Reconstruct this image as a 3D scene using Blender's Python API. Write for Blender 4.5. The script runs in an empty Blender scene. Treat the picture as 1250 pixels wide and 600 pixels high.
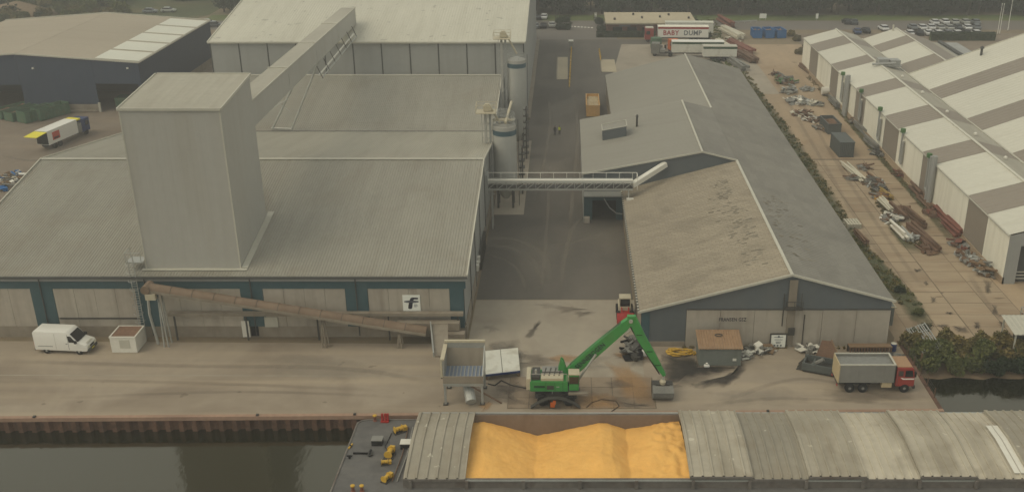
import bpy, bmesh, math, random
from mathutils import Vector, Matrix
R = math.radians
rnd = random.Random(7)
sc = bpy.context.scene

# ------------------------------------------------------------------ camera
CAMH, FPX, CXP, CYP = 55.0, 1250.0, 692.0, 300.0     # photograph pixels (1250 x 600)
PITCH = math.atan(530 / 1250)
cp, sp = math.cos(PITCH), math.sin(PITCH)
cam = bpy.data.cameras.new('camera'); camo = bpy.data.objects.new('camera', cam)
sc.collection.objects.link(camo)
cam.sensor_width = 36; cam.lens = 36.0; cam.shift_x = -(CXP - 625) / 1250
cam.clip_start = 1; cam.clip_end = 4000
camo.location = (0, 0, CAMH); camo.rotation_euler = (R(90) - PITCH, 0, 0)
sc.camera = camo

# ------------------------------------------------------------------ sky, sun, exposure
SUN = Vector((-0.70, -0.30, 1.0)).normalized()          # towards the sun: a veiled sun, from the left
wd = bpy.data.worlds.new('World'); sc.world = wd; wd.use_nodes = True
nt = wd.node_tree; bg = nt.nodes['Background']
sky = nt.nodes.new('ShaderNodeTexSky'); sky.sky_type = 'NISHITA'; sky.sun_disc = False
sky.sun_elevation = math.asin(SUN.z); sky.sun_rotation = math.atan2(SUN.x, SUN.y)
sky.air_density = 1.0; sky.dust_density = 2.0; sky.ozone_density = 0.6; sky.altitude = 0
# thin even cloud veil over the clear sky
hs = nt.nodes.new('ShaderNodeHueSaturation'); hs.inputs['Saturation'].default_value = .55; nt.links.new(sky.outputs[0], hs.inputs['Color'])
vl = nt.nodes.new('ShaderNodeMix'); vl.data_type = 'RGBA'; vl.inputs[0].default_value = .5; vl.inputs[7].default_value = (5.6, 5.45, 5.0, 1)
nt.links.new(hs.outputs[0], vl.inputs[6]); nt.links.new(vl.outputs[2], bg.inputs[0]); bg.inputs[1].default_value = 0.15
sl = bpy.data.lights.new('sun', 'SUN'); slo = bpy.data.objects.new('sun', sl); sc.collection.objects.link(slo)
sl.energy = 0.8; sl.angle = R(40); sl.color = (1.0, 0.88, 0.70)
slo.rotation_euler = SUN.to_track_quat('Z', 'Y').to_euler(); slo.location = (0, 0, 120)
vs = sc.view_settings
vs.view_transform = 'Standard'; vs.look = 'None'; vs.gamma = 1; vs.use_curve_mapping = False
vs.exposure = 0.06
vs.use_white_balance = True; vs.white_balance_temperature = 6900; vs.white_balance_tint = 4
sc.cycles.use_denoising = True
sc.cycles.max_bounces = 6; sc.cycles.volume_bounces = 0; sc.cycles.diffuse_bounces = 3
sc.cycles.transparent_max_bounces = 8

# ------------------------------------------------------------------ pixel to place
def ray(x, y): return (x - CXP, FPX * cp - (y - CYP) * sp, -FPX * sp - (y - CYP) * cp)
def G(x, y, z=0.0):
    r = ray(x, y); k = (z - CAMH) / r[2]; return Vector((r[0] * k, r[1] * k, z))
def P(x, y, Y):
    r = ray(x, y); k = Y / r[1]; return Vector((r[0] * k, Y, CAMH + r[2] * k))

# ------------------------------------------------------------------ materials
def lin(c):
    return tuple(((v / 255) / 12.92 if v <= 10.3 else ((v / 255 + .055) / 1.055) ** 2.4) for v in c)
MATS = {}
def M(name, c=(128, 128, 128), rough=.8, var=.12, scale=.6, big=.05, bvar=.12, stain=None, samt=.0, sscale=.15,
      streak=None, stamt=0.0, metal=0, bump=0.0, bscale=8, spec=.3, brick=None, rand=0.0, dots=None):
    """procedural surface: base colour, fine and broad mottling, dirt patches, run-off streaks, sheet joints, grain"""
    if name in MATS: return MATS[name]
    m = bpy.data.materials.new(name); m.use_nodes = True; MATS[name] = m
    n = m.node_tree; N = n.nodes; L = n.links; b = N['Principled BSDF']
    b.inputs['Roughness'].default_value = rough; b.inputs['Metallic'].default_value = metal
    b.inputs['Specular IOR Level'].default_value = spec
    tc = N.new('ShaderNodeTexCoord'); vec = tc.outputs['Object']
    if rand:
        oi = N.new('ShaderNodeObjectInfo'); ad = N.new('ShaderNodeVectorMath'); ad.operation = 'ADD'
        ml = N.new('ShaderNodeVectorMath'); ml.operation = 'SCALE'; L.new(oi.outputs['Location'], ml.inputs[0]); ml.inputs['Scale'].default_value = 1.37
        L.new(vec, ad.inputs[0]); L.new(ml.outputs[0], ad.inputs[1]); vec = ad.outputs[0]
    col = lin(c)
    def noise(s, det=4, dist=0, mapping=None):
        t = N.new('ShaderNodeTexNoise'); t.inputs['Scale'].default_value = s; t.inputs['Detail'].default_value = det
        t.inputs['Distortion'].default_value = dist
        if mapping:
            mp = N.new('ShaderNodeMapping'); mp.inputs['Scale'].default_value = mapping; L.new(vec, mp.inputs[0]); L.new(mp.outputs[0], t.inputs['Vector'])
        else: L.new(vec, t.inputs['Vector'])
        return t.outputs['Fac']
    def mr(v, a, bb, c0, d):
        t = N.new('ShaderNodeMapRange'); L.new(v, t.inputs[0])
        for i, q in enumerate((a, bb, c0, d)): t.inputs[i + 1].default_value = q
        return t.outputs[0]
    def mul(x, y):
        t = N.new('ShaderNodeMath'); t.operation = 'MULTIPLY'; L.new(x, t.inputs[0])
        if isinstance(y, float): t.inputs[1].default_value = y
        else: L.new(y, t.inputs[1])
        return t.outputs[0]
    def mix(f, a, bcol):
        t = N.new('ShaderNodeMix'); t.data_type = 'RGBA'; L.new(f, t.inputs[0]) if not isinstance(f, float) else setattr(t.inputs[0], 'default_value', f)
        for i, q in ((6, a), (7, bcol)):
            if isinstance(q, tuple): t.inputs[i].default_value = (*q, 1)
            else: L.new(q, t.inputs[i])
        return t.outputs[2]
    val = mul(mr(noise(scale * 3, 6), .25, .75, 1 - var, 1 + var), mr(noise(big, 3), .3, .7, 1 - bvar, 1 + bvar))
    if rand:
        val = mul(val, mr(oi.outputs['Random'], 0, 1, 1 - rand, 1 + rand))
    base = N.new('ShaderNodeVectorMath'); base.operation = 'SCALE'; base.inputs[0].default_value = col; L.new(val, base.inputs['Scale'])
    out = base.outputs[0]
    if brick:   # (width, height, mortar, darken)
        bt = N.new('ShaderNodeTexBrick'); L.new(vec, bt.inputs['Vector']); bt.inputs['Scale'].default_value = 1
        bt.inputs['Brick Width'].default_value = brick[0]; bt.inputs['Row Height'].default_value = brick[1]
        bt.inputs['Mortar Size'].default_value = brick[2]; bt.inputs['Mortar Smooth'].default_value = .3
        bt.offset = brick[4] if len(brick) > 4 else .5
        v = brick[3]
        dv_ = brick[5] if len(brick) > 5 else .07; bt.inputs['Color1'].default_value = (1 + dv_,) * 3 + (1,); bt.inputs['Color2'].default_value = (1 - dv_,) * 3 + (1,); bt.inputs['Mortar'].default_value = (v, v, v, 1)
        t = N.new('ShaderNodeMix'); t.data_type = 'RGBA'; t.blend_type = 'MULTIPLY'; t.inputs[0].default_value = 1
        L.new(out, t.inputs[6]); L.new(bt.outputs['Color'], t.inputs[7]); out = t.outputs[2]
    if stain:
        f = mul(mr(noise(sscale, 7, .6), .5, .68, 0, 1), float(samt)); out = mix(f, out, lin(stain))
    if streak:  # (colour, mapping, amount)
        f = mul(mr(noise(1.0, 5, 0, streak[1]), .48, .72, 0, 1), float(streak[2])); out = mix(f, out, lin(streak[0]))
    if dots:
        f = mul(mr(noise(dots[1], 2), dots[3] if len(dots) > 3 else .68, .72, 0, 1), float(dots[2])); out = mix(f, out, lin(dots[0]))
    L.new(out, b.inputs['Base Color'])
    if bump:
        bp = N.new('ShaderNodeBump'); bp.inputs['Strength'].default_value = bump; bp.inputs['Distance'].default_value = .05
        L.new(noise(bscale, 5), bp.inputs['Height']); L.new(bp.outputs[0], b.inputs['Normal'])
    return m

M('hall_roof', (146, 142, 129), .75, .06, .5, .06, .09, brick=(1.08, 8.7, .015, .94, .0, .03), streak=((122, 113, 98), (.9, .05, .05), .22), stain=(128, 118, 100), samt=.3)
M('hall_roof_pale', (162, 157, 141), .7, .06, .5, .06, .08, brick=(1.08, 8.7, .015, .94, .0, .025), streak=((134, 124, 106), (.7, .06, .05), .3))
M('big_roof', (190, 186, 168), .6, .05, .5, .05, .05, dots=((128, 124, 110), .75, .55, .655), streak=((170, 165, 146), (.6, .05, .05), .4))
M('clad_pale', (166, 163, 153), .6, .03, .4, .05, .05, streak=((156, 150, 136), (.5, .5, .04), .35))
M('clad_grey', (150, 150, 144), .6, .04, .4, .05, .06, streak=((130, 128, 120), (.6, .6, .05), .35))
M('clad_dark', (92, 97, 98), .6, .05, .4, .05, .08, streak=((112, 110, 102), (.5, .5, .06), .25))
M('navy_clad', (46, 58, 76), .55, .05, .4, .05, .1, streak=((64, 72, 84), (.5, .5, .06), .3))
M('navy_roof', (162, 152, 134), .8, .05, .5, .03, .07, streak=((150, 136, 116), (.05, .6, .05), .3))
M('skylight', (205, 203, 184), .35, .04, .6, .1, .06)
M('lichen', (127, 119, 103), .9, .15)
M('trim', (182, 178, 162), .6, .05)
M('trim_dark', (74, 74, 70), .7, .08)
M('blue_paint', (56, 82, 86), .6, .07, .5, .1, .1, stain=(84, 98, 100), samt=.25, sscale=.5)
M('conc_panel', (166, 157, 142), .85, .07, .5, .1, .1, streak=((118, 106, 92), (.8, .8, .07), .5), stain=(176, 168, 150), samt=.3, rand=.05)
M('conc_wall', (140, 130, 114), .9, .08, .5, .1, .1, streak=((104, 94, 80), (.8, .8, .08), .45), stain=(116, 104, 88), samt=.4, sscale=.4)
M('steel_galv', (168, 168, 160), .45, .1, 2, .3, .1, metal=.35)
M('steel_dark', (66, 64, 58), .6, .12, 2)
M('joint_dirt', (110, 97, 80), .95, .2, 1)
M('steel_rust', (104, 80, 62), .85, .2, 2, .4, .2)
M('white_paint', (214, 210, 196), .45, .04, 1, .2, .05)
M('white_clean', (226, 223, 212), .4, .02, 1)
M('cream', (184, 174, 148), .6, .08, 1)
M('black', (22, 22, 22), .7, .1)
M('rubber', (30, 29, 28), .9, .15, 3)
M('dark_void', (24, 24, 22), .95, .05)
M('glass', (28, 32, 34), .12, .0, spec=.6)
M('belt_cover', (120, 102, 84), .8, .1, .6, .3, .12, stain=(136, 118, 98), samt=.5, sscale=.7)
M('quay_cap', (152, 124, 104), .8, .12, .7, .2, .1)
M('sheet_pile', (104, 76, 60), .85, .2, 1.5, .3, .2, stain=(58, 46, 38), samt=.6, sscale=1.2, streak=((70, 56, 46), (1.5, 1.5, .3), .5), rand=.15)
M('apron', (151, 138, 120), .9, .07, .25, .03, .1, stain=(118, 104, 88), samt=.7, sscale=.07, streak=((172, 156, 132), (.025, .5, 1), .55), dots=((96, 84, 70), .5, .5, .70), bump=.15)
M('pad', (154, 144, 127), .9, .06, .3, .05, .08, stain=(130, 118, 102), samt=.55, sscale=.16, streak=((176, 164, 144), (.3, .08, 1), .3), bump=.15)
M('asphalt', (92, 87, 79), .9, .07, .4, .04, .12, stain=(112, 105, 95), samt=.5, sscale=.07, streak=((118, 110, 99), (.28, .035, 1), .35), bump=.2)
M('yard', (160, 140, 114), .9, .08, .3, .035, .1, stain=(140, 116, 90), samt=.6, sscale=.1, streak=((188, 164, 132), (.35, .04, 1), .4), dots=((96, 78, 60), .3, .6, .69), bump=.25)
M('slab', (158, 140, 115), .9, .08, .4, .1, .08, stain=(136, 114, 90), samt=.6, sscale=.25, dots=((90, 72, 56), .55, .7, .69), rand=.07, bump=.2)
M('crane_slab', (140, 124, 104), .9, .09, .4, .1, .1, stain=(108, 94, 78), samt=.7, sscale=.3, rand=.1, bump=.2)
M('ground', (126, 112, 90), .95, .1, .3, .02, .15, stain=(98, 92, 68), samt=.5, sscale=.05, bump=.3)
M('left_yard', (124, 112, 97), .92, .08, .3, .03, .1, stain=(104, 90, 76), samt=.6, sscale=.08, streak=((146, 128, 106), (.06, .3, 1), .35), bump=.2)
M('road', (112, 106, 98), .9, .06, .3, .03, .08)
M('grass', (86, 98, 52), .95, .25, .4, .05, .2, stain=(110, 106, 66), samt=.5, sscale=.1)
M('scrub', (72, 78, 48), .95, .3, .3, .05, .2, stain=(112, 96, 66), samt=.7, sscale=.06)
M('earth', (122, 104, 82), .95, .2, .4, .1, .15, stain=(104, 80, 60), samt=.5)
M('r_roof_tan', (150, 139, 120), .85, .05, .6, .06, .07, brick=(.8, .45, .05, .80, .5, .05), stain=(104, 96, 82), samt=.35, sscale=.25)
M('r_roof_grey', (128, 124, 114), .85, .05, .6, .05, .06, brick=(1.1, 2.4, .02, .9), stain=(104, 101, 94), samt=.35, sscale=.15)
M('r_roof_new', (140, 136, 124), .7, .03, .6, .05, .04, streak=((124, 119, 108), (.08, .7, .1), .3))
M('stripe_white', (198, 194, 177), .55, .03, .4, .08, .04, streak=((188, 182, 164), (.12, .8, .1), .35), rand=.03)
M('stripe_wall', (230, 225, 206), .6, .03, .4, .08, .04, streak=((194, 187, 164), (.8, .8, .08), .4), rand=.02)  # white stripe made lighter for walls, their stronger light put into the colour
M('stripe_taupe', (136, 126, 112), .6, .04, .4, .08, .05, rand=.03)
M('green_paint', (60, 138, 70), .4, .07, 1, .3, .08, stain=(70, 116, 62), samt=.35, sscale=.8)
M('green_dark', (18, 62, 26), .6, .05)
M('red_paint', (158, 40, 34), .5, .1, 1)
M('cab_red', (146, 54, 46), .4, .06, 1)
M('cab_roof', (160, 128, 98), .8, .1, 2)
M('tip_grey', (132, 130, 122), .55, .06, .6, .3, .08, streak=((112, 108, 98), (1, 1, .15), .4))
M('tip_load', (128, 128, 122), .9, .14, 1.2)
M('tip_cream', (186, 168, 132), .6, .08, 1)
M('hatch', (166, 158, 140), .65, .08, .5, .12, .1, streak=((122, 112, 94), (.5, .07, .2), .55), stain=(136, 124, 104), samt=.45, sscale=.3, dots=((206, 200, 180), 1.1, .6, .70), rand=.26)
M('hatch_patch', (206, 202, 188), .5, .05, .6)
M('barge_deck', (98, 96, 92), .8, .1, .8, .2, .12, stain=(74, 72, 70), samt=.5, sscale=.4, streak=((120, 116, 108), (.2, 1, 1), .3))
M('barge_black', (30, 29, 28), .6, .15, 1)
M('coaming', (112, 106, 98), .7, .15, .8, .3, .15, stain=(84, 66, 54), samt=.5, sscale=.6)
M('hold_wall', (126, 112, 98), .8, .08, .8, .2, .1, streak=((100, 82, 66), (1, 1, .2), .4))
M('corn', (230, 176, 96), .85, .10, 6, .45, .07, stain=(238, 186, 104), samt=.6, sscale=.4, dots=((214, 156, 76), 1.3, .3, .60), bump=.5, bscale=7)
M('yellow', (198, 158, 58), .5, .08, 1.5)
M('yellow_bright', (228, 214, 52), .5, .05)
M('orange', (196, 96, 36), .6, .1, 1)
M('skip_green', (74, 104, 78), .7, .12, 1, .4, .15, stain=(104, 92, 70), samt=.4, sscale=.8)
M('skip_blue', (34, 96, 150), .6, .08, 1)
M('skip_grey', (84, 88, 84), .7, .08, 1)
M('box_orange', (206, 162, 100), .7, .08, .8, .3, .1)
M('brick_brown', (104, 62, 46), .9, .1, 1, .2, .1, brick=(.5, .25, .03, .8))
M('flat_roof', (176, 164, 138), .9, .08, .4, .1, .1)
M('wood', (124, 102, 78), .85, .15, 2)
M('silo', (172, 171, 162), .5, .04, .6, .2, .06, streak=((164, 160, 148), (1, 1, .06), .4))
M('silo_band', (60, 86, 94), .5, .05)
M('shed_roof', (148, 120, 92), .85, .1, .8, .3, .12, stain=(124, 92, 66), samt=.5, sscale=.8)
M('shed_wall', (112, 116, 108), .8, .08, .8, .2, .1, streak=((88, 88, 80), (1, 1, .2), .4))
M('rusty_load', (126, 98, 78), .95, .2, 1.5, .5, .2)
M('pipe_red', (120, 76, 62), .8, .12, 1)
M('pipe_pale', (190, 184, 164), .7, .1, 1)
M('scrap_grey', (120, 118, 110), .7, .2, 2, .5, .2)
M('scrap_brown', (106, 82, 62), .9, .2, 2, .5, .2)
M('scrap_green', (74, 108, 62), .8, .2, 2)
M('beam_ochre', (150, 124, 66), .85, .2, 1.5, .5, .2)
M('scrap_yellow', (176, 132, 56), .8, .2, 2)
M('bark', (72, 60, 46), .95, .2, 2)
M('sign_white', (226, 226, 214), .5, .03)
M('ink', (34, 34, 46), .6, 0)
M('ink_soft', (96, 100, 104), .6, 0)
M('ink_red', (164, 40, 44), .6, 0)
M('decal_red', (190, 74, 52), .6, .05)
M('skin', (190, 140, 112), .6, .03)
M('cloth_dark', (36, 38, 46), .9, .08)
M('hi_vis', (216, 224, 60), .7, .05)
M('navy_paint', (34, 52, 96), .45, .05)
M('plate_white', (206, 204, 190), .5, .06, .7, .2, .08, stain=(150, 138, 112), samt=.5, sscale=.5)
M('grate', (118, 128, 144), .5, .1, 2)

def leafmat(name, c1, c2):
    m = bpy.data.materials.new(name); m.use_nodes = True; MATS[name] = m
    n = m.node_tree; N = n.nodes; L = n.links; b = N['Principled BSDF']
    b.inputs['Roughness'].default_value = .85; b.inputs['Specular IOR Level'].default_value = .15
    at = N.new('ShaderNodeAttribute'); at.attribute_name = 'tone'
    oi = N.new('ShaderNodeObjectInfo')
    mx = N.new('ShaderNodeMix'); mx.data_type = 'RGBA'; mx.inputs[6].default_value = (*lin(c1), 1); mx.inputs[7].default_value = (*lin(c2), 1)
    L.new(at.outputs['Fac'], mx.inputs[0])
    mrn = N.new('ShaderNodeMapRange'); L.new(oi.outputs['Random'], mrn.inputs[0]); mrn.inputs[3].default_value = .75; mrn.inputs[4].default_value = 1.25
    sca = N.new('ShaderNodeVectorMath'); sca.operation = 'SCALE'; L.new(mx.outputs[2], sca.inputs[0]); L.new(mrn.outputs[0], sca.inputs['Scale'])
    L.new(sca.outputs[0], b.inputs['Base Color'])
    return m
leafmat('leaf_dark', (32, 44, 28), (60, 72, 44))
leafmat('leaf_mid', (70, 80, 44), (112, 112, 66))
leafmat('leaf_dry', (88, 84, 48), (128, 112, 70))

def stainmat(name, c, amt):
    m = bpy.data.materials.new(name); m.use_nodes = True; MATS[name] = m
    n = m.node_tree; N = n.nodes; L = n.links; b = N['Principled BSDF']
    b.inputs['Base Color'].default_value = (*lin(c), 1); b.inputs['Roughness'].default_value = .75
    at = N.new('ShaderNodeAttribute'); at.attribute_name = 'tone'
    tc = N.new('ShaderNodeTexCoord'); ns = N.new('ShaderNodeTexNoise'); ns.inputs['Scale'].default_value = .8; ns.inputs['Detail'].default_value = 6
    L.new(tc.outputs['Object'], ns.inputs['Vector'])
    ad = N.new('ShaderNodeMath'); ad.operation = 'ADD'; L.new(at.outputs['Fac'], ad.inputs[0]); L.new(ns.outputs['Fac'], ad.inputs[1])
    mrn = N.new('ShaderNodeMapRange'); L.new(ad.outputs[0], mrn.inputs[0]); mrn.inputs[1].default_value = .5; mrn.inputs[2].default_value = 1.4; mrn.inputs[4].default_value = amt
    L.new(mrn.outputs[0], b.inputs['Alpha'])
    return m
stainmat('wet', (50, 46, 40), .8); stainmat('damp_shade', (104, 92, 78), .4); stainmat('corn_dust', (176, 134, 84), .5)
stainmat('oil', (70, 62, 52), .5); stainmat('weedy', (84, 86, 52), .75); stainmat('track_pale', (138, 129, 114), .4); stainmat('track_dark', (110, 100, 87), .17); stainmat('pale_dust', (150, 141, 126), .3)

# water
m = bpy.data.materials.new('water'); m.use_nodes = True; MATS['water'] = m
N = m.node_tree.nodes; L = m.node_tree.links; b = N['Principled BSDF']
b.inputs['Base Color'].default_value = (*lin((26, 27, 13)), 1); b.inputs['Roughness'].default_value = .09; b.inputs['Specular Tint'].default_value = (1, .90, .66, 1); b.inputs['IOR'].default_value = 1.62
b.inputs['Specular IOR Level'].default_value = 1.0
tc = N.new('ShaderNodeTexCoord'); ns = N.new('ShaderNodeTexNoise'); ns.inputs['Scale'].default_value = 1.6; ns.inputs['Detail'].default_value = 5
mp = N.new('ShaderNodeMapping'); mp.inputs['Scale'].default_value = (1, .7, 1); L.new(tc.outputs['Object'], mp.inputs[0]); L.new(mp.outputs[0], ns.inputs['Vector'])
bp = N.new('ShaderNodeBump'); bp.inputs['Strength'].default_value = .25; bp.inputs['Distance'].default_value = .05
L.new(ns.outputs['Fac'], bp.inputs['Height']); L.new(bp.outputs[0], b.inputs['Normal'])

# ------------------------------------------------------------------ mesh helpers
COL = sc.collection
def V(*a): return Vector(a if len(a) == 3 else a[0])
class MB:
    def __init__(s): s.v = []; s.f = []; s.t = []
    def add(s, vs, fs):
        o = len(s.v); s.v += [tuple(p) for p in vs]; s.f += [tuple(i + o for i in f) for f in fs]; return s
    def box(s, x0, x1, y0, y1, z0, z1):
        return s.add([(x0, y0, z0), (x1, y0, z0), (x1, y1, z0), (x0, y1, z0), (x0, y0, z1), (x1, y0, z1), (x1, y1, z1), (x0, y1, z1)],
                     [(0, 3, 2, 1), (4, 5, 6, 7), (0, 1, 5, 4), (1, 2, 6, 5), (2, 3, 7, 6), (3, 0, 4, 7)])
    def quad(s, a, b, c, d): return s.add([a, b, c, d], [(0, 1, 2, 3)])
    def slab(s, a, b, c, d, t):
        a, b, c, d = map(Vector, (a, b, c, d)); n = (b - a).cross(d - a).normalized() * t
        return s.add([a, b, c, d, a - n, b - n, c - n, d - n], [(0, 1, 2, 3), (7, 6, 5, 4), (0, 4, 5, 1), (1, 5, 6, 2), (2, 6, 7, 3), (3, 7, 4, 0)])
    def prism(s, poly, off):
        n = len(poly); off = Vector(off); p = [Vector(q) for q in poly]
        return s.add(p + [q + off for q in p], [tuple(range(n - 1, -1, -1)), tuple(range(n, 2 * n))] + [(i, (i + 1) % n, n + (i + 1) % n, n + i) for i in range(n)])
    def tube(s, p, q, r, n=8, r2=None):
        p, q = Vector(p), Vector(q); d = (q - p).normalized(); u = d.orthogonal().normalized(); w = d.cross(u); r2 = r if r2 is None else r2
        vs = [p + (u * math.cos(2 * math.pi * i / n) + w * math.sin(2 * math.pi * i / n)) * r for i in range(n)] + \
             [q + (u * math.cos(2 * math.pi * i / n) + w * math.sin(2 * math.pi * i / n)) * r2 for i in range(n)]
        return s.add(vs, [(i, (i + 1) % n, n + (i + 1) % n, n + i) for i in range(n)] + [tuple(range(n - 1, -1, -1)), tuple(range(n, 2 * n))])
    def path(s, pts, r, n=6):
        for a, b in zip(pts[:-1], pts[1:]): s.tube(a, b, r, n)
        return s
    def bar(s, p, q, w, h, up=(0, 0, 1)):
        p, q = Vector(p), Vector(q); d = (q - p).normalized(); up = Vector(up)
        if abs(d.dot(up)) > .98: up = Vector((0, 1, 0))
        sd = d.cross(up).normalized() * w / 2; u = sd.cross(d).normalized() * h / 2
        vs = [p - sd - u, p + sd - u, p + sd + u, p - sd + u, q - sd - u, q + sd - u, q + sd + u, q - sd + u]
        return s.add(vs, [(3, 2, 1, 0), (4, 5, 6, 7), (0, 1, 5, 4), (1, 2, 6, 5), (2, 3, 7, 6), (3, 0, 4, 7)])
    def lathe(s, prof, n=20, c=(0, 0, 0), axis='z'):
        vs = []; fs = []
        for r, z in prof:
            for i in range(n):
                a = 2 * math.pi * i / n; x, y = r * math.cos(a), r * math.sin(a)
                vs.append((c[0] + x, c[1] + y, c[2] + z) if axis == 'z' else (c[0] + x, c[1] + z, c[2] + y))
        for j in range(len(prof) - 1):
            for i in range(n): fs.append((j * n + i, j * n + (i + 1) % n, (j + 1) * n + (i + 1) % n, (j + 1) * n + i))
        fs += [tuple(range(n - 1, -1, -1)), tuple(range((len(prof) - 1) * n, len(prof) * n))]
        return s.add(vs, fs)
    def corr(s, a, b, c, d, pitch, depth, t=.06):
        """ribbed sheeting on the quad a-b (eave) c-d (ridge); ribs run from a to d"""
        a, b, c, d = map(Vector, (a, b, c, d)); nrm = (b - a).cross(d - a).normalized()
        n = max(2, int((b - a).length / pitch)); vs = []; fs = []; k = 0
        prof = [(0, 0), (.45, 0), (.6, 1), (.85, 1)]
        us = [((i + o) / n, h) for i in range(n) for o, h in prof] + [(1, 0)]
        for u, h in us:
            o = nrm * (h * depth)
            vs += [a.lerp(b, u) + o, d.lerp(c, u) + o]
        for i in range(len(us) - 1): fs.append((2 * i, 2 * i + 2, 2 * i + 3, 2 * i + 1))
        s.add(vs, fs); dn = nrm * t
        for p, q in ((a, b), (c, d)): s.add([p, q, q - dn, p - dn], [(0, 1, 2, 3)])
        return s
    def build(s, name, mat, parent=None, local=False, bevel=0, smooth=False, tone=None):
        me = bpy.data.meshes.new(name); vs = s.v
        if parent is not None and not local:
            l = parent['_o']; vs = [(x - l[0], y - l[1], z - l[2]) for x, y, z in vs]
        me.from_pydata(vs, [], s.f); me.update()
        bm = bmesh.new(); bm.from_mesh(me)
        if bevel:
            bmesh.ops.bevel(bm, geom=bm.edges[:], offset=bevel, segments=2, affect='EDGES', profile=.6, clamp_overlap=True)
        bmesh.ops.recalc_face_normals(bm, faces=bm.faces[:]); bm.to_mesh(me); bm.free()
        if smooth:
            for p in me.polygons: p.use_smooth = True
            me.set_sharp_from_angle(angle=R(35)) if hasattr(me, 'set_sharp_from_angle') else None
        me.materials.append(MATS[mat])
        o = bpy.data.objects.new(name, me); COL.objects.link(o)
        if parent is not None:
            o.parent = parent
            o['_o'] = parent['_o']
        else: o['_o'] = (0.0, 0.0, 0.0)
        return o
def tag(o, label, cat, group=None):
    o['label'] = label; o['category'] = cat
    if group: o['group'] = group
    return o
def thing(name, label, cat, loc=(0, 0, 0), rz=0, group=None):
    o = bpy.data.objects.new(name, None); COL.objects.link(o); o.location = loc; o.rotation_euler = (0, 0, rz)
    o['_o'] = tuple(float(q) for q in loc); o.empty_display_size = .2
    return tag(o, label, cat, group)
def struct(name, mb, mat):
    o = mb.build(name, mat); o['kind'] = 'structure'; return o
def copy_tree(o, parent=None, loc=None, rz=None, label=None):
    c = o.copy(); COL.objects.link(c); c.parent = parent
    if loc is not None: c.location = loc
    if rz is not None: c.rotation_euler = (0, 0, rz)
    if label: c['label'] = label
    for ch in list(o.children): copy_tree(ch, c)
    return c
def inst(name, mesh_obj, parent, loc, rz=0, mat=None):
    c = mesh_obj.copy(); c.name = name; COL.objects.link(c); c.parent = parent; c.location = loc; c.rotation_euler = (0, 0, rz)
    return c
def text(s, name, size, mat, parent, loc, rot, align='CENTER', xs=1.0, ext=.004):
    cu = bpy.data.curves.new(name, 'FONT'); cu.body = s; cu.size = size; cu.align_x = align; cu.align_y = 'CENTER'; cu.extrude = ext; cu.resolution_u = 2; cu.offset = size * .022; cu.space_character = 1.08
    tmp = bpy.data.objects.new(name, cu); COL.objects.link(tmp)
    dg = bpy.context.evaluated_depsgraph_get(); me = bpy.data.meshes.new_from_object(tmp.evaluated_get(dg)); bpy.data.objects.remove(tmp)
    me.materials.clear(); me.materials.append(MATS[mat])
    o = bpy.data.objects.new(name, me); COL.objects.link(o); o.parent = parent; o.rotation_euler = rot; o.scale = (xs, 1, 1); o.location = loc
    return o
# ================================================================== THE SETTING
def qy(x): return 86.94 + .0144 * x
QX = 37.6                                              # the quay's right-hand end
BANK = 101.2
WZ = -1.65                                             # water level
m = MB()
m.quad((-700, qy(-700) + .3, 0), (QX - .3, qy(QX) + .3, 0), (QX - .3, 700, 0), (-700, 700, 0))
m.quad((QX - .3, BANK, 0), (700, BANK, 0), (700, 700, 0), (QX - .3, 700, 0))
m.quad((-700, -700, 0), (700, -700, 0), (700, -90, 0), (-700, -90, 0))
struct('ground', m, 'ground')
m = MB().quad((-700, -90, WZ), (700, -90, WZ), (700, 104, WZ), (-700, 104, WZ)); struct('water', m, 'water')
# earth bank on the right, uneven
m = MB(); xs = [QX - .3 + i * 1.5 for i in range(60)]
rows = [(BANK + 1.5, -.02), (BANK, -.08), (BANK - 2, -.7), (BANK - 4, -1.4), (BANK - 5.6, -2.3)]
pts = [[(x, y + rnd.uniform(-.4, .4) * (j > 1), z + rnd.uniform(-.12, .0)) for j, (y, z) in enumerate(rows)] for x in xs]
for i in range(len(xs) - 1):
    for j in range(len(rows) - 1): m.quad(pts[i][j], pts[i][j + 1], pts[i + 1][j + 1], pts[i + 1][j])
struct('bank', m, 'earth')
# quay wall: cap beam, right end wall, single sheet piles
m = MB(); m.prism([(-120, qy(-120), -.35), (QX, qy(QX), -.35), (QX, qy(QX) + .45, -.35), (-120, qy(-120) + .45, -.35)], (0, 0, .42))
qw = struct('quay_wall', m, 'quay_cap')
m = MB(); m.box(QX - .4, QX, qy(QX) + .46, BANK + 1, -4, .06); m.build('end_wall', 'sheet_pile', qw)
m = MB(); m.prism([(-120, qy(-120) + .5, -4), (QX - .4, qy(QX) + .5, -4), (QX - .4, qy(QX) + .7, -4), (-120, qy(-120) + .7, -4)], (0, 0, 3.9))
m.build('back_plate', 'sheet_pile', qw)
prof = [(-.66, .46), (-.42, .46), (-.22, .08), (.22, .08), (.42, .46), (.66, .46)]
m = MB()
for (x0, y0), (x1, y1) in zip(prof[:-1], prof[1:]): m.quad((x0, y0, -3.2), (x1, y1, -3.2), (x1, y1, -.34), (x0, y0, -.34))
sp0 = None
for i in range(48):
    x = -62 + i * 1.32
    if sp0 is None: sp0 = m.build('sheet_pile', 'sheet_pile', qw); o = sp0
    else: o = inst('sheet_pile', sp0, qw, (0, 0, 0))
    o.location = (x, qy(x), rnd.uniform(-.03, 0))
m = MB()
for x in (-52.5, -30.6, -21, 20): m.box(x - .12, x + .12, qy(x) + .05, qy(x) + .32, .072, .22)
m.build('mooring_ring', 'steel_dark', qw)
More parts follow.
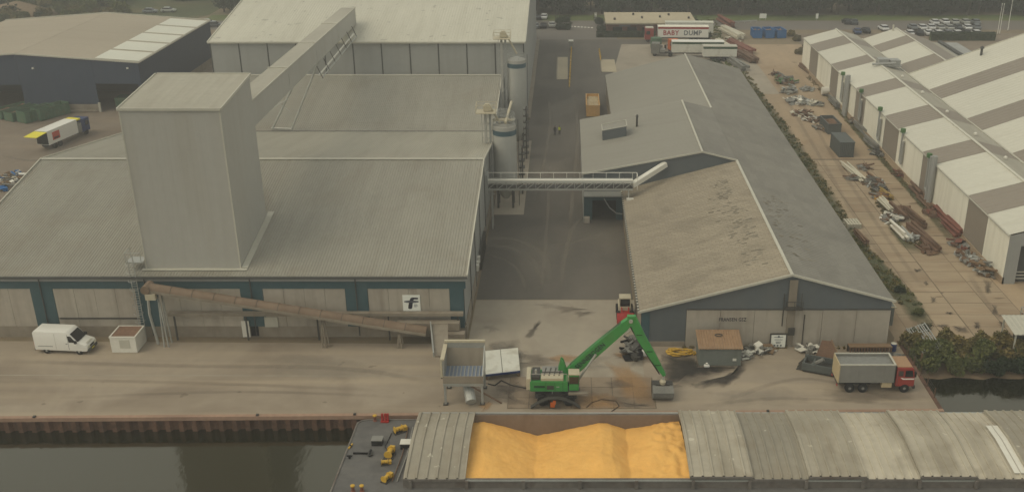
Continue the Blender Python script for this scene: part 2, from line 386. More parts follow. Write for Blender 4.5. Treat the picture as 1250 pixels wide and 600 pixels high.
# sheets on the ground
def flat(name, pts, mat, z):
    m = MB(); n = len(pts); m.add([(p[0], p[1], z) for p in pts], [tuple(range(n))]); return struct(name, m, mat)
flat('quay_apron', [(-119, qy(-119) + .46), (QX - .42, qy(QX) + .46), (QX - .42, 100.9), (-119, 103.0)], 'apron', .004)
flat('loading_pad', [(-11.1, 94.3), (8.2, 94.3), (8.2, 112.8), (-11.1, 112.8)], 'pad', .010)
flat('alley_asphalt', [(-11.1, 112.9), (8.1, 112.9), (8.1, 205), (16, 232), (24, 268), (-9, 268), (-9, 186), (-11.1, 185)], 'asphalt', .008)
flat('side_yard', [(36.5, 101.4), (90, 101.4), (90, 262), (39, 262), (37.2, 225), (37.2, 103)], 'yard', .006)
flat('left_yard', [(-190, 103), (-69.9, 103), (-69.9, 158), (-66, 186), (-66, 268), (-190, 268)], 'left_yard', .005)
flat('truck_park', [(8.5, 212), (45, 212), (45, 262), (14, 262)], 'pad', .011)
flat('far_road', [(-112, 281), (260, 281), (260, 294), (-112, 294)], 'road', .007)
flat('access_road', [(-9, 268.2), (13, 268.2), (15, 280.8), (-9, 280.8)], 'road', .009)
flat('car_park', [(60, 245), (150, 245), (150, 276), (60, 276)], 'left_yard', .012)
flat('grass_verge', [(-104, 294.3), (260, 294.3), (260, 303), (-104, 303)], 'grass', .010)
flat('drain_line', [(-70, 94.6), (-13.5, 94.35), (-13.5, 94.55), (-70, 94.8)], 'pad', .012)
# painted bars of the crossing at the gate
zb = thing('crossing_marking', 'row of white painted bars across the gateway road', 'road marking', (4, 283, 0))
z0 = None
for i in range(7):
    p = G(698 + i * 4.1, 32.5 + i * .25)
    if z0 is None: z0 = MB().box(-.28, .28, -.6, .6, .016, .020).build('bar', 'white_clean', zb, local=True); o = z0
    else: o = inst('bar', z0, zb, (0, 0, 0))
    o.location = (p.x - 4, p.y - 283, 0)
# concrete slabs one can pick out: by the crane and along the side yard
def slab_mesh(w, d, h=.03):
    m = MB(); m.prism([(-w / 2, -d / 2, 0), (w / 2, -d / 2, 0), (w / 2, d / 2, 0), (-w / 2, d / 2, 0)], (0, 0, h)); return m
cs = struct('crane_hardstand', MB().quad((-6, 88.0, .012), (9, 88.0, .012), (9, 94.2, .012), (-6, 94.2, .012)), 'joint_dirt')
s0 = None
for i in range(7):
    for j in range(3):
        if s0 is None: s0 = slab_mesh(2.03, 1.95).build('slab', 'crane_slab', cs); o = s0
        else: o = inst('slab', s0, cs, (0, 0, 0))
        o.location = (-4.9 + i * 2.13, 89.05 + j * 2.06, .002 + rnd.uniform(-.006, .006)); o.rotation_euler = (rnd.uniform(-.003, .003), rnd.uniform(-.003, .003), 0)
ys = struct('yard_paving', MB().quad((39.2, 102.5, .010), (54.2, 102.5, .010), (54.2, 168, .010), (39.2, 168, .010)), 'joint_dirt')
s1 = None
for j in range(21):
    for i, (xc, w) in enumerate(((41.0, 3.52), (44.6, 3.5), (48.6, 4.2), (52.45, 3.3))):
        if s1 is None: s1 = slab_mesh(1, 2.99).build('slab', 'slab', ys); o = s1
        else: o = inst('slab', s1, ys, (0, 0, 0))
        o.location = (xc, 104.2 + j * 3.08, rnd.uniform(-.012, .004)); o.scale = (w, 1, 1); o.rotation_euler = (rnd.uniform(-.003, .003), rnd.uniform(-.003, .003), rnd.uniform(-.004, .004))
# stains with a shape of their own; truck and crane shadows painted as patches
def stain(pix, mat, z=.045, feather=.9, world=False):
    c = [Vector(p) if world else G(*p) for p in pix]
    out = []
    for i in range(len(c)):                             # ragged outline
        a, b = c[i], c[(i + 1) % len(c)]
        for k in range(5):
            p = a.lerp(b, k / 5); out.append(p + Vector((rnd.gauss(0, .18), rnd.gauss(0, .18), 0)))
    ctr = sum(out, Vector()) / len(out); m = MB(); n = len(out)
    vs = [(ctr.x, ctr.y, z)] + [tuple(ctr.lerp(p, .5).xy) + (z,) for p in out] + [tuple(p.xy) + (z,) for p in out]
    fs = [(0, 1 + i, 1 + (i + 1) % n) for i in range(n)] + [(1 + i, 1 + n + i, 1 + n + (i + 1) % n, 1 + (i + 1) % n) for i in range(n)]
    m.add(vs, fs); o = m.build('ground_stain_shade', mat); o['kind'] = 'structure'
    a = o.data.attributes.new('tone', 'FLOAT', 'POINT')
    for i in range(len(vs)): a.data[i].value = 1.0 if i == 0 else (.75 if i <= n else 0.0)
    return o
stain([(842, 474), (900, 452), (908, 438), (915, 450), (902, 462), (884, 474)], 'wet', .05)
stain([(806, 432), (850, 436), (852, 448), (905, 446), (900, 452), (840, 462), (812, 470), (806, 450)], 'wet', .051)
stain([(806, 430), (850, 430), (900, 450), (850, 474), (800, 478)], 'oil', .046)
stain([(586, 428), (600, 416), (635, 414), (640, 430), (634, 455), (598, 460)], 'oil', .047)
stain([(594, 460), (632, 456), (640, 470), (628, 492), (600, 490)], 'damp_shade', .048)
stain([(640, 412), (652, 398), (661, 388), (663, 391), (654, 404), (646, 416)], 'oil', .049, .3)
stain([(735, 440), (765, 440), (800, 470), (800, 498), (760, 490)], 'corn_dust', .052)
stain([(690, 482), (740, 478), (770, 490), (760, 500), (690, 500)], 'corn_dust', .053)
stain([(640, 470), (720, 470), (730, 500), (640, 502)], 'damp_shade', .054)  # crane's shadow and stains round its base, painted into the ground
stain([(760, 420), (800, 425), (805, 442), (770, 450)], 'oil', .055)
stain([(590, 290), (640, 275), (690, 300), (680, 345), (640, 350), (620, 310)], 'pale_dust', .020)
stain([(700, 285), (760, 265), (768, 300), (740, 320)], 'pale_dust', .021)
stain([(650, 130), (720, 110), (720, 135), (655, 155)], 'pale_dust', .022)
stain([(640, 200), (700, 190), (700, 225), (640, 230)], 'pale_dust', .023)
stain([(340, 430), (420, 436), (500, 452), (420, 470), (300, 455)], 'pale_dust', .024)
stain([(860, 480), (960, 470), (1000, 492), (870, 498)], 'pale_dust', .026)
stain([(1000, 476), (1120, 474), (1135, 490), (1010, 492)], 'damp_shade', .027)  # shadow before the truck, painted as a dark patch on the ground
for px, py, w, h in ((1172, 402, 22, 8), (1192, 397, 9, 10), (1150, 398, 14, 5), (1215, 378, 8, 14), (1223, 396, 9, 8), (1140, 366, 6, 8), (1158, 382, 10, 4), (1130, 345, 6, 8), (1205, 350, 8, 20), (1165, 275, 6, 22), (1120, 330, 10, 4)):
    stain([(px - w / 2, py - h / 2), (px + w / 2, py - h / 3), (px + w / 2, py + h / 2), (px - w / 3, py + h / 2)], 'oil', .07)

zs_ = .0561
for k in range(24):                                     # scattered small spills round the crane and hopper
    px, py = (rnd.uniform(560, 850), rnd.uniform(432, 498)) if k < 17 else (rnd.uniform(600, 760), rnd.uniform(372, 432)); w_, h_ = rnd.uniform(24, 70), rnd.uniform(7, 18); zs_ += .0002
    stain([(px - w_ / 2, py - h_ * rnd.uniform(.1, .5)), (px + w_ * rnd.uniform(-.2, .3), py - h_ / 2), (px + w_ / 2, py + h_ * rnd.uniform(-.3, .5)), (px - w_ * rnd.uniform(0, .4), py + h_ / 2)], rnd.choice(('damp_shade', 'damp_shade', 'damp_shade', 'corn_dust', 'pale_dust')) if k < 17 else rnd.choice(('damp_shade', 'pale_dust')), zs_)
# tyre tracks: curved dusty ribbons
def track(pix, w, mat='pale_dust', z=.026):
    c = [G(*p) for p in pix]; pts = []
    for i in range(len(c) - 1):
        p0, p1, p2, p3 = c[max(i - 1, 0)], c[i], c[i + 1], c[min(i + 2, len(c) - 1)]
        for k in range(10):
            u = k / 10; pts.append(.5 * ((2 * p1) + (p2 - p0) * u + (2 * p0 - 5 * p1 + 4 * p2 - p3) * u * u + (3 * p1 - p0 - 3 * p2 + p3) * u ** 3))
    m = MB(); vs = []; n = len(pts); tone = []
    for i, p in enumerate(pts):
        d = (pts[min(i + 1, n - 1)] - pts[max(i - 1, 0)]).normalized(); s_ = Vector((-d.y, d.x, 0)); e = min(1, i / 6, (n - 1 - i) / 6)
        for o_, t_ in ((-1, 0), (-.4, .9), (.4, .9), (1, 0)): q = p + s_ * (o_ * w); vs.append((q.x, q.y, z)); tone.append(t_ * e)
    m.add(vs, [(4 * i + j, 4 * i + j + 1, 4 * i + j + 5, 4 * i + j + 4) for i in range(n - 1) for j in range(3)])
    o = m.build('tyre_track', mat); o['kind'] = 'structure'; a = o.data.attributes.new('tone', 'FLOAT', 'POINT'); a.data.foreach_set('value', tone); return o
zt_ = .0265
for pix, w, mt in (([(588, 300), (625, 303), (652, 320), (660, 350)], .5, 'track_pale'), ([(588, 290), (630, 293), (664, 312), (672, 352)], .5, 'track_pale'), ([(590, 310), (618, 318), (636, 335), (642, 362)], .35, 'track_pale'),
    ([(660, 360), (664, 320), (668, 270), (672, 200)], .35, 'track_pale'), ([(684, 360), (690, 310), (706, 270), (740, 262)], .4, 'track_pale'), ([(672, 300), (700, 296), (735, 285)], .4, 'track_pale'), ([(668, 110), (672, 150), (662, 210), (655, 250)], .35, 'track_pale'), ([(700, 110), (705, 160), (700, 230), (690, 330)], .4, 'track_pale'),
    ([(0, 440), (200, 446), (420, 450), (540, 470)], .5, 'track_dark'), ([(0, 462), (260, 468), (500, 478)], .4, 'track_dark'), ([(60, 486), (300, 478), (520, 486)], .35, 'track_dark'), ([(880, 490), (980, 462), (1090, 486)], .4, 'track_dark'), ([(850, 496), (960, 486), (1120, 496)], .35, 'track_dark'),
    ([(960, 90), (1010, 180), (1075, 280), (1140, 370)], .45, 'track_dark'), ([(945, 95), (1000, 190), (1060, 290), (1120, 360)], .45, 'track_dark'), ([(1180, 330), (1205, 370), (1240, 410)], .5, 'track_dark'), ([(20, 160), (60, 150), (130, 150)], .5, 'track_dark'), ([(0, 190), (50, 195), (90, 170)], .5, 'track_pale')):
    zt_ += .0007; track(pix, w, mt, zt_ if pix[0][0] < 900 or pix[0][1] > 440 else .05 + (zt_ - .0265))
# ================================================================== BUILDINGS
# ---- front hall
HX0, HX1, HY0, HYR, HY1, HZE, HZR = -69.8, -11.3, 103.2, 130.2, 158.2, 7.8, 12.3
fh = thing('front_hall', 'long low hall with ribbed grey roof and blue framed concrete quay front', 'warehouse', ((HX0 + HX1) / 2, 130, 0))
def zroof(y): return HZE + (y - HY0) / (HYR - HY0) * (HZR - HZE)
rf = MB().corr((HX0 - .3, HY0 - .35, HZE - .06), (HX1 + .25, HY0 - .35, HZE - .06), (HX1 + .25, HYR, HZR), (HX0 - .3, HYR, HZR), .33, .05).build('roof', 'hall_roof', fh)
MB().corr((HX1 + .25, HY1, HZE), (HX0 - .3, HY1, HZE), (HX0 - .3, HYR, HZR), (HX1 + .25, HYR, HZR), .33, .05).build('rear_roof', 'hall_roof_pale', fh)
m = MB().bar((HX0 - .3, HYR, HZR + .1), (HX1 + .3, HYR, HZR + .1), .5, .1); m.build('ridge_cap', 'trim', rf)
m = MB().bar((HX1 + .27, HY0 - .4, HZE + .02), (HX1 + .27, HYR, HZR + .08), .14, .3); m.bar((HX1 + .27, HYR, HZR + .08), (HX1 + .27, HY1, HZE + .08), .14, .3); m.build('verge_trim', 'trim', rf)
m = MB().bar((HX0 - .32, HY0 - .4, HZE + .02), (HX0 - .32, HYR, HZR + .08), .14, .3); m.bar((HX0 - .32, HYR, HZR + .08), (HX0 - .32, HY1, HZE + .08), .14, .3); m.build('verge_trim', 'trim', rf)
MB().box(HX0 - .35, HX1 + .3, HY0 - .62, HY0 - .40, HZE - .28, HZE - .08).build('gutter', 'trim_dark', fh)
MB().box(HX0, HX1, HY0, HY0 + .3, 6.95, HZE - .3).build('eaves_band', 'clad_grey', fh)
MB().box(HX0, HX1, HY0 - .06, HY0 + .3, 6.1, 6.94).build('blue_band', 'blue_paint', fh)
cols = [-58.6, -46.9, -35.2, -23.5]
for xc in cols:
    c = MB().box(xc - 1.25, xc + 1.25, HY0 - .05, HY0 + .28, 1.4, 6.098).build('blue_column', 'blue_paint', fh)
    MB().tube((xc, HY0 - .16, .3), (xc, HY0 - .16, 7.5), .07).build('downpipe', 'trim_dark', c)
MB().box(-13.1, HX1 - .25, HY0 - .05, HY0 + .28, 1.2, 6.098).build('blue_column', 'blue_paint', fh)
MB().box(HX0, HX1 - .02, HY0 + .02, HY0 + .32, 0, 1.395).build('base_wall', 'conc_wall', fh)
bays = [HX0] + cols + [-12.1]
for a, b_ in zip(bays[:-1], bays[1:]):
    x0 = a + (1.26 if a != HX0 else 0); x1 = b_ - (1.26 if b_ != -12.1 else 1.02); n = max(1, round((x1 - x0) / 2.3)); w = (x1 - x0) / n
    for i in range(n): MB().box(x0 + i * w + .015, x0 + (i + 1) * w - .015, HY0 + rnd.uniform(-.012, .012), HY0 + .25, 1.40, 6.095).build('wall_panel', 'conc_panel', fh)
MB().box(-57.2, -48.2, HY0 - .12, HY0 - .04, 2.35, 2.5).build('wall_rail', 'steel_dark', fh)
m = MB().add([(HX1 - .2, HY0 + .33, 0), (HX1 - .2, HY1, 0), (HX1 - .2, HY1, HZE - .1), (HX1 - .2, HYR, HZR - .1), (HX1 - .2, HY0 + .33, HZE - .15)], [(0, 1, 2, 3, 4)])
m.build('side_wall', 'clad_grey', fh)
MB().box(HX1 - .18, HX1 - .05, HY0 + .33, HY1, .0, 1.6).build('side_plinth', 'conc_wall', fh)
m = MB().add([(HX0, HY0, 0), (HX0, HY1, 0), (HX0, HY1, HZE - .1), (HX0, HYR, HZR - .1), (HX0, HY0, HZE - .15)], [(4, 3, 2, 1, 0)]); m.build('side_wall', 'clad_grey', fh)
# side wall details along the alley
for y in (110, 116.5, 124, 133, 146): MB().tube((HX1 - .05, y, .1), (HX1 - .05, y, zroof(min(y, 2 * HYR - y)) - .4), .06).build('downpipe', 'trim_dark', fh)
for y in (117.5, 118.6, 120.2): MB().box(HX1 - .18, HX1 + .15, y, y + .55, 1.7, 2.5).build('meter_box', 'white_paint', fh)
m = MB()
for k in range(14): m.box(HX1 - .05, HX1 + .25, 121.5 + k * .55, 121.72 + k * .55, .1, 2.6)
m.build('vent_fins', 'steel_dark', fh)
# door in the quay front
d0 = P(306, 398, HY0)
MB().box(d0.x - .02, d0.x + .85, HY0 - .03, HY0 + .012, .15, 2.1).build('door_opening', 'dark_void', fh)
MB().box(d0.x - .95, d0.x - .08, HY0 - .22, HY0 - .14, .12, 2.15).build('door', 'white_paint', fh)
MB().box(d0.x + 1.7, d0.x + 3.2, HY0 - .22, HY0 + .0, 1.4, 2.6).build('switch_box', 'trim', fh)
# square name board with the curved letter
sb = thing('name_board', 'square white sign with dark stylised letter f on the quay front', 'sign', (P(502, 362, HY0).x, HY0 - .03, 4.35))
sx, sy, sz = sb['_o']
MB().box(sx - .98, sx + .98, HY0 - .1, HY0 - .025, sz - .98, sz + .98).build('board', 'sign_white', sb)
def chain(pts, w, y, mat, name, par):
    m = MB()
    for a, b_ in zip(pts[:-1], pts[1:]): m.bar((a[0], y, a[1]), (b_[0], y, b_[1]), .012, w, up=(0, 0, 1)) if abs(a[0] - b_[0]) > abs(a[1] - b_[1]) else m.bar((a[0], y, a[1]), (b_[0], y, b_[1]), w, .012, up=(0, 1, 0))
    return m.build(name, mat, par)
def poly_y(pts, y, mat, name, par, t=.012):
    return MB().prism([(sx + a, y, sz + c) for a, c in pts], (0, -t, 0)).build(name, mat, par)
poly_y([(-.42, -.62), (-.30, -.72), (-.08, -.72), (.04, -.6), (.14, -.05), (.22, .38), (.34, .46), (.72, .46), (.78, .56), (.72, .68), (.1, .7), (-.08, .6), (-.2, .3), (-.36, -.3)], HY0 - .105, 'ink', 'letter_stroke', sb)
m = MB(); m.prism([(sx + .84 * math.cos(a) * (1 if 1 else 1), HY0 - .119, sz + .19 + .15 * math.sin(a)) for a in [i * math.pi / 10 for i in range(20)]], (0, -.01, 0)); m.build('name_bar', 'ink', sb)
poly_y([(-.7, .12), (.7, .12), (.7, .26), (-.7, .26)], HY0 - .131, 'ink_soft', 'name_strip', sb)
for k, (a, b_) in enumerate(((-.2, .62), (-.32, .7), (-.44, .55))): poly_y([(.26, a - .02), (b_, a - .02), (b_, a + .03), (.26, a + .03)], HY0 - .105, 'ink_soft', 'text_line', sb)

# ---- tower
TX0, TX1, TY0, TY1, TZ = -47.0, -36.4, 104.35, 115.6, 26.3
tw = thing('grain_tower', 'tall plain grey clad tower standing through the front hall roof', 'tower', ((TX0 + TX1) / 2, 110, 8))
def wall_y(mb, x0, x1, y, z0, z1, z1b=None): pass
zt0, zt1 = TZ, TZ + 1.0
m = MB().corr((TX0, TY0, 7.6), (TX1, TY0, 7.6), (TX1, TY0, zt0), (TX0, TY0, zt0), 1.06, .010); m.build('front_wall', 'clad_pale', tw)
m = MB(); n = 21
m.corr((TX1, TY0 + .02, 7.6), (TX1, TY1, 7.6), (TX1, TY1, zt1 - .04), (TX1, TY0 + .02, zt0 - .04), 1.06, .010); m.build('side_wall', 'clad_pale', tw)
MB().quad((TX0, TY1, 7.6), (TX0, TY0, 7.6), (TX0, TY0, zt0), (TX0, TY1, zt1)).build('side_wall', 'clad_pale', tw)
MB().quad((TX1, TY1, 7.6), (TX0, TY1, 7.6), (TX0, TY1, zt1), (TX1, TY1, zt1)).build('rear_wall', 'clad_pale', tw)
tr = MB().corr((TX0 - .1, TY0 - .1, zt0 + .03), (TX1 + .1, TY0 - .1, zt0 + .03), (TX1 + .1, TY1 + .1, zt1 + .03), (TX0 - .1, TY1 + .1, zt1 + .03), .9, .012).build('roof', 'hall_roof_pale', tw)
m = MB().bar((TX0 - .14, TY0 - .14, zt0), (TX1 + .14, TY0 - .14, zt0), .12, .28); m.bar((TX1 + .14, TY0 - .06, zt0), (TX1 + .14, TY1 + .14, zt1), .12, .28)
m.bar((TX0 - .14, TY0 - .06, zt0), (TX0 - .14, TY1 + .14, zt1), .12, .28); m.bar((TX0, TY1 + .16, zt1), (TX1, TY1 + .16, zt1), .12, .28); m.build('edge_trim', 'trim', tr)
MB().box(TX0 - .03, TX0 + .12, TY0 - .045, TY0 - .03, 8, 26.1).build('corner_trim', 'trim', tw); m = MB(); m.box(TX1 - .12, TX1 + .045, TY0 - .045, TY0 - .03, 8, 26.1); m.build('corner_trim', 'trim', tw)
m = MB().slab((TX1 + .05, TY0, zroof(TY0) + .16), (TX1 + .75, TY0, zroof(TY0) + .16), (TX1 + .75, TY1 + .9, zroof(TY1 + .9) + .16), (TX1 + .05, TY1 + .9, zroof(TY1 + .9) + .16), .05)
m.box(TX0 - .3, TX1 + .75, TY0 - .5, TY0 - .05, zroof(TY0) + .02, zroof(TY0) + .1); m.build('flashing', 'trim', tw)
# ---- caged ladder left of the tower
ld = thing('caged_ladder', 'caged steel ladder up the quay front beside the tower', 'ladder', (-47.9, 102.8, 0))
for sx_ in (-.3, .3): MB().tube((-47.9 + sx_, 102.75, 0), (-47.9 + sx_, 102.75, 10.2), .05, 6).build('rail', 'steel_galv', ld)
m = MB()
for k in range(33): m.tube((-48.2, 102.75, .3 + k * .3), (-47.6, 102.75, .3 + k * .3), .025, 5)
m.build('rungs', 'steel_galv', ld)
for k in range(8):
    m = MB(); z = 2.4 + k; pts = [(-47.9 + .5 * math.cos(a), 102.72 - .75 * math.sin(a), z) for a in [i * math.pi / 8 for i in range(9)]]; m.path(pts, .03, 5); m.build('hoop', 'steel_galv', ld)
m = MB().box(-48.8, -47.0, 103.6, 105.2, 9.0, 9.1)
for x, y in ((-48.8, 103.6), (-47.1, 103.6), (-48.8, 105.1)): m.bar((x, y, 9), (x, y, 10.2), .06, .06)
m.bar((-48.8, 103.6, 10.2), (-47.1, 103.6, 10.2), .06, .06); m.bar((-48.8, 103.6, 10.2), (-48.8, 105.1, 10.2), .06, .06); m.build('landing', 'steel_galv', ld)

# ---- second hall behind
rh = thing('rear_hall', 'ribbed grey roofed hall between front hall and tall pale hall', 'warehouse', (-40, 170, 0))
RYR, RZR = 181.0, 11.4
rr = MB().corr((HX0 + 2, HY1 + .1, HZE - .05), (-11.7, HY1 + .1, HZE - .05), (-11.7, RYR, RZR), (HX0 + 2, RYR, RZR), .33, .05).build('roof', 'hall_roof', rh)
MB().quad((-11.7, 185.8, 10.4), (HX0 + 2, 185.8, 10.4), (HX0 + 2, RYR, RZR), (-11.7, RYR, RZR)).build('rear_roof', 'hall_roof_pale', rh)
MB().bar((HX0 + 2, RYR, RZR + .1), (-11.6, RYR, RZR + .1), .55, .16).build('ridge_cap', 'trim', rr)
MB().bar((-11.65, HY1, HZE), (-11.65, RYR, RZR + .05), .14, .3).build('verge_trim', 'trim', rr)
MB().bar((HX0 + 2, HY1 + .05, HZE + .04), (-11.5, HY1 + .05, HZE + .04), .3, .06).build('valley_gutter', 'trim_dark', rr)
MB().add([(-11.85, HY1, 0), (-11.85, 185.8, 0), (-11.85, 185.8, 10.3), (-11.85, RYR, RZR - .1), (-11.85, HY1, HZE - .1)], [(0, 1, 2, 3, 4)]).build('side_wall', 'clad_grey', rh)
MB().add([(HX0 + 2.1, HY1, 0), (HX0 + 2.1, 185.8, 0), (HX0 + 2.1, 185.8, 10.3), (HX0 + 2.1, RYR, RZR - .1), (HX0 + 2.1, HY1, HZE - .1)], [(4, 3, 2, 1, 0)]).build('side_wall', 'clad_grey', rh)
# ---- tall pale hall at the back
BX0, BX1, BY0, BY1, BZE, BYR = -65.0, -7.9, 186.0, 266.0, 16.4, 226.0
BZR = BZE + .157 * (BYR - BY0)
bh = thing('tall_hall', 'tall pale hall with broad speckled roof behind the tower', 'warehouse', (-36, 226, 0))
br = MB().corr((BX0 - .3, BY0 - .3, BZE), (BX1 + .3, BY0 - .3, BZE), (BX1 + .3, BYR, BZR), (BX0 - .3, BYR, BZR), .5, .02).build('roof', 'big_roof', bh)
MB().corr((BX1 + .3, BY1 + .3, BZE), (BX0 - .3, BY1 + .3, BZE), (BX0 - .3, BYR, BZR), (BX1 + .3, BYR, BZR), .5, .02).build('rear_roof', 'big_roof', bh)
m = MB().bar((BX0 - .35, BY0 - .35, BZE - .05), (BX1 + .35, BY0 - .35, BZE - .05), .2, .3); m.bar((BX1 + .35, BY0 - .25, BZE), (BX1 + .35, BYR, BZR + .04), .2, .3); m.bar((BX0 - .35, BY0 - .25, BZE), (BX0 - .35, BYR, BZR + .04), .2, .3); m.build('edge_trim', 'trim', br)
n = 11; w = (BX1 - BX0) / n
for i in range(n):
    MB().box(BX0 + i * w + .12, BX0 + (i + 1) * w - .12, BY0, BY0 + .2, 0, BZE - .2).build('wall_panel', 'clad_grey', bh)
for i in range(n + 1):
    MB().box(BX0 + i * w - .10, BX0 + i * w + .10, BY0 - .04, BY0 + .15, 0, BZE - .22).build('column', 'trim_dark', bh)
m = MB().add([(BX1, BY0 + .2, 0), (BX1, BY1, 0), (BX1, BY1, BZE - .1), (BX1, BYR, BZR - .1), (BX1, BY0 + .2, BZE - .1)], [(0, 1, 2, 3, 4)]); m.build('side_wall', 'clad_grey', bh)
m = MB().add([(BX0, BY0 + .2, 0), (BX0, BY1, 0), (BX0, BY1, BZE - .1), (BX0, BYR, BZR - .1), (BX0, BY0 + .2, BZE - .1)], [(4, 3, 2, 1, 0)]); m.build('side_wall', 'clad_grey', bh)
MB().box(BX1 + .0, BX1 + .8, BY0 + 6, BY1, 0, .5).build('kerb_plinth', 'conc_wall', bh)
# ---- enclosed gallery from tower to tall hall
ga = thing('conveyor_gallery', 'enclosed pale gallery bridging from tower to tall hall roof', 'gallery', (-38, 150, 8))
A = Vector((-36.5, 115.7, 24.2)); B = Vector((-40.0, 195.5, 20.9)); wv = Vector((-2.6, -.1, 0)); hv = Vector((0, 0, -3.1))
N5 = 4
for i in range(N5):
    a, b_ = A.lerp(B, i / N5), A.lerp(B, (i + 1) / N5 - .0015)
    m = MB().slab(a, b_, b_ + wv, a + wv, .1) if 0 else MB().add([a + wv, a, b_, b_ + wv, a + wv + Vector((0, 0, .0)) + hv * .04, a + hv * .04, b_ + hv * .04, b_ + wv + hv * .04], [(0, 1, 2, 3), (7, 6, 5, 4), (0, 4, 5, 1), (1, 5, 6, 2), (2, 6, 7, 3), (3, 7, 4, 0)])
    m.build('roof_panel', 'hall_roof_pale', ga)
    s_ = MB(); h0 = hv * .045
    s_.add([a + h0, b_ + h0, b_ + hv, a + hv], [(0, 1, 2, 3)]); s_.add([a + h0 + wv, b_ + h0 + wv, b_ + hv + wv, a + hv + wv], [(3, 2, 1, 0)]); s_.add([a + hv, b_ + hv, b_ + hv + wv, a + hv + wv], [(0, 1, 2, 3)])
    s_.build('side_panel', 'clad_pale', ga)
for i in (1, 2, 3):
    a = A.lerp(B, i / N5); MB().bar(a + Vector((.1, 0, .06)), a + wv + Vector((-.1, 0, .06)), .3, .14).build('joint_strip', 'trim', ga)
MB().bar(A + Vector((.03, 0, .03)), B + Vector((.03, 0, .03)), .1, .16).build('edge_trim', 'trim', ga)
e = B + Vector((0, .02, 0)); MB().quad(e, e + wv, e + wv + hv, e + hv).build('end_panel', 'clad_pale', ga)
# braced legs and service pipes under the gallery
for (px, py) in ((333, 157), (356, 158)):
    f = G(px, py, 8.1); t = A.lerp(B, (f.y - A.y) / (B.y - A.y)) + hv + wv * (.95 if px < 340 else .1)
    MB().tube(f, t, .16, 8).build('leg', 'steel_galv', ga)
f1, f2 = G(333, 157, 8.1), G(356, 158, 8.1)
m = MB().tube(f1 + Vector((-.2, 0, .1)), f2 + Vector((.3, 0, .1)), .12, 6); m.tube(f1 + Vector((0, 0, 3.2)), f2 + Vector((0, 0, 5)), .07, 6); m.tube(f1 + Vector((0, 0, 5.2)), f2 + Vector((0, 0, 3)), .07, 6); m.build('brace', 'steel_galv', ga)
p0 = A.lerp(B, .47) + hv + Vector((.5, 0, -1.4)); p1 = A.lerp(B, .9) + hv + Vector((.6, 0, -.6))
MB().tube(p0, p1, .14, 8).build('service_pipe', 'white_paint', ga)
MB().tube(p0 + Vector((.5, 0, -.35)), p1 + Vector((.5, 0, -.45)), .09, 8).build('service_pipe', 'steel_galv', ga)
for k in range(7):
    q = p0.lerp(p1, k / 6); m = MB().bar(q + Vector((-.2, 0, 1.4)), q + Vector((.6, 0, -.5)), .1, .1); m.build('pipe_hanger', 'steel_dark', ga)

# ---- navy warehouse, top left
nw = thing('navy_warehouse', 'navy clad warehouse with brown roof and five pale rooflights', 'warehouse', (-107, 220, 0))
WX0, WXR, WX1, WY0, WY1, WE, WR = -131.4, -107.6, -83.8, 198.2, 241.5, 9.9, 11.6
wr = MB().corr((WX1 + .2, WY0 - .2, WE), (WX1 + .2, WY1, WE), (WXR, WY1, WR), (WXR, WY0 - .2, WR), .6, .05).build('roof', 'navy_roof', nw)
MB().corr((WX0 - .2, WY1, WE), (WX0 - .2, WY0 - .2, WE), (WXR, WY0 - .2, WR), (WXR, WY1, WR), .6, .05).build('roof', 'navy_roof', nw)
for k in range(5):
    y0 = WY0 + .6 + k * 8.55; y1 = y0 + 7.4; xa = WX1 - 8.6; sl_ = (WR - WE) / (WXR - WX1)
    z = lambda x: WE + (x - WX1) * sl_ + .12
    MB().slab((WX1 - .1, y0, z(WX1)), (WX1 - .1, y1, z(WX1)), (xa, y1, z(xa)), (xa, y0, z(xa)), .06).build('rooflight', 'skylight', wr)
m = MB().bar((WX0 - .2, WY0 - .25, WE + .0), (WXR, WY0 - .25, WR), .16, .3); m.bar((WXR, WY0 - .25, WR), (WX1 + .2, WY0 - .25, WE), .16, .3); m.bar((WX1 + .25, WY0 - .2, WE), (WX1 + .25, WY1, WE), .16, .25)
m.bar((WX0 - .2, WY1 + .1, WE + .1), (WXR, WY1 + .1, WR + .1), .16, .3); m.bar((WXR, WY1 + .1, WR + .1), (WX1 + .2, WY1 + .1, WE + .1), .16, .3); m.build('edge_trim', 'trim', wr)
# front wall round two openings
m = MB(); pr = lambda x: WE + (WR - WE) * (1 - abs(x - WXR) / (WX1 - WXR)) - .15
def wpanel(x0, x1, z0): MB().add([(x0, WY0, z0), (x1, WY0, z0), (x1, WY0, pr(x1)), (x0, WY0, pr(x0)), (x0, WY0 + .25, z0), (x1, WY0 + .25, z0), (x1, WY0 + .25, pr(x1)), (x0, WY0 + .25, pr(x0))], [(0, 1, 2, 3), (7, 6, 5, 4), (0, 4, 5, 1), (1, 5, 6, 2), (3, 2, 6, 7), (0, 3, 7, 4)]).build('front_cladding', 'navy_clad', nw)
wpanel(WX0, -116.5, 1.5); wpanel(-116.48, -107.62, 5.4); wpanel(-107.58, -92.9, 1.5); wpanel(-92.88, -84.5, 5.6); wpanel(-84.48, WX1, 0)
MB().box(-107.5, -93.0, WY0 - .05, WY0 + .24, 0, 1.48).build('plinth', 'conc_wall', nw); MB().box(WX0, -116.6, WY0 - .05, WY0 + .24, 0, 1.48).build('plinth', 'conc_wall', nw)
MB().box(-107.0, -93.2, WY0 - .9, WY0 - .6, .25, .6).build('guard_rail', 'conc_wall', nw)
MB().box(-92.9, -92.5, WY0 - .5, WY0 - .1, 0, 1.9).build('door_post', 'trim', nw)
MB().box(WX0 + .2, WX1 - .3, WY0 + 16, WY0 + 16.2, 0, 8.5).build('inner_wall', 'dark_void', nw)
